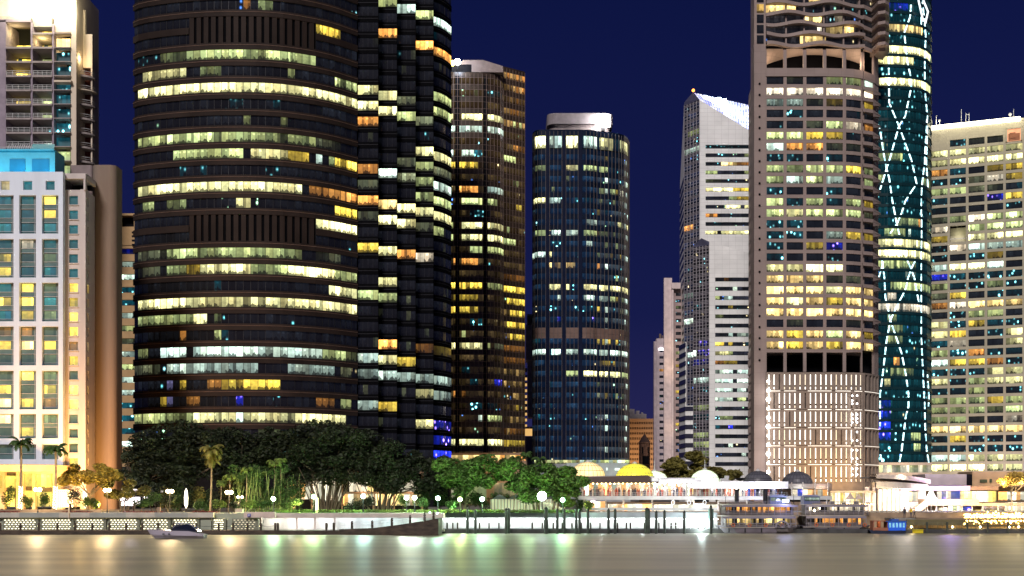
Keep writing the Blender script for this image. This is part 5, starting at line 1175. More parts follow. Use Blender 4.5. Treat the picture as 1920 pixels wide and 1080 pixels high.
def palm(label, px, ytop, Y, n_=16, flen=3.0, tr=.17, lmat=None, seed=1, droop=1.0, skirt=0, group=None, z0=GZ, wid=.16, lit=False):
    rnd = random.Random(seed); x0 = X(px, Y); zt = Z(ytop, Y)
    t = thing('palm_tree', label, 'palm tree', (x0, Y, z0), group)
    m = MB(); 
    for i in range(8):
        f0, f1 = i/8, (i+1)/8; w_ = lambda f: x0+math.sin(f*2.2)*.25
        m.tube((w_(f0),Y,z0+(zt-z0)*f0),(w_(f1),Y,z0+(zt-z0)*f1), tr*(1.25-.4*f0), tr*(1.25-.4*f1), 9, cap=False)
    m.build('trunk', m_pbark, t); xt_ = x0+math.sin(2.2)*.25
    m = MB()
    def frond(az, el, L, dr):
        p = Vector((xt_, Y, zt)); segs = 8; d_ = el; prev = p; col = []
        for i in range(segs):
            d_ -= dr*(i+1)*.055; st_ = Vector((math.cos(az)*math.cos(d_), math.sin(az)*math.cos(d_), math.sin(d_)))*L/segs
            nx = prev+st_; side = Vector((-math.sin(az), math.cos(az), 0)); f = (i+.5)/segs; ll = L*.26*math.sin(math.pi*(.12+.85*f))
            m.tube(tuple(prev), tuple(nx), .035, .03, 4, cap=False)
            for s_ in (-1, 1):
                for q in range(3):
                    b0 = prev.lerp(nx, q/3); tip = b0 + side*s_*ll*.8 + st_.normalized()*ll*.45 - Vector((0,0,ll*.55)); w_ = st_.normalized()*wid*.55
                    m.quad(tuple(b0-w_), tuple(b0+w_), tuple(tip+w_*.3), tuple(tip-w_*.3))
            prev = nx
    for i in range(n_): frond(i*2.4+rnd.uniform(-.2,.2), rnd.uniform(.25,1.25), flen*rnd.uniform(.8,1.1), droop*rnd.uniform(.8,1.3))
    for i in range(skirt): frond(i*2.4, rnd.uniform(-1.3,-.7), flen*.9, .2)
    m.build('fronds', lmat or L_MID, t)
    if lit:
        m = MB()
        for i in range(60):
            a = i*2.4; z_ = z0+.6+3.7*i/60; x_ = x0+math.sin((z_-z0)/(zt-z0)*2.2)*.25
            m.ball((x_+math.cos(a)*(tr*1.28), Y+math.sin(a)*tr*1.28, z_), .085, n=5)
        m.build('string_lights', m_glow('fairy_light', (1,.86,.55), 6), t)
    return t
palm('royal palm with string lights round its trunk, left of the pair by the hotel', 37, 833, 210, 18, 2.6, .20, L_MID, 1, 1.1, lit=True, group='royal palms before the hotel')
palm('royal palm with string lights round its trunk, right of the pair by the hotel', 102, 845, 209, 18, 2.6, .20, L_MID, 2, 1.1, lit=True, group='royal palms before the hotel')
palm('tall palm with a skirt of dead hanging fronds in the dark park', 394, 848, 214, 20, 3.0, .14, L_GOLD, 3, 1.2, 8)
for i, (px, y, fl_) in enumerate(((428,893,1.9),(460,880,2.0),(412,905,1.5),(512,868,2.2),(524,866,1.9),(486,890,1.7),(445,905,1.5))):
    palm(f'slender yellow green garden palm, {ORD[i]} of the clump beside the bamboo', px, y, 213.5+i*.6, 10, fl_, .06, L_BRIGHT, 20+i, 1.8, group='slender garden palms')
for i, (px, y) in enumerate(((963,860),(985,852),(1010,862))):
    palm(f'small dark palm above the green trees, {["left","middle","right"][i]} of three', px, y, 226, 9, 2.2, .07, L_MID, 40+i, 1.8, group='small palms by the tent')
# shrubs and planting
def shrub(label, px, py, rx, ry, Y, lm_, n_, seed, size=.16, group='low shrubs of the promenade garden', z0=GZ):
    rnd = random.Random(seed); t = thing('shrub', label, 'shrub', (X(px,Y),Y,z0), group); k = Y/F
    bl_ = [(X(px+rnd.uniform(-.6,.6)*rx,Y), Y+rnd.uniform(-.6,.6), max(z0+.2, Z(py+rnd.uniform(-.5,.5)*ry,Y)), rx*k*.5, .7, ry*k*.6) for _ in range(7)]
    m = MB(); leaves(m, bl_, n_, size, rnd); m.build('leaves', lm_, t)
    m = MB(); 
    for b in bl_[:4]: m.tube((X(px,Y),Y,z0-.05),(b[0],b[1],b[2]),.04,.015,5)
    m.build('stem', m_bark, t)
shr = [(16,930,14,20,L_BRIGHT,'tall leafy shrub left of the first lamp'),(52,940,12,12,L_BRIGHT,'yellow lit shrub between the first palm and lamp'),(83,938,9,14,L_MID,'dark shrub beside the first lamp post'),(140,932,12,18,L_DARK,'dark round shrub by the hotel entrance'),(162,940,9,11,L_BRIGHT,'bright leafy shrub below the golden tree'),(178,942,9,12,L_BRIGHT,'spiky plant under the golden tree trunk'),
 (262,946,24,8,L_MID,'long low hedge shrub right of the urn'),(285,934,20,14,L_MID,'green mound shrub left of the third lamp'),(315,938,16,12,L_DARK,'dark shrub at the foot of the third lamp'),(375,945,14,10,L_MID,'shrub left of the fountain palm'),(410,944,16,10,L_BRIGHT,'bright green arching shrub near the fourth lamp'),(440,946,12,8,L_DARK,'low dark shrub behind the small wall box'),
 (470,946,18,10,L_BRIGHT,'lime lit shrub before the bamboo'),(495,946,16,8,L_MID,'green lit low shrub beside the greenish lamp'),(545,944,22,10,L_MID,'shrub in front of the glowing pavilion window'),(660,945,20,12,L_DARK,'dark ferny shrub before the pavilion'),(690,940,18,9,L_DARK,'spiky dark plant before the pavilion door'),(757,938,14,12,L_BRIGHT,'bright green shrub near the twin floodlights'),(790,944,16,12,L_MID,'shrub behind the last ramp bollards'),(843,946,14,10,L_MID,'shrub between two green lamps'),(1104,947,10,8,L_BRIGHT,'small green shrub below the pier sign')]
for i, (a, y, rx, ry, lm_, lb_) in enumerate(shr): shrub(lb_, a, y, rx, ry, 209.5+(i%3)*.8, lm_, 900, 100+i)
for i, px in enumerate(range(800, 1090, 26)): shrub(f'tall dim shrub in the back hedge behind the green lamps, {ORD[i]} from the left', px, 935+(i%3)*3, 17, 18, 229, L_MID, 900, 200+i, .2, 'back hedge shrubs')
for i, px in enumerate(range(292, 560, 19)): shrub(f'tall dark understorey shrub beneath the park trees, {ORD[i]} from the left', px, 925+(i*7%4)*4, 17, 26, 220+(i%3), (L_DARK, L_GOLD, L_MID)[i%3], 1100, 260+i, .2, 'understorey shrubs')
rnd = random.Random(300)
t = thing('bamboo_clump', 'tall bamboo clump with bright stems in the lit park garden', 'bamboo', P(505,955,216))
m = MB(); 
for i in range(70):
    x = X(rnd.uniform(440,560),216); y = rnd.uniform(214,219); limb(m, (x,y,GZ), (x+rnd.uniform(-1.2,1.2),y+rnd.uniform(-.5,.5),GZ+rnd.uniform(4,8)), .05, .03, rnd, 3, .1)
m.build('canes', mat('bamboo_cane', (.20,.26,.08), .6), t)
m = MB(); leaves(m, [(X(rnd.uniform(440,560),216), 216+rnd.uniform(-2,2), GZ+rnd.uniform(1.5,7.5), 1.0,.8,.9) for _ in range(40)], 6500, .2, rnd); m.build('foliage', L_MID, t)
m = MB(); leaves(m, [(X(px_q,207.2), 207.2, GZ+.25, 1.2,.5,.28) for px_q in range(505,1085,11)], 9000, .13, rnd); m.build('hedge', L_BRIGHT, label='long clipped hedge along the lawn edge above the lit walls', category='hedge')
m = MB(); leaves(m, [(X(px_q,206.2), 206.2, GZ+.25, 1.3,.6,.35) for px_q in range(-10,185,11)], 3500, .14, rnd); m.build('planting', L_GOLD, label='warm lit bed of low plants before the hotel', category='plant bed', kind='stuff')
mb = MB(); mb.box(X(-100,205),X(190,205),205,205.4,GZ,GZ+.55); labelled(mb.build('planter_wall', m_tan), 'low tan planter wall before the hotel garden', 'planter wall')
for i, (a, c) in enumerate(((-5,30),(122,165),(236,300),(365,400))):
    m = MB(); leaves(m, [(X(a+(c-a)*f/5,203.6), 203.9, GZ+.16, .7,.3,.16) for f in range(6)], 700, .1, rnd); labelled(m.build('red_groundcover', mat('leaf_maroon', (.14,.03,.03), .8)), ['maroon groundcover strip at the left edge of the promenade','maroon groundcover strip below the royal palms','maroon groundcover strip below the urn','maroon groundcover strip left of the fourth lamp'][i], 'groundcover')
# urns, box
def urn(px, lab):
    t = thing('urn', lab, 'urn', (X(px,204.5),204.5,GZ)); m = MB(); x = X(px,204.5); m.lathe(x,204.5,[(.16,GZ),(.2,GZ+.1),(.08,GZ+.3),(.2,GZ+.7),(.22,GZ+1.0),(.1,GZ+1.15),(.14,GZ+1.35),(.02,GZ+1.6)],12); m.build('vase', mat('dark_bronze', (.03,.015,.015), .5), t)
urn(251, 'dark bronze urn on the promenade left of the third lamp'); urn(132, 'small dark urn at the edge of the hotel garden')
m = MB(); m.pbox(294,300,951,962,203.6,.5); labelled(m.build('service_box', m_tan), 'tan service box standing beside the third lamp', 'service box')
m = MB(); m.pbox(441,455,954.5,961,203.4,.6); m.pbox(440,456,953.8,954.6,203.3,.8); labelled(m.build('stone_box', m_cream), 'cream stone box beside the fourth lamp', 'box')
m = MB(); m.tube(P(129,973,201.6), P(129,950,201.6), .10); labelled(m.build('marker_post', m_cream), 'plain cream marker post in front of the parapet', 'post')

# ------------------------------------------------------------------ lamps
def lamp(px, ytop, Y, ybase, lab, col, power, glow, double=True, head=None, grp='street lamps along the promenade', r_=.20):
    x = X(px,Y); z0 = max(GZ, Z(ybase,Y)) if ybase else GZ; zt = Z(ytop,Y)
    t = thing('street_lamp', lab, 'street lamp', (x,Y,z0), grp)
    m = MB(); m.tube((x,Y,z0),(x,Y,zt-.1),.07,.05,8); m.tube((x,Y,z0),(x,Y,z0+.4),.13,.1,8); m.build('pole', m_metal, t)
    if double:
        m = MB(); m.tube((x-.32,Y,zt-.12),(x+.32,Y,zt-.12),.04,n=6); m.build('arm', m_metal, t)
        for s_ in (-.34,.34): g = MB(); g.ball((x+s_,Y,zt+.08), r_*1.5); g.build('globe', m_glow('globe_'+glow, col, 30, False), t, True)
    else: g = MB(); g.ball((x,Y,zt+.06), r_*1.8); g.build('globe', m_glow('globe_'+glow, col, 30, False), t, True)
    light('POINT', (x,Y-.4,zt+.1), col, power*2.2, t, .3)
W_ = (1,.72,.38); Gc = (.62,1,.55)
lamp(71,919,204,962,'twin globe street lamp before the hotel, leftmost of the warm ones',W_,1500,'warm')
lamp(201,920,204,962,'twin globe street lamp under the golden tree',W_,1500,'warm')
lamp(318.5,922,204,962,'twin globe street lamp at the edge of the dark park',W_,1300,'warm')
lamp(429.5,924,204,962,'twin globe street lamp near the cream stone box',W_,1300,'warm')
lamp(450,933,212,962,'smaller twin lamp set back behind the cream stone box',(1,.7,.4),350,'warm2',r_=.13)
lamp(512.5,936,205,960,'single greenish lamp left of the glowing pavilion',(.55,1,.50),1400,'green',False)
lamp(588,932,206,960,'greenish lamp at the foot of the banyan roots, with a lit panel',(.6,1,.42),1100,'green2',False)
lamp(681,931,206,960,'slim pale blue green lamp before the pavilion door',(.6,1,.85),900,'mint',False)
lamp(762,934,206,960,'paired floodlight lamp before the pavilion, left one',(.8,1,.75),1100,'mint2',False)
lamp(777.5,934,206,960,'paired floodlight lamp before the pavilion, right one',(.75,1,.8),1100,'mint2',False)
lamp(821,935,206,962,'mint lamp standing over the end of the curving ramp',(.55,1,.72),1100,'mint3',False)
lamp(862.5,937,206,960,'yellow green lamp between ramp end and tent',(.75,1,.35),1000,'lime',False)
lamp(904,936.5,206,960,'mint green lamp left of the tent',(.5,1,.6),1100,'mint3',False)
lamp(1016,931,208,960,'brightest white floodlight lamp in front of the tent',(.85,1,.95),2600,'white',False,r_=.42)
lamp(1055,938,206,960,'green lamp right of the tent beside the restaurant',(.4,1,.5),1200,'green3',False)
for px, py, y_ in ((594,948,207),):
    m = MB(); m.box(X(px-2.5,207),X(px+2.5,207),207,207.2,GZ,Z(934,207)); t = labelled(m.build('light_column', m_glow('lime_panel', (.8,1,.35), 3)), 'glowing lime light column beside the banyan lamp', 'light column')
for px, lab in ((160,'white glowing light column behind the golden tree trunk'),(349,'tall slim white light column in the dark park')):
    Y_ = 218; g = MB(); g.lathe(X(px,Y_),Y_,[(.05,GZ+.6),(.30,GZ+1.2),(.34,GZ+2.4),(.22,GZ+3.6),(.03,GZ+4.0)],10); labelled(g.build('light_column', m_glow('column_white', (1,.93,.7) if px < 200 else (.9,.97,1), 3)), lab, 'light column')
# low buildings among the trees
t = thing('pavilion', 'low glowing restaurant pavilion behind the banyan', 'pavilion', P(680,955,232)); YP = 232; rnd = random.Random(400)
gw = MB(); 
f_ = lambda k, px: roomcol(rnd.choice('WWao'), rnd.choice((5,6,6,7)), rnd)
for (a, c, y0, y1) in ((535,582,888,936),(586,640,896,940),(642,790,926,948),(655,700,900,922),(740,780,900,922)):
    w = MB(); p = Path([(a,YP),(c,YP)]); panes(w, p, 0, p.len, Z(y1,YP), Z(y0,YP), 1.0, f_, 0, rnd, 0); w.build('window', W_HOTEL, t)
m = MB(); m.pbox(530,800,884,888,YP-1.5,10); m.pbox(640,792,922,925.5,YP-2.5,3)
for x in (533,583,640,700,737,790): m.pbox(x,x+3,888,956,YP-.4,.4)
m.build('roof', mat('pavilion_brown', (.25,.15,.10), .8), t); MB().pbox(536,790,889,956,YP+.5,9).build('core', m_core, t)
for px in (560,610,680,720,770): light('POINT', P(px,935,YP-3), (1,.72,.45), 500, t, .4)
m = MB(); gr_ = random.Random(9)
# white lit entrance between hotel and park, light put in as glowing panels
t = thing('entrance_canopy', 'brilliant white lit entrance canopy glimpsed under the olive tree', 'canopy', P(245,955,222))
m = MB()
for i in range(9):
    a = i/8; x0 = 222+75*a; y0 = 925-10*math.sin(a*2.6)
    m.pbox(x0, x0+9.5, y0, y0+3+2*math.sin(a*9), 222-.2*i, 4)
m.build('roof', mat('canopy_white', (.8,.78,.8), .7), t)
g = MB(); g.pbox(224,250,922,948,223,.2); g.pbox(252,262,932,946,223.2,.2); g.pbox(270,296,920,934,224,.2); g.build('lit_wall', m_glow('canopy_glow', (1,.93,1), 2.2), t); m = MB()
for x in (224,238,251,266,280,296): m.pbox(x, x+1, 920, 955, 221.5, .2)
m.build('post', m_metal, t); light('POINT', P(245,935,217), (1,.9,1), 1200, t, .5)
# tent
t = thing('tent', 'floodlit white marquee with striped walls behind the green trees', 'tent', P(970,955,226)); m = MB(); YQ = 226
for i in range(4):
    a = 922+i*30; m.face([P(a,936,YQ),P(a+30,936,YQ),P(a+15,926,YQ+4)]); m.face([P(a+30,936,YQ),(X(a+30,YQ+8),YQ+8,Z(936,YQ)),P(a+15,926,YQ+4)])
m.build('roof', mat('tent_white', (.75,.75,.7), .7), t); m = MB(); m.pbox(920,1045,936,957,YQ+1,.3); m.build('wall', mat('tent_wall', (.75,.70,.6), .8, emit=(1,.9,.65), estr=.35, sample=False), t); m = MB()  # tent walls: part of the floodlight put in as their own glow
for x in range(921,1044,6): m.pbox(x,x+1,936,958,YQ+.4,.2)
m.build('pole', m_metal, t)
m = MB(); 
for i in range(9): m.pbox(1020+i*6, 1026+i*6, 943+i*2.2-2, 946+i*2.2, 219, 1.6)
labelled(m.build('staircase', mat('stair_stone', (.45,.42,.36), .8)), 'pale diagonal stair between the tent and the restaurant', 'staircase')

# ------------------------------------------------------------------ domed pier building
rnd = random.Random(500)
dp = thing('pier_building', 'long two storey riverside pier restaurant with awnings under a row of domes', 'pier building', P(1300,955,235)); YD = 232
m = MB()
m.pbox(1085,1560,930,937,YD-6,16)                                  # upper slab
m.pbox(1088,1228,893,901,YD+1,14); 
m.build('floor_slab', mat('slab_grey', (.52,.52,.52), .7), dp)
m = MB(); m.quad(P(1084,905,YD-7),P(1232,905,YD-7),P(1215,891,YD+2),P(1092,893,YD+2)); m.quad(P(1084,905.6,YD-7),P(1232,905.6,YD-7),P(1232,905,YD-7),P(1084,905,YD-7)); m.quad(P(1084,905.5,YD-7),P(1084,905.5,YD+4),P(1232,905.5,YD+4),P(1232,905.5,YD-7)); m.build('awning', mat('awning_brown', (.16,.11,.09), .8), dp)
m = MB()
for (a, c, yt, yb, Y_) in ((1222,1304,896,903,YD-6),(1236,1316,899,906,YD-7),(1300,1478,903,916,YD-8)): m.pbox(a,c,yt,yb,Y_,12)
m.build('canopy_roof', mat('canopy_pale', (.66,.66,.68), .6), dp)
m = MB(); m.pbox(1478,1556,907,912.5,YD-4,12); m.pbox(1480,1553,912.5,916,YD-3.5,11); m.build('flat_roof', mat('roof_mushroom', (.30,.26,.25), .7), dp)
def warmcell(k, px): return roomcol(rnd.choice('WWaoc' if px < 1400 else 'Woob'), rnd.choice((4,5,6,7,8)), rnd)
gw = MB()
for (a, c, y0, y1, Y_, st_) in ((1095,1165,906,929,YD+3,.9),(1165,1225,906,929,YD+3.2,.9),(1225,1300,907,929,YD+1,.8),(1305,1398,917,936,YD,.8),(1400,1455,917,938,YD-.5,.7),(1486,1552,918,930,YD,.9)):
    w = MB(); p = Path([(a,Y_),(c,Y_)]); panes(w, p, 0, p.len, Z(y1,Y_), Z(y0,Y_), st_, warmcell, 0, rnd, 0); w.build('terrace_window', W_HOTEL, dp)
for (a, c, y0, y1, Y_) in ((1105,1136,940,962,YD+2),(1140,1222,945,964,YD),(1226,1300,946,964,YD-1),(1300,1345,946,964,YD-1)):
    w = MB(); p = Path([(a,Y_),(c,Y_)]); panes(w, p, 0, p.len, Z(y1,Y_), Z(y0,Y_), .9, lambda k, px: roomcol('o' if px < 1222 and rnd.random() < .6 else 'W', rnd.choice((6,7,8)), rnd), 0, rnd, 0); w.build('ground_window', W_HOTEL, dp)
m = MB()
m_cp = mat('column_pale', (.6,.55,.5), .7)
for x in (1092,1110,1128,1146,1164,1182,1200,1218,1226,1246,1266,1286,1306,1330,1352,1374,1396,1452,1484,1505,1528,1552): MB().pbox(x,x+1.4,904,929.9,YD-5.5,.25).build('terrace_column', m_cp, dp)
for x in (1094,1135,1168,1222,1262,1300,1346,1400,1470,1550): MB().pbox(x,x+2.5,937.2,966,YD-4,.4).build('column', m_cp, dp)
m = MB()
for y in (923,926.5,930): m.pbox(1088,1478,y,y+.35,YD-5.8,.05)
for i in range(80): m.pbox(1088+i*4.9,1088.4+i*4.9,923,930.2,YD-5.7,.05)
m.build('terrace_railing', m_pale, dp)
m = MB(); m.pbox(1100,1560,941,966,YD+6,.3); m.pbox(1090,1560,906,930,YD+9,.3); m.build('back_wall', mat('back_wall_tan', (.30,.22,.17), .8), dp)
m = MB(); m.pbox(1092,1345,952,957,YD-6,.3,0); m.build('sun_blind', mat('blind_pale', (.5,.5,.5), .8), dp)
g = MB()
for px in list(range(1096,1232,8)): g.ball(P(px,906.6+math.sin(px)*.5,YD-6.6), .13, n=6)
g.build('awning_light', m_glow('string_warm', (1,.66,.28), 14), dp)
g = MB()
for px in list(range(1228,1400,9)): g.ball(P(px,906.8+(px-1228)*.06,YD-7.6), .15, n=6)
g.build('canopy_light', m_glow('string_white', (1,.93,.88), 12), dp)
for px, y, c_, e_ in ((1110,912,(1,.6,.3),260),(1140,912,(1,.7,.5),260),(1175,912,(1,.7,.45),260),(1210,912,(1,.8,.6),300),(1240,911,(1,.93,.95),420),(1270,911,(1,.93,.95),420),(1300,912,(1,.93,1),380),(1335,918,(1,.9,.9),320),(1370,920,(1,.85,.7),260),(1410,920,(.7,.75,1),300),(1450,920,(.6,.65,1),300),(1500,920,(.8,.9,.85),200),(1540,920,(1,.7,.5),240)):
    light('POINT', P(px,y,YD-4.5), c_, e_, dp, .3)
for px in (1120,1160,1200,1245,1290,1330,1380,1440,1520): light('POINT', P(px,945,YD-4), (1,.85,.7) if px < 1300 else (.95,.92,1), 420, dp, .3)
for px, z_ in ((1240,901),(1280,901),(1340,903),(1390,903),(1440,903)): light('AREA', P(px,z_+16,YD-14), (1,.97,1), 240, dp, 3, aim(P(px,z_+20,YD-14), P(px,z_+4,YD-6)))
fx = thing('lit_sign', 'overexposed blank white light panel on the pier canopy above the steamer', 'lit sign', P(1440,916,YD-8.4))
g = MB(); g.prism([(X(1422,YD-8.6),YD-8.6),(X(1459,YD-8.6),YD-8.6),(X(1459,YD-8.6),YD-8.1),(X(1422,YD-8.6),YD-8.1)], Z(914,YD-8.6), Z(904,YD-8.6)); g.build('panel', m_glow('panel_white', (.95,.97,1), 14), fx); light('POINT', P(1440,908,YD-10), (.6,.65,1), 600, fx, .6)
for px, py, w_, h_, c_, lab in ((1112,941,9,3.5,(1,.85,.95),'small glowing pinkish sign under the pier terrace'),(1311,947.5,20,5,(.8,.88,1),'glowing pale blue sign on the lower pier front')):
    g = MB(); g.pbox(px-w_/2,px+w_/2,py-h_/2,py+h_/2,YD-6.4,.2); labelled(g.build('lit_sign', m_glow('sign_'+str(px), c_, 5)), lab, 'lit sign')
# diners
m = MB()
def mini(mb, x, y, z, h, rnd):
    mb.lathe(x, y, [(.09*h,z),(.13*h,z+.35*h),(.15*h,z+.62*h),(.12*h,z+.78*h),(.045*h,z+.82*h),(.05*h,z+.84*h),(.075*h,z+.90*h),(.07*h,z+.96*h),(.01,z+h)], 6, rnd.randint(0,2))
for i in range(150): mini(m, X(rnd.uniform(1092,1470),YD-4), YD-5+rnd.uniform(0,3.5), Z(930,YD-6), rnd.uniform(1.2,1.7), rnd)
m.build('crowd', [mat('clothes_dark', (.05,.05,.07), .8), mat('clothes_pale', (.5,.45,.4), .8), mat('clothes_red', (.35,.10,.07), .8)], label='crowd of diners along the upper pier terrace', category='crowd', kind='stuff')
# domes
def dome(lab, px, ytop, ybase, rpx, Y, colr, estr, dark=False, spire=0, yscale=1.0):
    x = X(px,Y); zb = Z(ybase,Y); r = rpx*Y/F; h = Z(ytop,Y)-zb
    t = thing('dome', lab, 'dome', (x,Y,zb), 'domes along the pier roof')
    prof = [(r*math.cos(a), zb+h*math.sin(a)) for a in [math.pi/2*j/12 for j in range(12)]]+[(.02,zb+h)]
    m = MB(); m.lathe(x, Y, [(r,zb-1.2),(r,zb)]+prof, 40)
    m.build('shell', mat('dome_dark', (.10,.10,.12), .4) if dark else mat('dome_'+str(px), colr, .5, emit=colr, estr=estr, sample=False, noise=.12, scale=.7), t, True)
    m = MB()
    for i in range(24):
        a = i*math.pi/12
        for (r0,z0),(r1,z1) in zip(prof[::2], prof[2::2]): m.tube((x+(r0+.02)*math.cos(a),Y+(r0+.02)*math.sin(a),z0),(x+(r1+.02)*math.cos(a),Y+(r1+.02)*math.sin(a),z1),.05,n=4,cap=False)
    for j in (3,6): 
        rr, zz_ = prof[j]; m.lathe(x,Y,[(rr+.01,zz_-.05),(rr+.07,zz_),(rr+.01,zz_+.05)],32)
    m.build('rib', mat('rib_'+('dark' if dark else 'olive'), (.05,.05,.06) if dark else (.30,.30,.12), .5), t)
    m = MB(); m.lathe(x,Y,[(.5,zb+h-.1),(.45,zb+h+.15),(.2,zb+h+.3),(.05,zb+h+.4)],10)
    if spire: m.tube((x,Y,zb+h+.3),(x,Y,Z(spire,Y)),.09,.03,6)
    m.build('finial', m_pale, t)
    if not dark: light('POINT', (x,Y-r-2,zb+h*.6), colr, 160, t, .5)
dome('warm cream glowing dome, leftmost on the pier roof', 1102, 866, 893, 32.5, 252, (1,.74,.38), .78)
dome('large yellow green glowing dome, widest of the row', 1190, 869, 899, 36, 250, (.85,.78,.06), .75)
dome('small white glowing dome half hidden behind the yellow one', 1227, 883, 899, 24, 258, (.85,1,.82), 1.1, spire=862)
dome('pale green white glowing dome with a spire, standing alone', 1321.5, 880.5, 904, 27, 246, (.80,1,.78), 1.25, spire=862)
dome('unlit dark dome behind the glaring sign', 1421, 883, 906, 27, 244, (.1,.1,.1), 0, True, spire=878)
dome('unlit dark dome in front of the lattice tower base', 1495, 884, 907, 28, 242, (.1,.1,.1), 0, True)
m = MB(); m.pbox(1062,1175,868,893,262,3); m.pbox(1175,1180,870,893,262,3); t = thing('drum_wall', 'pale bluish curved wall behind the cream dome', 'wall', P(1120,893,262)); m.build('wall', mat('drum_bluegrey', (.40,.46,.48), .7), t); m = MB(); m.pbox(1137,1139,877,882,261.8,.3); m.pbox(1153,1162,878,882,261.8,.3); m.build('window', m_glow('drum_win', (.8,1,.9), .9), t)
t = thing('roof_equipment', 'satellite dish and boxes on the pier roof between the domes', 'roof equipment', P(1375,903,238)); m = MB(); m.pbox(1352,1366,897,903,238,1.2); m.pbox(1360,1367,892,897,238.5,1); m.build('box', m_pale, t); m = MB(); m.lathe(X(1388,238),238,[(.02,Z(902,238)),(.7,Z(900,238)),(1.1,Z(896,238))],14); m.build('dish', m_metal, t)
for i, px in enumerate((1322,1352,1381)):
    t = thing('ring_lamp', f'ring shaped lamp bracket on the lower pier front, {ORD[i]} of three', 'lamp', P(px-68+8,946,225), 'ring lamps on the pier front'); xx = X(px-68+8,225); m = MB()
    for j in range(12): a0, a1 = j*math.pi/6, (j+1)*math.pi/6; m.tube((xx+.28*math.cos(a0),225,Z(942,225)+.38*math.sin(a0)),(xx+.28*math.cos(a1),225,Z(942,225)+.38*math.sin(a1)),.04,n=5,cap=False)
    m.build('ring', mat('ring_white', (.8,.8,.8), .5, emit=(.8,.9,1), estr=1.2, sample=False), t); m = MB(); m.tube((xx,225,Z(945.5,225)),(xx,225,Z(951,225)),.04); m.build('bracket', m_pale, t)

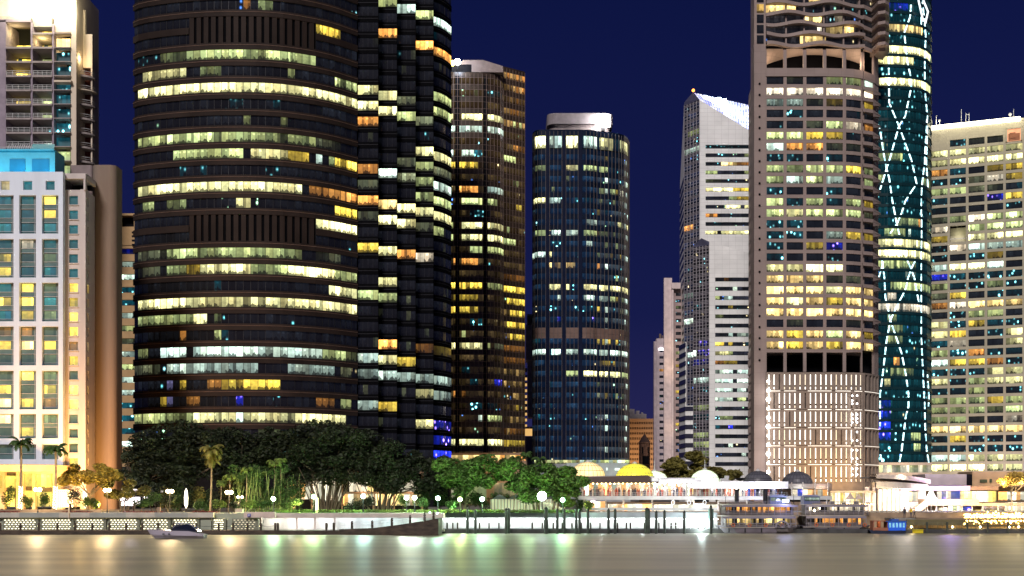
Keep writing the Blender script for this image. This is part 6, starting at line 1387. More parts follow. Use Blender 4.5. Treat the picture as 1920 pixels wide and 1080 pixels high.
# ------------------------------------------------------------------ paddle steamers
def steamer(lab, x0p, x1p, Y, tops, glow_c, flip, seed, funnel=(), wheel=None):
    rnd = random.Random(seed); x0, x1 = X(x0p,Y), X(x1p,Y); L = x1-x0; W = 3.0
    t = thing('paddle_steamer', lab, 'boat', ((x0+x1)/2, Y, 0))
    def outline(f, wid): # plan half width along the length
        return W*wid*(min(1, (1-f)*5)**.6 if f > .8 else (min(1, .55+f*3) if f < .15 else 1))
    N = 20; m = MB()
    def ring(z, wid, dx0, dx1): 
        return [((x0+dx0)+(x1+dx1-x0-dx0)*i/N, z, outline(i/N, wid)) for i in range(N+1)]
    lev = [ring(-.3,.85,1.6,-1.5), ring(.25,.95,.9,-.8), ring(.95,1.0,0,0)]
    lev[2] = [(a_, b_+.35*abs(2*i/N-1)**3, c_) for i, (a_, b_, c_) in enumerate(lev[2])]
    for A, B in zip(lev, lev[1:]):
        for i in range(N):
            for s_ in (-1,1): m.quad((A[i][0],Y+s_*A[i][2],A[i][1]),(A[i+1][0],Y+s_*A[i+1][2],A[i+1][1]),(B[i+1][0],Y+s_*B[i+1][2],B[i+1][1]),(B[i][0],Y+s_*B[i][2],B[i][1]))
    T_ = lev[-1]
    for i in range(N): m.quad((T_[i][0],Y-T_[i][2],T_[i][1]),(T_[i+1][0],Y-T_[i+1][2],T_[i+1][1]),(T_[i+1][0],Y+T_[i+1][2],T_[i+1][1]),(T_[i][0],Y+T_[i][2],T_[i][1]))
    for A, B in zip(lev, lev[1:]): m.quad((A[0][0],Y-A[0][2],A[0][1]),(A[0][0],Y+A[0][2],A[0][1]),(B[0][0],Y+B[0][2],B[0][1]),(B[0][0],Y-B[0][2],B[0][1]))
    m.build('hull', mat('hull_mauve', (.17,.15,.18), .5, noise=.25), t)
    m = MB(); m.tube((x0+.1,Y-W-.03,.98),(x1-L*.2,Y-W-.03,.98),.08); m.build('rubbing_strake', mat('cream_trim', (.36,.32,.28), .6), t)
    decks = []
    for d, (zf, zt, e0, e1) in enumerate(((.98,2.75,.3,-1.0),(2.95,4.55,.2,-.7))):
        a, c = x0+e0+.8, x1+e1-1.0; b_ = MB(); b_.box(a, c, Y-W+.75, Y+W-.75, zf, zt); b_.build('cabin', mat('cabin_dim', (.16,.14,.13), .7), t)
        p = Path([(960+a/(Y-W+.7)*F, Y-W+.7), (960+c/(Y-W+.7)*F, Y-W+.7)]); w = MB()
        def f_(k, px): 
            f = (px-x0p)/(x1p-x0p)
            return roomcol(glow_c[d], rnd.choice((3,5,6,7)), rnd) if (rnd.random() < (.35 if f < .35 else .75)) else (.012,.011,.010)
        panes(w, p, .2, p.len-.2, zf+.45, zt-.3, .42, f_, 0, rnd, .02); w.build('cabin_window', W_DARK, t)
        m = MB()
        ex0, ex1 = x0+e0-.2+d*.5, x1+e1+.2-d*.7; pl2 = []
        for i in range(25):
            f = i/24; ww = (W+.05)*(min(1, max(.0,f)*6+.35)**.5 if f < .12 else (max(.12,1-((f-.86)/.14)**2)**.5 if f > .86 else 1)); pl2.append((ex0+(ex1-ex0)*f, ww))
        m.prism([(a_, Y-w_) for a_, w_ in pl2]+[(a_, Y+w_) for a_, w_ in pl2[::-1]], zt, zt+.15); m.build('deck', mat('cream_trim', (.36,.32,.28), .6), t)
        m = MB(); nn = 13
        for i in range(nn+1): xx = a-.5+(c-a+1.0)*i/nn; m.box(xx-.035,xx+.035,Y-W+.02,Y-W+.1,zf,zt)
        for i in range(60): xx = a-.5+(c-a+1.0)*i/60; m.box(xx-.012,xx+.012,Y-W+.03,Y-W+.06,zf,zf+.62)
        m.box(a-.5,c+.5,Y-W+.02,Y-W+.08,zf+.62,zf+.70); m.build('railing', mat('rail_lilac', (.24,.22,.25), .6), t)
    m = MB(); m.box(x0+.6,x1-1.6,Y-W-.1,Y-W-.02,2.4,2.74); m.box(x0+.5,x1-1.2,Y-W-.1,Y-W-.02,4.25,4.54); m.build('valance', mat('valance_lilac', (.22,.20,.24), .7), t)
    for fx_, yt, r_ in funnel:
        m = MB(); xx = X(fx_,Y); zt = Z(yt,Y+.5); m.tube((xx,Y+.5,4.7),(xx,Y+.5,zt-.4),r_,n=14); m.tube((xx,Y+.5,zt-.4),(xx,Y+.5,zt-.1),r_,r_*1.3,14); m.tube((xx,Y+.5,zt-.1),(xx,Y+.5,zt),r_*1.3,n=14); m.build('funnel', mat('funnel_black', (.02,.02,.025), .5), t, True)
    if wheel:
        xx, zw, r_ = X(wheel,Y), .95, 1.15; m = MB()
        m.lathe(0,0,[(0,0)],3) if False else None
        for i in range(13): a = math.pi*i/12; b2 = math.pi*(i+1)/12
        for i in range(12):
            a0, a1 = math.pi*i/12, math.pi*(i+1)/12; q = lambda r, a: (xx+r*math.cos(a), Y-W-.3, zw+r*math.sin(a)); qb = lambda r, a: (xx+r*math.cos(a), Y-W+.1, zw+r*math.sin(a))
            m.quad(q(r_,a0),q(r_,a1),q(r_*.82,a1),q(r_*.82,a0)); m.quad(q(r_,a1),q(r_,a0),qb(r_,a0),qb(r_,a1))
        for i in range(7): a0 = math.pi*(i+.5)/7; m.tube((xx,Y-W-.25,zw),(xx+r_*.9*math.cos(a0),Y-W-.25,zw+r_*.9*math.sin(a0)),.05,n=4)
        m.build('paddle_box', mat('rail_lilac', (.24,.22,.25)), t); m = MB(); m.box(xx-.9,xx+.9,Y-W-.35,Y-W-.2,.35,.72); m.build('name_board', mat('board_dim', (.10,.09,.08), .7), t)
    for i in range(4):
        m = MB(); bx0 = x0+2.2+i*2.6; rr_ = .26
        for j in range(10): a0, a1 = j*math.pi/5, (j+1)*math.pi/5; m.tube((bx0+rr_*math.cos(a0),Y-W-.12,1.35+rr_*math.sin(a0)),(bx0+rr_*math.cos(a1),Y-W-.12,1.35+rr_*math.sin(a1)),.06,n=5,cap=False)
        m.build('lifebuoy', mat('lifebuoy_orange', (.6,.14,.04), .6), t)
    for i in range(5): m = MB(); fx2 = x0+1.5+i*2.6; m.tube((fx2,Y-W-.14,.2),(fx2,Y-W-.14,.85),.11,n=7); m.tube((fx2,Y-W-.14,.85),(fx2,Y-W-.1,1.0),.02,n=4); m.build('fender', mat('fender_black', (.02,.02,.02), .7), t)
    m = MB()
    for i in range(5): hx2 = x0+3.2+i*2.0; m.box(hx2,hx2+.5,Y-.6,Y+.6,4.7,4.95+.15*(i%2))
    m.box(x0+2.0,x0+3.4,Y-1.2,Y+1.2,4.7,4.9); m.build('roof_hatch', mat('cabin_dim', (.16,.14,.13), .7), t)
    m = MB()
    for i in range(24): xx = x0+1.3+(x1-x0-3.6)*i/23; m.box(xx-.015,xx+.015,Y-W+.4,Y-W+.43,4.7,5.15)
    m.box(x0+1.3,x1-2.3,Y-W+.4,Y-W+.43,5.12,5.17); m.box(x0+1.3,x1-2.3,Y-W+.4,Y-W+.43,4.92,4.95); m.build('roof_rail', mat('rail_lilac', (.24,.22,.25)), t)
    # pilot house
    m = MB(); hx = X(tops[0],Y); m.box(hx-1.3,hx+1.3,Y-.9,Y+1.6,4.7,5.9); m.build('pilot_house', mat('pilot_blue', (.10,.12,.22), .6), t); m = MB()
    p = Path([(960+(hx-1.2)/(Y-.95)*F,Y-.95),(960+(hx+1.2)/(Y-.95)*F,Y-.95)]); panes(m, p, 0, p.len, 5.2, 5.75, .35, lambda k, px: roomcol('c', 4, rnd), 0, rnd, 0); m.build('pilot_window', W_DARK, t)
    m = MB(); m.box(hx-1.5,hx+1.5,Y-1.1,Y+1.8,5.9,6.02); m.box(hx-1.0,hx+1.0,Y-.8,Y+1.2,6.02,6.2); m.build('pilot_roof', mat('pilot_roof', (.25,.27,.38), .6), t)
    m = MB(); m.tube((x0+1.5,Y,4.7),(x0+1.5,Y,5.9),.04); m.tube((x1-1.2,Y,4.7),(x1-1.2,Y,6.3),.04); m.build('mast', m_metal, t)
    return t
s1 = steamer('paddle steamer with two tall black funnels, moored under the glaring sign', 1343, 1502, 207, (1457,), 'ao', 0, 600, ((1382.5,917,.36),(1436,917,.36)), 1459)
fx = thing('floodlight', 'bright bluish lamp on the first steamer beside its pilot house', 'floodlight', P(1474,938,205)); g = MB(); g.prism([(X(1468,205),205),(X(1479,205),205),(X(1479,205),205.3),(X(1468,205),205.3)], Z(941.5,205), Z(937,205)); g.build('lamp', m_glow('lamp_blue_white', (.7,.85,1), 12), fx); g = MB(); g.tube(P(1473,951,205.3),P(1473,940,205.3),.05); g.build('pole', m_metal, fx); light('POINT', P(1474,939,203), (.45,.5,1), 380, fx, .3)
s2 = steamer('darker paddle steamer without funnels, moored behind on the right', 1497, 1632, 209.5, (1520,), 'oW', 0, 601, ())
g = MB(); g.ball(P(1527,957,205.5), .2); g.ball(P(1537,953,205.6), .12); labelled(g.build('deck_lamp', m_glow('deck_lamp', (1,.85,.55), 14)), 'bright warm lamps on the upper deck of the right steamer', 'lamp'); light('POINT', P(1529,960,204.5), (1,.8,.5), 60, None, .2)
# small blue ferry
def ferry():
    Y = 204.5; t = thing('ferry', 'small blue and brown river ferry right of the steamers', 'boat', (X(1665,Y),Y,0)); x0, x1 = X(1628,Y), X(1699,Y)
    m = MB(); N = 14
    lev = [[(x0+.5+(x1-x0-1.0)*i/N, 1.2*math.sin(math.pi*(.08+.84*i/N))**.5, -.3) for i in range(N+1)], [(x0+(x1-x0)*i/N, 1.5*math.sin(math.pi*(.04+.92*i/N))**.5, .45+.25*abs(i/N-.5)) for i in range(N+1)]]
    for i in range(N):
        for s_ in (-1,1): A, B = lev; m.quad((A[i][0],Y+s_*A[i][1],A[i][2]),(A[i+1][0],Y+s_*A[i+1][1],A[i+1][2]),(B[i+1][0],Y+s_*B[i+1][1],B[i+1][2]),(B[i][0],Y+s_*B[i][1],B[i][2]))
        B = lev[1]; m.quad((B[i][0],Y-B[i][1],B[i][2]),(B[i+1][0],Y-B[i+1][1],B[i+1][2]),(B[i+1][0],Y+B[i+1][1],B[i+1][2]),(B[i][0],Y+B[i][1],B[i][2]))
    m.build('hull', mat('ferry_hull', (.03,.04,.08), .5), t)
    a, c = X(1662,Y), X(1694,Y); m = MB(); m.box(a,c,Y-1.1,Y+1.1,.5,1.0); m.box(a,c,Y-1.1,Y+1.1,1.75,1.9)
    for i in range(6): xx = a+(c-a)*i/5; m.box(xx-.09,xx+.09,Y-1.12,Y+1.12,1.0,1.75)
    m.build('cabin', mat('ferry_blue', (.02,.10,.60), .5, emit=(.02,.12,.7), estr=.25, sample=False), t); m = MB(); m.box(a+.1,c-.1,Y-1.0,Y+1.0,1.0,1.75); m.build('window', mat('ferry_window', (.2,.4,.5), .2, emit=(.25,.7,.9), estr=.5, sample=False, noise=.7, scale=2), t)  # cabin frame glows faintly blue by itself, no lamp
    m = MB(); m.box(X(1634,Y),a,Y-1,Y+1,.5,.95); m.box(X(1634,Y),a,Y-1.05,Y+1.05,1.95,2.08)
    for xx in (X(1634,Y)+.1,X(1648,Y),a-.1): m.box(xx-.05,xx+.05,Y-1,Y+1,.95,1.95)
    m.build('open_deck', mat('ferry_brown', (.35,.14,.08), .6), t); m = MB(); m.prism([(a-.4,Y-1.2),(c+.2,Y-1.2),(c+.2,Y+1.2),(a-.4,Y+1.2)],1.9,2.05); m.prism([(a+.6,Y-.6),(a+1.8,Y-.6),(a+1.8,Y+.6),(a+.6,Y+.6)],2.05,2.3); m.build('roof', mat('ferry_roof', (.04,.12,.45), .5), t)
    light('POINT', (X(1640,Y),Y-.2,1.8), (1,.6,.3), 25, t, .1)
ferry()
m = MB(); m.box(X(1713,204.8),X(1731,204.8),204.8,205.4,.05,.62); t = thing('float_box', 'bright yellow float box against the quay', 'float', (X(1722,204.8),204.8,.05)); m.build('box', mat('float_yellow', (.75,.60,.02), .5), t); m = MB(); m.box(X(1712.5,204.8),X(1731.5,204.8),204.7,205.45,.55,.66); m.build('lid', mat('float_lid', (.5,.42,.02), .6), t)

# ------------------------------------------------------------------ motor cruiser
def cruiser():
    Y = 181; t = thing('motor_cruiser', 'white motor cruiser with a dark windscreen cruising in front of the pierced wall', 'boat', (X(332,Y),Y,0)); xs, xb = X(385,Y), X(277,Y); L = xs-xb; N = 24; m = MB()
    def sec(i):
        f = i/N; x = xb+L*f
        w = 1.35*min(1, math.sin(min(1,f*1.6)*math.pi/2)**.7+.02); sh = 1.18-.18*f if f < .75 else 1.05-(f-.75)*1.9
        return [(x+ (1-f)**3*1.1,0,-.35+.25*(1-f)**4), (x+(1-f)**3*.9, w*.62, -.02+.2*(1-f)**3), (x+(1-f)**3*.35, w*.93, .35+.22*(1-f)), (x, w, sh)]
    S = [sec(i) for i in range(N+1)]
    for i in range(N):
        for j in range(3):
            for s_ in (-1,1): m.quad(*[(q[0],Y+s_*q[1],q[2]) for q in (S[i][j],S[i+1][j],S[i+1][j+1],S[i][j+1])])
        a, c = S[i][3], S[i+1][3]
        crown_ = .10
        for s_ in (-1,1): m.quad((a[0],Y+s_*a[1],a[2]),(c[0],Y+s_*c[1],c[2]),(c[0],Y,c[2]+crown_),(a[0],Y,a[2]+crown_))
    e_ = S[N]; m.face([(e_[0][0],Y,e_[0][2]),(e_[1][0],Y-e_[1][1],e_[1][2]),(e_[2][0],Y-e_[2][1],e_[2][2]),(e_[3][0],Y-e_[3][1],e_[3][2]),(e_[3][0],Y,e_[3][2]+.1),(e_[3][0],Y+e_[3][1],e_[3][2]),(e_[2][0],Y+e_[2][1],e_[2][2]),(e_[1][0],Y+e_[1][1],e_[1][2])])
    m.build('hull', mat('gelcoat_white', (.42,.38,.46), .25, noise=.03), t, True)
    def cab(xa, za, pts, wid, name, mt_):
        m = MB(); front = [(X(px,Y),z) for px, z in pts]
        L_ = [(x,Y-wid*(1 if z < 1.3 else .8),z) for x,z in front]; R_ = [(x,Y+wid*(1 if z < 1.3 else .8),z) for x,z in front]
        m.face(L_); m.face(R_[::-1]); n_ = len(front)
        for i in range(n_): j = (i+1)%n_; m.quad(L_[j],L_[i],R_[i],R_[j])
        m.build(name, mt_, t)
    cab(0,0,[(322,1.05),(327,1.5),(333,1.98),(352,2.05),(361,1.78),(374,1.05)],1.0,'cabin_glass',mat('tinted_glass', (.012,.014,.03), .08))
    m = MB()
    for (a,za,b2,zb) in ((327,1.52,334,2.05),(334,2.05,352,2.13),(352,2.13,362,1.86),(362,1.86,374,1.1)):
        for s_ in (-.82,.82): m.tube((X(a,Y),Y+s_,za),(X(b2,Y),Y+s_,zb),.045,n=6)
    m.box(X(334,Y),X(352,Y),Y-.82,Y+.82,2.07,2.15); m.build('roof_frame', mat('gelcoat_blue', (.25,.25,.38), .3), t)
    m = MB(); m.tube((X(354,Y),Y,2.1),(X(355,Y),Y,2.45),.03); m.box(X(352,Y),X(357,Y),Y-.3,Y+.3,2.36,2.42); m.build('radar_arch', m_metal, t)
    for px in (311,321.5): MB().box(X(px-1.8,Y),X(px+1.8,Y),Y-1.36,Y-1.2,.58,.74).build('porthole', mat('tinted_glass', (.012,.014,.03)), t)
    m = MB(); m.tube((X(288,Y),Y-1.0,.30),(X(374,Y),Y-1.36,.40),.03,n=5); m.build('hull_stripe', mat('stripe_dark', (.08,.07,.09), .4), t)
    m = MB()
    pr_ = None
    for i in range(9):
        f = i/8; q = (X(281+40*f,Y), Y-.35-.85*f**.6, 1.5-.02*i); 
        m.tube((q[0],q[1],1.15),q,.018,n=4)
        if pr_: m.tube(pr_,q,.02,n=4)
        pr_ = q
    m.build('bow_rail', m_pale, t)
cruiser()

# ------------------------------------------------------------------ right riverside complex
rnd = random.Random(700)
rc = thing('riverside_building', 'riverside restaurant complex with curved canopies and glass hall on the right', 'building', P(1750,960,240)); YR = 238
m = MB()
m.pbox(1640,1692,893,896,YR+2,10); m.build('hall_roof', mat('hall_roof', (.5,.42,.36), .7), rc)
gl_ = MB(); 
for i in range(5): 
    w = MB(); a = 1648+i*8.4; p = Path([(a,YR),(a+7,YR)]); panes(w, p, 0, p.len, Z(970,YR), Z(917,YR), .7, lambda k, px: roomcol('W', 9, rnd, .9, 1.3), 0, rnd, 0); w.build('hall_window', W_HOTEL, rc)
m = MB()
for i in range(6): m.pbox(1646.2+i*8.4,1648+i*8.4,914,972,YR-.5,.5)
m.pbox(1622,1630,913,962,YR-1,1); m.pbox(1636,1641,905,960,YR-1,1); m.build('hall_column', mat('hall_pink', (.70,.58,.48), .7), rc)
m = MB()
for (x0, x1, y0, y1, dy, Y_) in ((1643,1745,889,897,10,YR-3),(1643,1740,903,914,6,YR-5)):      # sweeping canopies, layered
    n_ = 12
    for i in range(n_):
        f0, f1 = i/n_, (i+1)/n_; c0, c1 = dy*f0**2, dy*f1**2; sag = 4*math.sin(math.pi*f0), 4*math.sin(math.pi*f1)
        a, b2 = x0+(x1-x0)*f0, x0+(x1-x0)*f1; Ya, Yb = Y_-sag[0], Y_-sag[1]
        m.quad(P(a,y1+c0,Ya),P(b2,y1+c1,Yb),P(b2,y0+c1,Yb),P(a,y0+c0,Ya)); m.quad(P(a,y0+c0,Ya),P(b2,y0+c1,Yb),(X(b2,Yb),Y_+8,Z(y0+c1,Yb)),(X(a,Ya),Y_+8,Z(y0+c0,Ya))); m.quad((X(a,Ya),Y_+8,Z(y1+c0,Ya)),(X(b2,Yb),Y_+8,Z(y1+c1,Yb)),P(b2,y1+c1,Yb),P(a,y1+c0,Ya))
m.build('curved_canopy', mat('canopy_cream', (.62,.54,.47), .7), rc)
m = MB(); m.pbox(1735,1813,889,910,YR+4,8); m.build('grey_block', mat('block_grey', (.42,.38,.36), .7), rc)
m = MB(); m.pbox(1813,1823,889,910,YR+3.8,8); m.build('dark_door', m_core, rc); m = MB(); m.pbox(1823,1930,884,912,YR+5,8); m.build('terracotta_block', mat('block_tan', (.50,.34,.20), .8), rc)
m = MB(); m.pbox(1838,1851,899,905,YR+4.8,.4); m.pbox(1856,1860,898,905,YR+4.8,.4); m.build('block_window', mat('green_dark_window', (.05,.07,.04), .4), rc)
m = MB(); m.pbox(1690,1819,911,920,YR-2,10); m.build('lilac_fascia', mat('fascia_lilac', (.50,.40,.58), .7), rc); m = MB(); m.pbox(1819,1872,912,919,YR-1.8,10); m.build('brown_fascia', mat('fascia_brown', (.32,.19,.12), .7), rc)
m = MB(); m.pbox(1800,1940,889,889.6,YR,1) if False else None; m.pbox(1688,1704,915,971,YR-1,.8); m.pbox(1704,1722,941,971,YR-.8,.6); m.pbox(1722,1736,915,936,YR-.8,.6); m.build('white_wall', mat('white_glow_wall', (.8,.72,.66), .7), rc)
for (a, c, y0, y1, cc) in ((1703,1724,922,940,'a'),(1757,1800,921,936,'b'),(1800,1830,921,936,'a'),(1831,1868,921,941,'Y'),(1760,1776,952,966,'W'),(1778,1802,949,966,'d'),(1806,1822,950,965,'b'),(1872,1930,922,938,'o'),(1822,1880,956,975,'Y'),(1884,1930,942,958,'W'),(1880,1930,962,975,'o')):
    w = MB(); p = Path([(a,YR+.8),(c,YR+.8)]); panes(w, p, 0, p.len, Z(y1,YR), Z(y0,YR), .8, lambda k, px, cc=cc: roomcol(cc if rnd.random() < .6 else 'W', rnd.choice((5,6,7,8)), rnd), 0, rnd, 0); w.build('restaurant_window', W_HOTEL, rc)
m = MB(); m.pbox(1737,1836,936,948,YR-4,8); m.pbox(1836,1940,943,949,YR-3,8); 
st_ = [P(1697,966,YR-4.5),P(1738,936,YR-4.5),P(1746,942,YR-4.5),P(1716,969,YR-4.5)]
m.face(st_); m.face([(x,y+.5,z) for x,y,z in st_[::-1]]); m.quad(st_[0],st_[1],(st_[1][0],st_[1][1]+.5,st_[1][2]),(st_[0][0],st_[0][1]+.5,st_[0][2])); m.build('upper_terrace', mat('terrace_tan', (.55,.38,.26), .8), rc)
m = MB()
for i in range(12): m.pbox(1700+i*3.4,1704+i*3.4,968-i*2.5,971-i*2.5,YR-3.9,3)
m.build('stair', mat('stair_tan', (.5,.42,.32), .8), rc)
m = MB(); m.pbox(1698,1804,971,975,YR-16,14); m.pbox(1800,1806,966,972,YR-16,1); m.build('lower_deck', mat('deck_brown', (.25,.18,.12), .8), rc)
m = MB(); m.box(X(1698,212),X(2000,212),206.6,222,GZ-1.2,GZ-.9); m.build('waterside_deck', mat('deck_brown', (.25,.18,.12)), rc)
m = MB(); m.pbox(1700,1806,974,985,206.5,.3); m.pbox(1806,1940,984,987.5,206.5,.3); m.build('deck_fascia', mat('fascia_dark_olive', (.14,.12,.06), .8), rc)
for x in (1738,1755,1768,1803,1822,1842,1871,1885,1905): MB().pbox(x,x+2,948,972,YR-3.5,.4).build('terrace_column', mat('hall_pink', (.7,.58,.48)), rc)
m = MB(); m.tube(P(1773,965,222),P(1787,962,222),.14); m.tube(P(1774,969,216),P(1793,984,210),.10); m.build('gangway_rail', mat('rail_cream', (.7,.62,.4), .6), rc)
m = MB(); m.pbox(1650,1940,893,965,YR+9,.4); m.build('back_wall', mat('back_tan', (.35,.25,.16), .8), rc)
for px, y, c_, e_ in ((1665,910,(1,.75,.5),500),(1700,925,(1,.9,.85),700),(1745,925,(1,.95,1),700),(1790,924,(.35,.25,1),500),(1830,926,(1,.75,.4),400),(1700,955,(1,.8,.6),600),(1750,957,(1,.9,.75),500),(1790,955,(1,.8,.55),350),(1850,950,(1,.72,.25),500),(1900,945,(1,.85,.6),600),(1915,910,(1,.8,.4),700),(1880,905,(1,.75,.3),600),(1690,890,(1,.85,.7),500),(1780,905,(.7,.4,1),500),(1650,960,(1,.9,.8),500),(1850,970,(1,.7,.2),350),(1900,968,(1,.75,.35),350)):
    light('POINT', P(px,y,YR-7), c_, e_*1.6, rc, .4)
def peak(lab, px, yt, yb, w_, Y, glow_=0):
    t = thing('shade_sail', lab, 'canopy', P(px,yb,Y)); m = MB(); k = 8; ap = P(px,yt,Y)
    for i in range(k):
        a0, a1 = 2*math.pi*i/k, 2*math.pi*(i+1)/k; r_ = w_*Y/F/2; mid = lambda a, f: (ap[0]+r_*f*math.cos(a), Y+r_*f*math.sin(a), Z(yb,Y)+(ap[2]-Z(yb,Y))*(1-f)**1.5)
        for f0, f1 in ((0,.35),(.35,.7),(.7,1)): m.quad(mid(a0,f0),mid(a1,f0),mid(a1,f1),mid(a0,f1))
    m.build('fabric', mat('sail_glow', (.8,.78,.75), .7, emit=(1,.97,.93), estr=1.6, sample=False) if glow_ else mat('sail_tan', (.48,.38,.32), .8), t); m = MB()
    for s_ in (-.85,.85): m.tube((ap[0]+s_*w_*Y/F/2,Y,Z(yb,Y)),(ap[0]+s_*w_*Y/F/2,Y,Z(yb,Y)-2.2),.05)
    m.tube((ap[0],Y,Z(yb,Y)-2.2),ap,.05); m.build('pole', m_pale, t)
peak('blazing white peaked sail above the terrace stairs', 1746, 912, 936, 26, YR-9, 1)
for i, (px, w_) in enumerate(((1848,18),(1862,18),(1876,16))): peak(f'tan peaked sail on the lower terrace, {ORD[i]} from the left', px, 948, 953, w_, YR-10)
for i, (px, yt) in enumerate(((1594,922),(1610,925))): peak(['pale peaked sail behind the right steamer, left one','pale peaked sail behind the right steamer, right one'][i], px, yt, 936, 20, YR-8)
m = MB(); m.pbox(1556,1642,920,924,YR-2,6); t = thing('terrace_bar', 'glowing bar terrace behind the right steamer', 'terrace bar', P(1600,960,YR)); m.build('roof', mat('bar_roof', (.4,.3,.2), .8), t); w = MB(); p = Path([(1556,YR),(1642,YR)]); panes(w, p, 0, p.len, Z(962,YR), Z(924,YR), .9, lambda k, px: roomcol(rnd.choice('aWY'), rnd.choice((5,6,7,8)), rnd), 0, rnd, 0); w.build('window', W_HOTEL, t)
m = MB()
for x in range(1558,1642,12): m.pbox(x,x+1.5,924,966,YR-1,.3)
m.build('post', m_pale, t); g = MB()
for px in range(1558,1640,5): g.ball(P(px,945+math.sin(px*.3)*.7,YR-9), .13, n=6)
g.build('string_light', m_glow('string_warm', (1,.66,.28), 14), t)
for px in (1570,1600,1630): light('POINT', P(px,938,YR-6), (1,.8,.5), 500, t, .4)
# golden string lit trellis
t = thing('lit_trellis', 'waterside trellis covered in golden string lights', 'trellis', P(1850,985,212)); g = MB()
for i in range(330): g.ball(P(rnd.uniform(1806,1925), 968+rnd.gauss(0,1)*3+(8 if rnd.random() < .35 else 0), 210.6+rnd.uniform(-.6,.6)), rnd.uniform(.07,.14), n=5)
g.build('string_light', m_glow('string_gold', (1,.70,.20), 12), t); m = MB()
for x in range(1808,1886,11): m.pbox(x,x+.8,966,987,211,.15)
m.pbox(1806,1886,966,967,210.8,.2); m.build('frame', m_tan, t); m = MB(); leaves(m, [(X(px_q,211), 211.2, Z(976,211), .6,.4,.5) for px_q in range(1810,1885,6)], 1500, .13, rnd); m.build('vine', L_GOLD, t)
for px in (1825,1860): light('POINT', P(px,974,209.5), (1,.72,.25), 150, t, .3)
for i, px in enumerate((1709,1786,1838,1892,1910)):
    fx = thing('quay_lamp', f'small golden lamp low on the right quay edge, {ORD[i]} from the left', 'lamp', P(px,990,205.3), 'golden lamps on the right quay edge'); g = MB(); g.ball(P(px,988,205.2), .16); g.build('lamp', m_glow('quay_gold', (1,.78,.35), 22), fx); g = MB(); g.tube(P(px,990.5,205.4),P(px,988.5,205.3),.05); g.build('bracket', m_metal, fx); light('POINT', P(px,984,207.5), (1,.75,.35), 230, fx, .1)  # point light stands off its lamp, added to warm the embankment wall
t = MB()
for x in range(1695,1935,9): t.tube(P(x,990,205.8), P(x,980,205.8), .05, n=5)
for y in (980,984.5): t.tube(P(1695,y,205.8), P(1935,y,205.8), .03, n=5)
labelled(t.build('quay_railing', mat('olive_rail', (.16,.15,.09), .7)), 'dark railing along the far right quay edge', 'railing')
for i in range(6):
    px = 1738+i*38; t = thing('mooring_pile', f'short olive pile on the far right quay, {ORD[i]} from the left', 'mooring pile', P(px,992,205.2), 'short piles on the far right quay'); m = MB(); m.tube((X(px,205.2),205.2,-.6),P(px,979,205.2),.16,n=9); m.build('shaft', mat('pile_steel', (.05,.06,.05)), t)
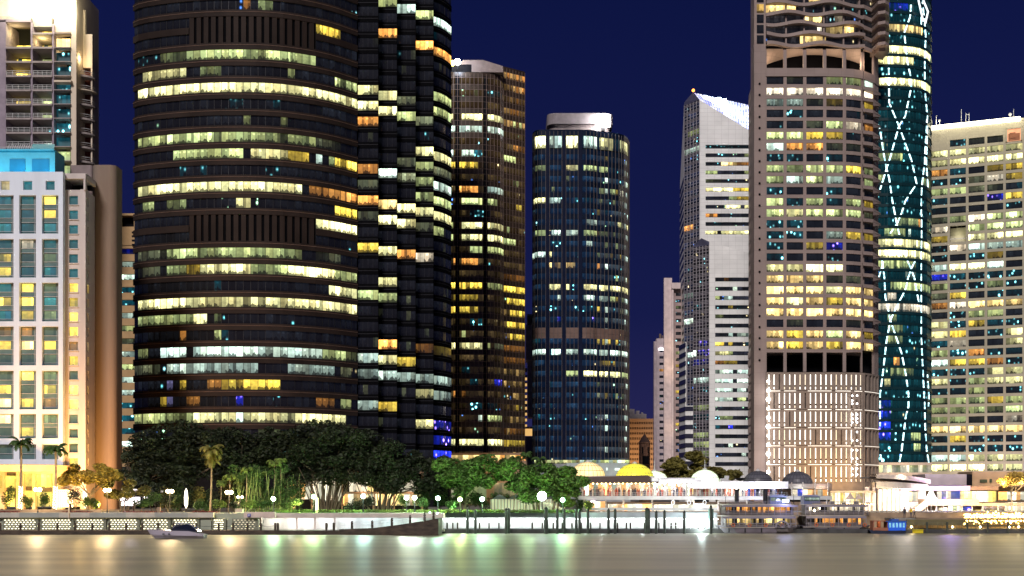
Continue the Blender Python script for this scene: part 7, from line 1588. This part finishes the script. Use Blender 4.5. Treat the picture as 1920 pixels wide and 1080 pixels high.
# people
def person(lab, px, Y, z0, rot, top, bottom, pose=0, h=1.72):
    t = thing('person', lab, 'person', (X(px,Y),Y,z0)); t.rotation_euler = (0,0,rot); s = h/1.75
    V = [(0,0,.98),(0,0,1.18),(0,0,1.42),(0,0,1.52),(0,-.02,1.60),(0,0,1.70)]; Rr = [.15,.14,.165,.055,.085,.07]; E = [(0,1),(1,2),(2,3),(3,4),(4,5)]
    for sgn in (-1,1):
        st = .20 if pose else .03; i = len(V)
        V += [(sgn*.09,0,.90),(sgn*.10,-.05-sgn*st*.5,.50),(sgn*.10,-sgn*st+.02,.09),(sgn*.10,-sgn*st-.13,.035)]; Rr += [.10,.065,.045,.035]; E += [(0,i),(i,i+1),(i+1,i+2),(i+2,i+3)]
        i = len(V); V += [(sgn*.20,0,1.41),(sgn*.24,sgn*st*.3,1.15),(sgn*.23,-.10+sgn*st*.5,.92),(sgn*.23,-.13+sgn*st*.5,.83)]; Rr += [.062,.045,.035,.03]; E += [(2,i),(i,i+1),(i+1,i+2),(i+2,i+3)]
    me = bpy.data.meshes.new('body'); me.from_pydata([(a*s,b_*s,c*s) for a,b_,c in V], E, []); o = bpy.data.objects.new('body', me); C.objects.link(o); o.parent = t
    bm = bmesh.new(); bm.from_mesh(me); ly = bm.verts.layers.skin.verify(); bm.verts.ensure_lookup_table()
    for i, r_ in enumerate(Rr): bm.verts[i][ly].radius = (r_*s, r_*s); bm.verts[i][ly].use_root = (i == 0)
    bm.to_mesh(me); bm.free(); o.modifiers.new('skin','SKIN'); q = o.modifiers.new('sub','SUBSURF'); q.levels = 1; q.render_levels = 1
    m_ = bpy.data.materials.new('clothes_and_skin'); m_.use_nodes = True; n = m_.node_tree; b_ = n.nodes['Principled BSDF']; tc_ = n.nodes.new('ShaderNodeTexCoord'); sp_ = n.nodes.new('ShaderNodeSeparateXYZ'); r = n.nodes.new('ShaderNodeValToRGB'); r.color_ramp.interpolation = 'CONSTANT'
    n.links.new(tc_.outputs['Object'], sp_.inputs[0]); dv = n.nodes.new('ShaderNodeMath'); dv.operation = 'DIVIDE'; dv.inputs[1].default_value = 1.8*s; n.links.new(sp_.outputs['Z'], dv.inputs[0]); n.links.new(dv.outputs[0], r.inputs[0]); r.color_ramp.elements[0].color = (.03,.02,.02,1)
    e1 = r.color_ramp.elements[1]; e1.position = .05; e1.color = (*bottom,1); e2 = r.color_ramp.elements.new(.53); e2.color = (*top,1); e3 = r.color_ramp.elements.new(.83); e3.color = (.55,.35,.25,1); n.links.new(r.outputs[0], b_.inputs['Base Color']); b_.inputs['Roughness'].default_value = .8; me.materials.append(m_)
    hm = MB(); hm.lathe(0,.015*s,[(.088*s,1.60*s),(.098*s,1.66*s),(.09*s,1.73*s),(.05*s,1.78*s),(.01,1.79*s)],10); hair = hm.build('hair', mat('hair_dark', (.03,.02,.015), .8), None, True); hair.parent = t
import bmesh
zd = GZ-.9
person('person in a bright yellow top standing at the foot of the terrace stairs', 1708, 210, zd, R(10), (.75,.5,.02), (.05,.05,.08), 0, 1.7)
person('person in dark clothes walking right of the yellow topped one', 1714, 210, zd, R(70), (.05,.04,.04), (.08,.06,.05), 1, 1.65)
person('person in dark clothes standing by the glass hall', 1696, 210, zd, R(-20), (.04,.04,.05), (.04,.04,.05), 0, 1.72)
MB().box(X(1640,218),X(1700,218),206.8,222,GZ-1.2,zd).build('waterside_paving', m_walk, kind='structure')

fx = thing('uplight', 'warm uplight added on the ground below the golden tree', 'uplight', P(186,955,212)); g = MB(); g.lathe(X(186,212),212,[(.05,GZ),(.16,GZ+.05),(.18,GZ+.3),(.12,GZ+.32)],10); g.build('housing', m_metal, fx); g = MB(); g.lathe(X(186,212),212,[(.01,GZ+.33),(.13,GZ+.33)],10); g.build('lens', m_glow('uplight_lens', (1,.8,.4), 20), fx); light('POINT', (X(186,211),210.8,GZ+1.2), (1,.66,.22), 2600, fx, .3); light('POINT', (X(150,211),210.8,GZ+1.2), (1,.66,.22), 1800, fx, .3)  # uplight and both point lights added to brighten the golden crown
for i, (px, c_, pw) in enumerate(((345,(1,.85,.4),700),(470,(.9,1,.4),500),(560,(1,.8,.35),800),(640,(.7,.9,.4),500),(850,(.5,1,.4),1100),(930,(.5,1,.4),1100),(990,(.6,1,.5),1100),(1068,(1,.75,.35),700))):
    Yg = 210.5; fx = thing('uplight', f'small garden uplight on the lawn under the park trees, {ORD[i]} from the left', 'uplight', (X(px,Yg),Yg,GZ), 'garden uplights'); g = MB(); g.lathe(X(px,Yg),Yg,[(.05,GZ),(.12,GZ+.05),(.13,GZ+.2),(.09,GZ+.22)],8); g.build('housing', m_metal, fx); g = MB(); g.lathe(X(px,Yg),Yg,[(.01,GZ+.23),(.09,GZ+.23)],8); g.build('lens', m_glow('uplight_lens', (1,.8,.4), 20), fx); light('POINT', (X(px,Yg),Yg-.3,GZ+1.0), c_, pw*1.8, fx, .3)

rnd = random.Random(900)
m = MB(); m.pbox(838,986,849,853,394,8); m.pbox(838,986,864,950,394.5,8); m.build('podium', mat('podium_tan', (.34,.24,.17), .8), bt)
w = MB(); p = Path([(838,395),(986,395)]); panes(w, p, 0, p.len, Z(864,395), Z(853,395), 1.6, lambda k, px: roomcol('o' if px > 915 and rnd.random() < .6 else 'a', rnd.choice((5,6,7,8)), rnd), 0, rnd, 0); w.build('podium_window', W_HOTEL, bt)
w = MB(); p = Path([(838,394.3),(986,394.3)]); panes(w, p, 0, p.len, Z(945,394), Z(905,394), 2.4, lambda k, px: roomcol(rnd.choice('aWgo'), rnd.choice((3,4,6)), rnd), 0, rnd, 0); w.build('podium_shopfront', W_HOTEL, bt)
m = MB(); m.pbox(1002,1182,869.5,950,426,6); m.build('podium', mat('podium_grey', (.34,.36,.38), .8), bl_t)
w = MB(); p = Path([(1002,426.6),(1180,426.6)]); panes(w, p, 0, p.len, Z(869.5,426), Z(862.5,426), 1.4, lambda k, px: roomcol(rnd.choice('gwc'), rnd.choice((4,5,6)), rnd), 0, rnd, 0); w.build('podium_window', W_GREY, bl_t)
m = MB(); m.pbox(1645,1748,867,872,392,14); m.pbox(1645,1748,886,950,392,14); m.build('podium', mat('podium_cream', (.62,.50,.40), .8), xt)
w = MB(); p = Path([(1647,393),(1746,393)]); panes(w, p, 0, p.len, Z(886,393), Z(872,393), 1.3, lambda k, px: roomcol(rnd.choice('Wgw'), rnd.choice((4,6,7)), rnd), 0, rnd, 0); w.build('podium_window', W_HOTEL, xt)
light('POINT', P(1700,880,384), (1,.75,.5), 1500, xt, .6); light('POINT', P(930,900,386), (1,.65,.3), 1500, bt, .6); light('POINT', P(870,900,386), (1,.7,.4), 1200, bt, .6)
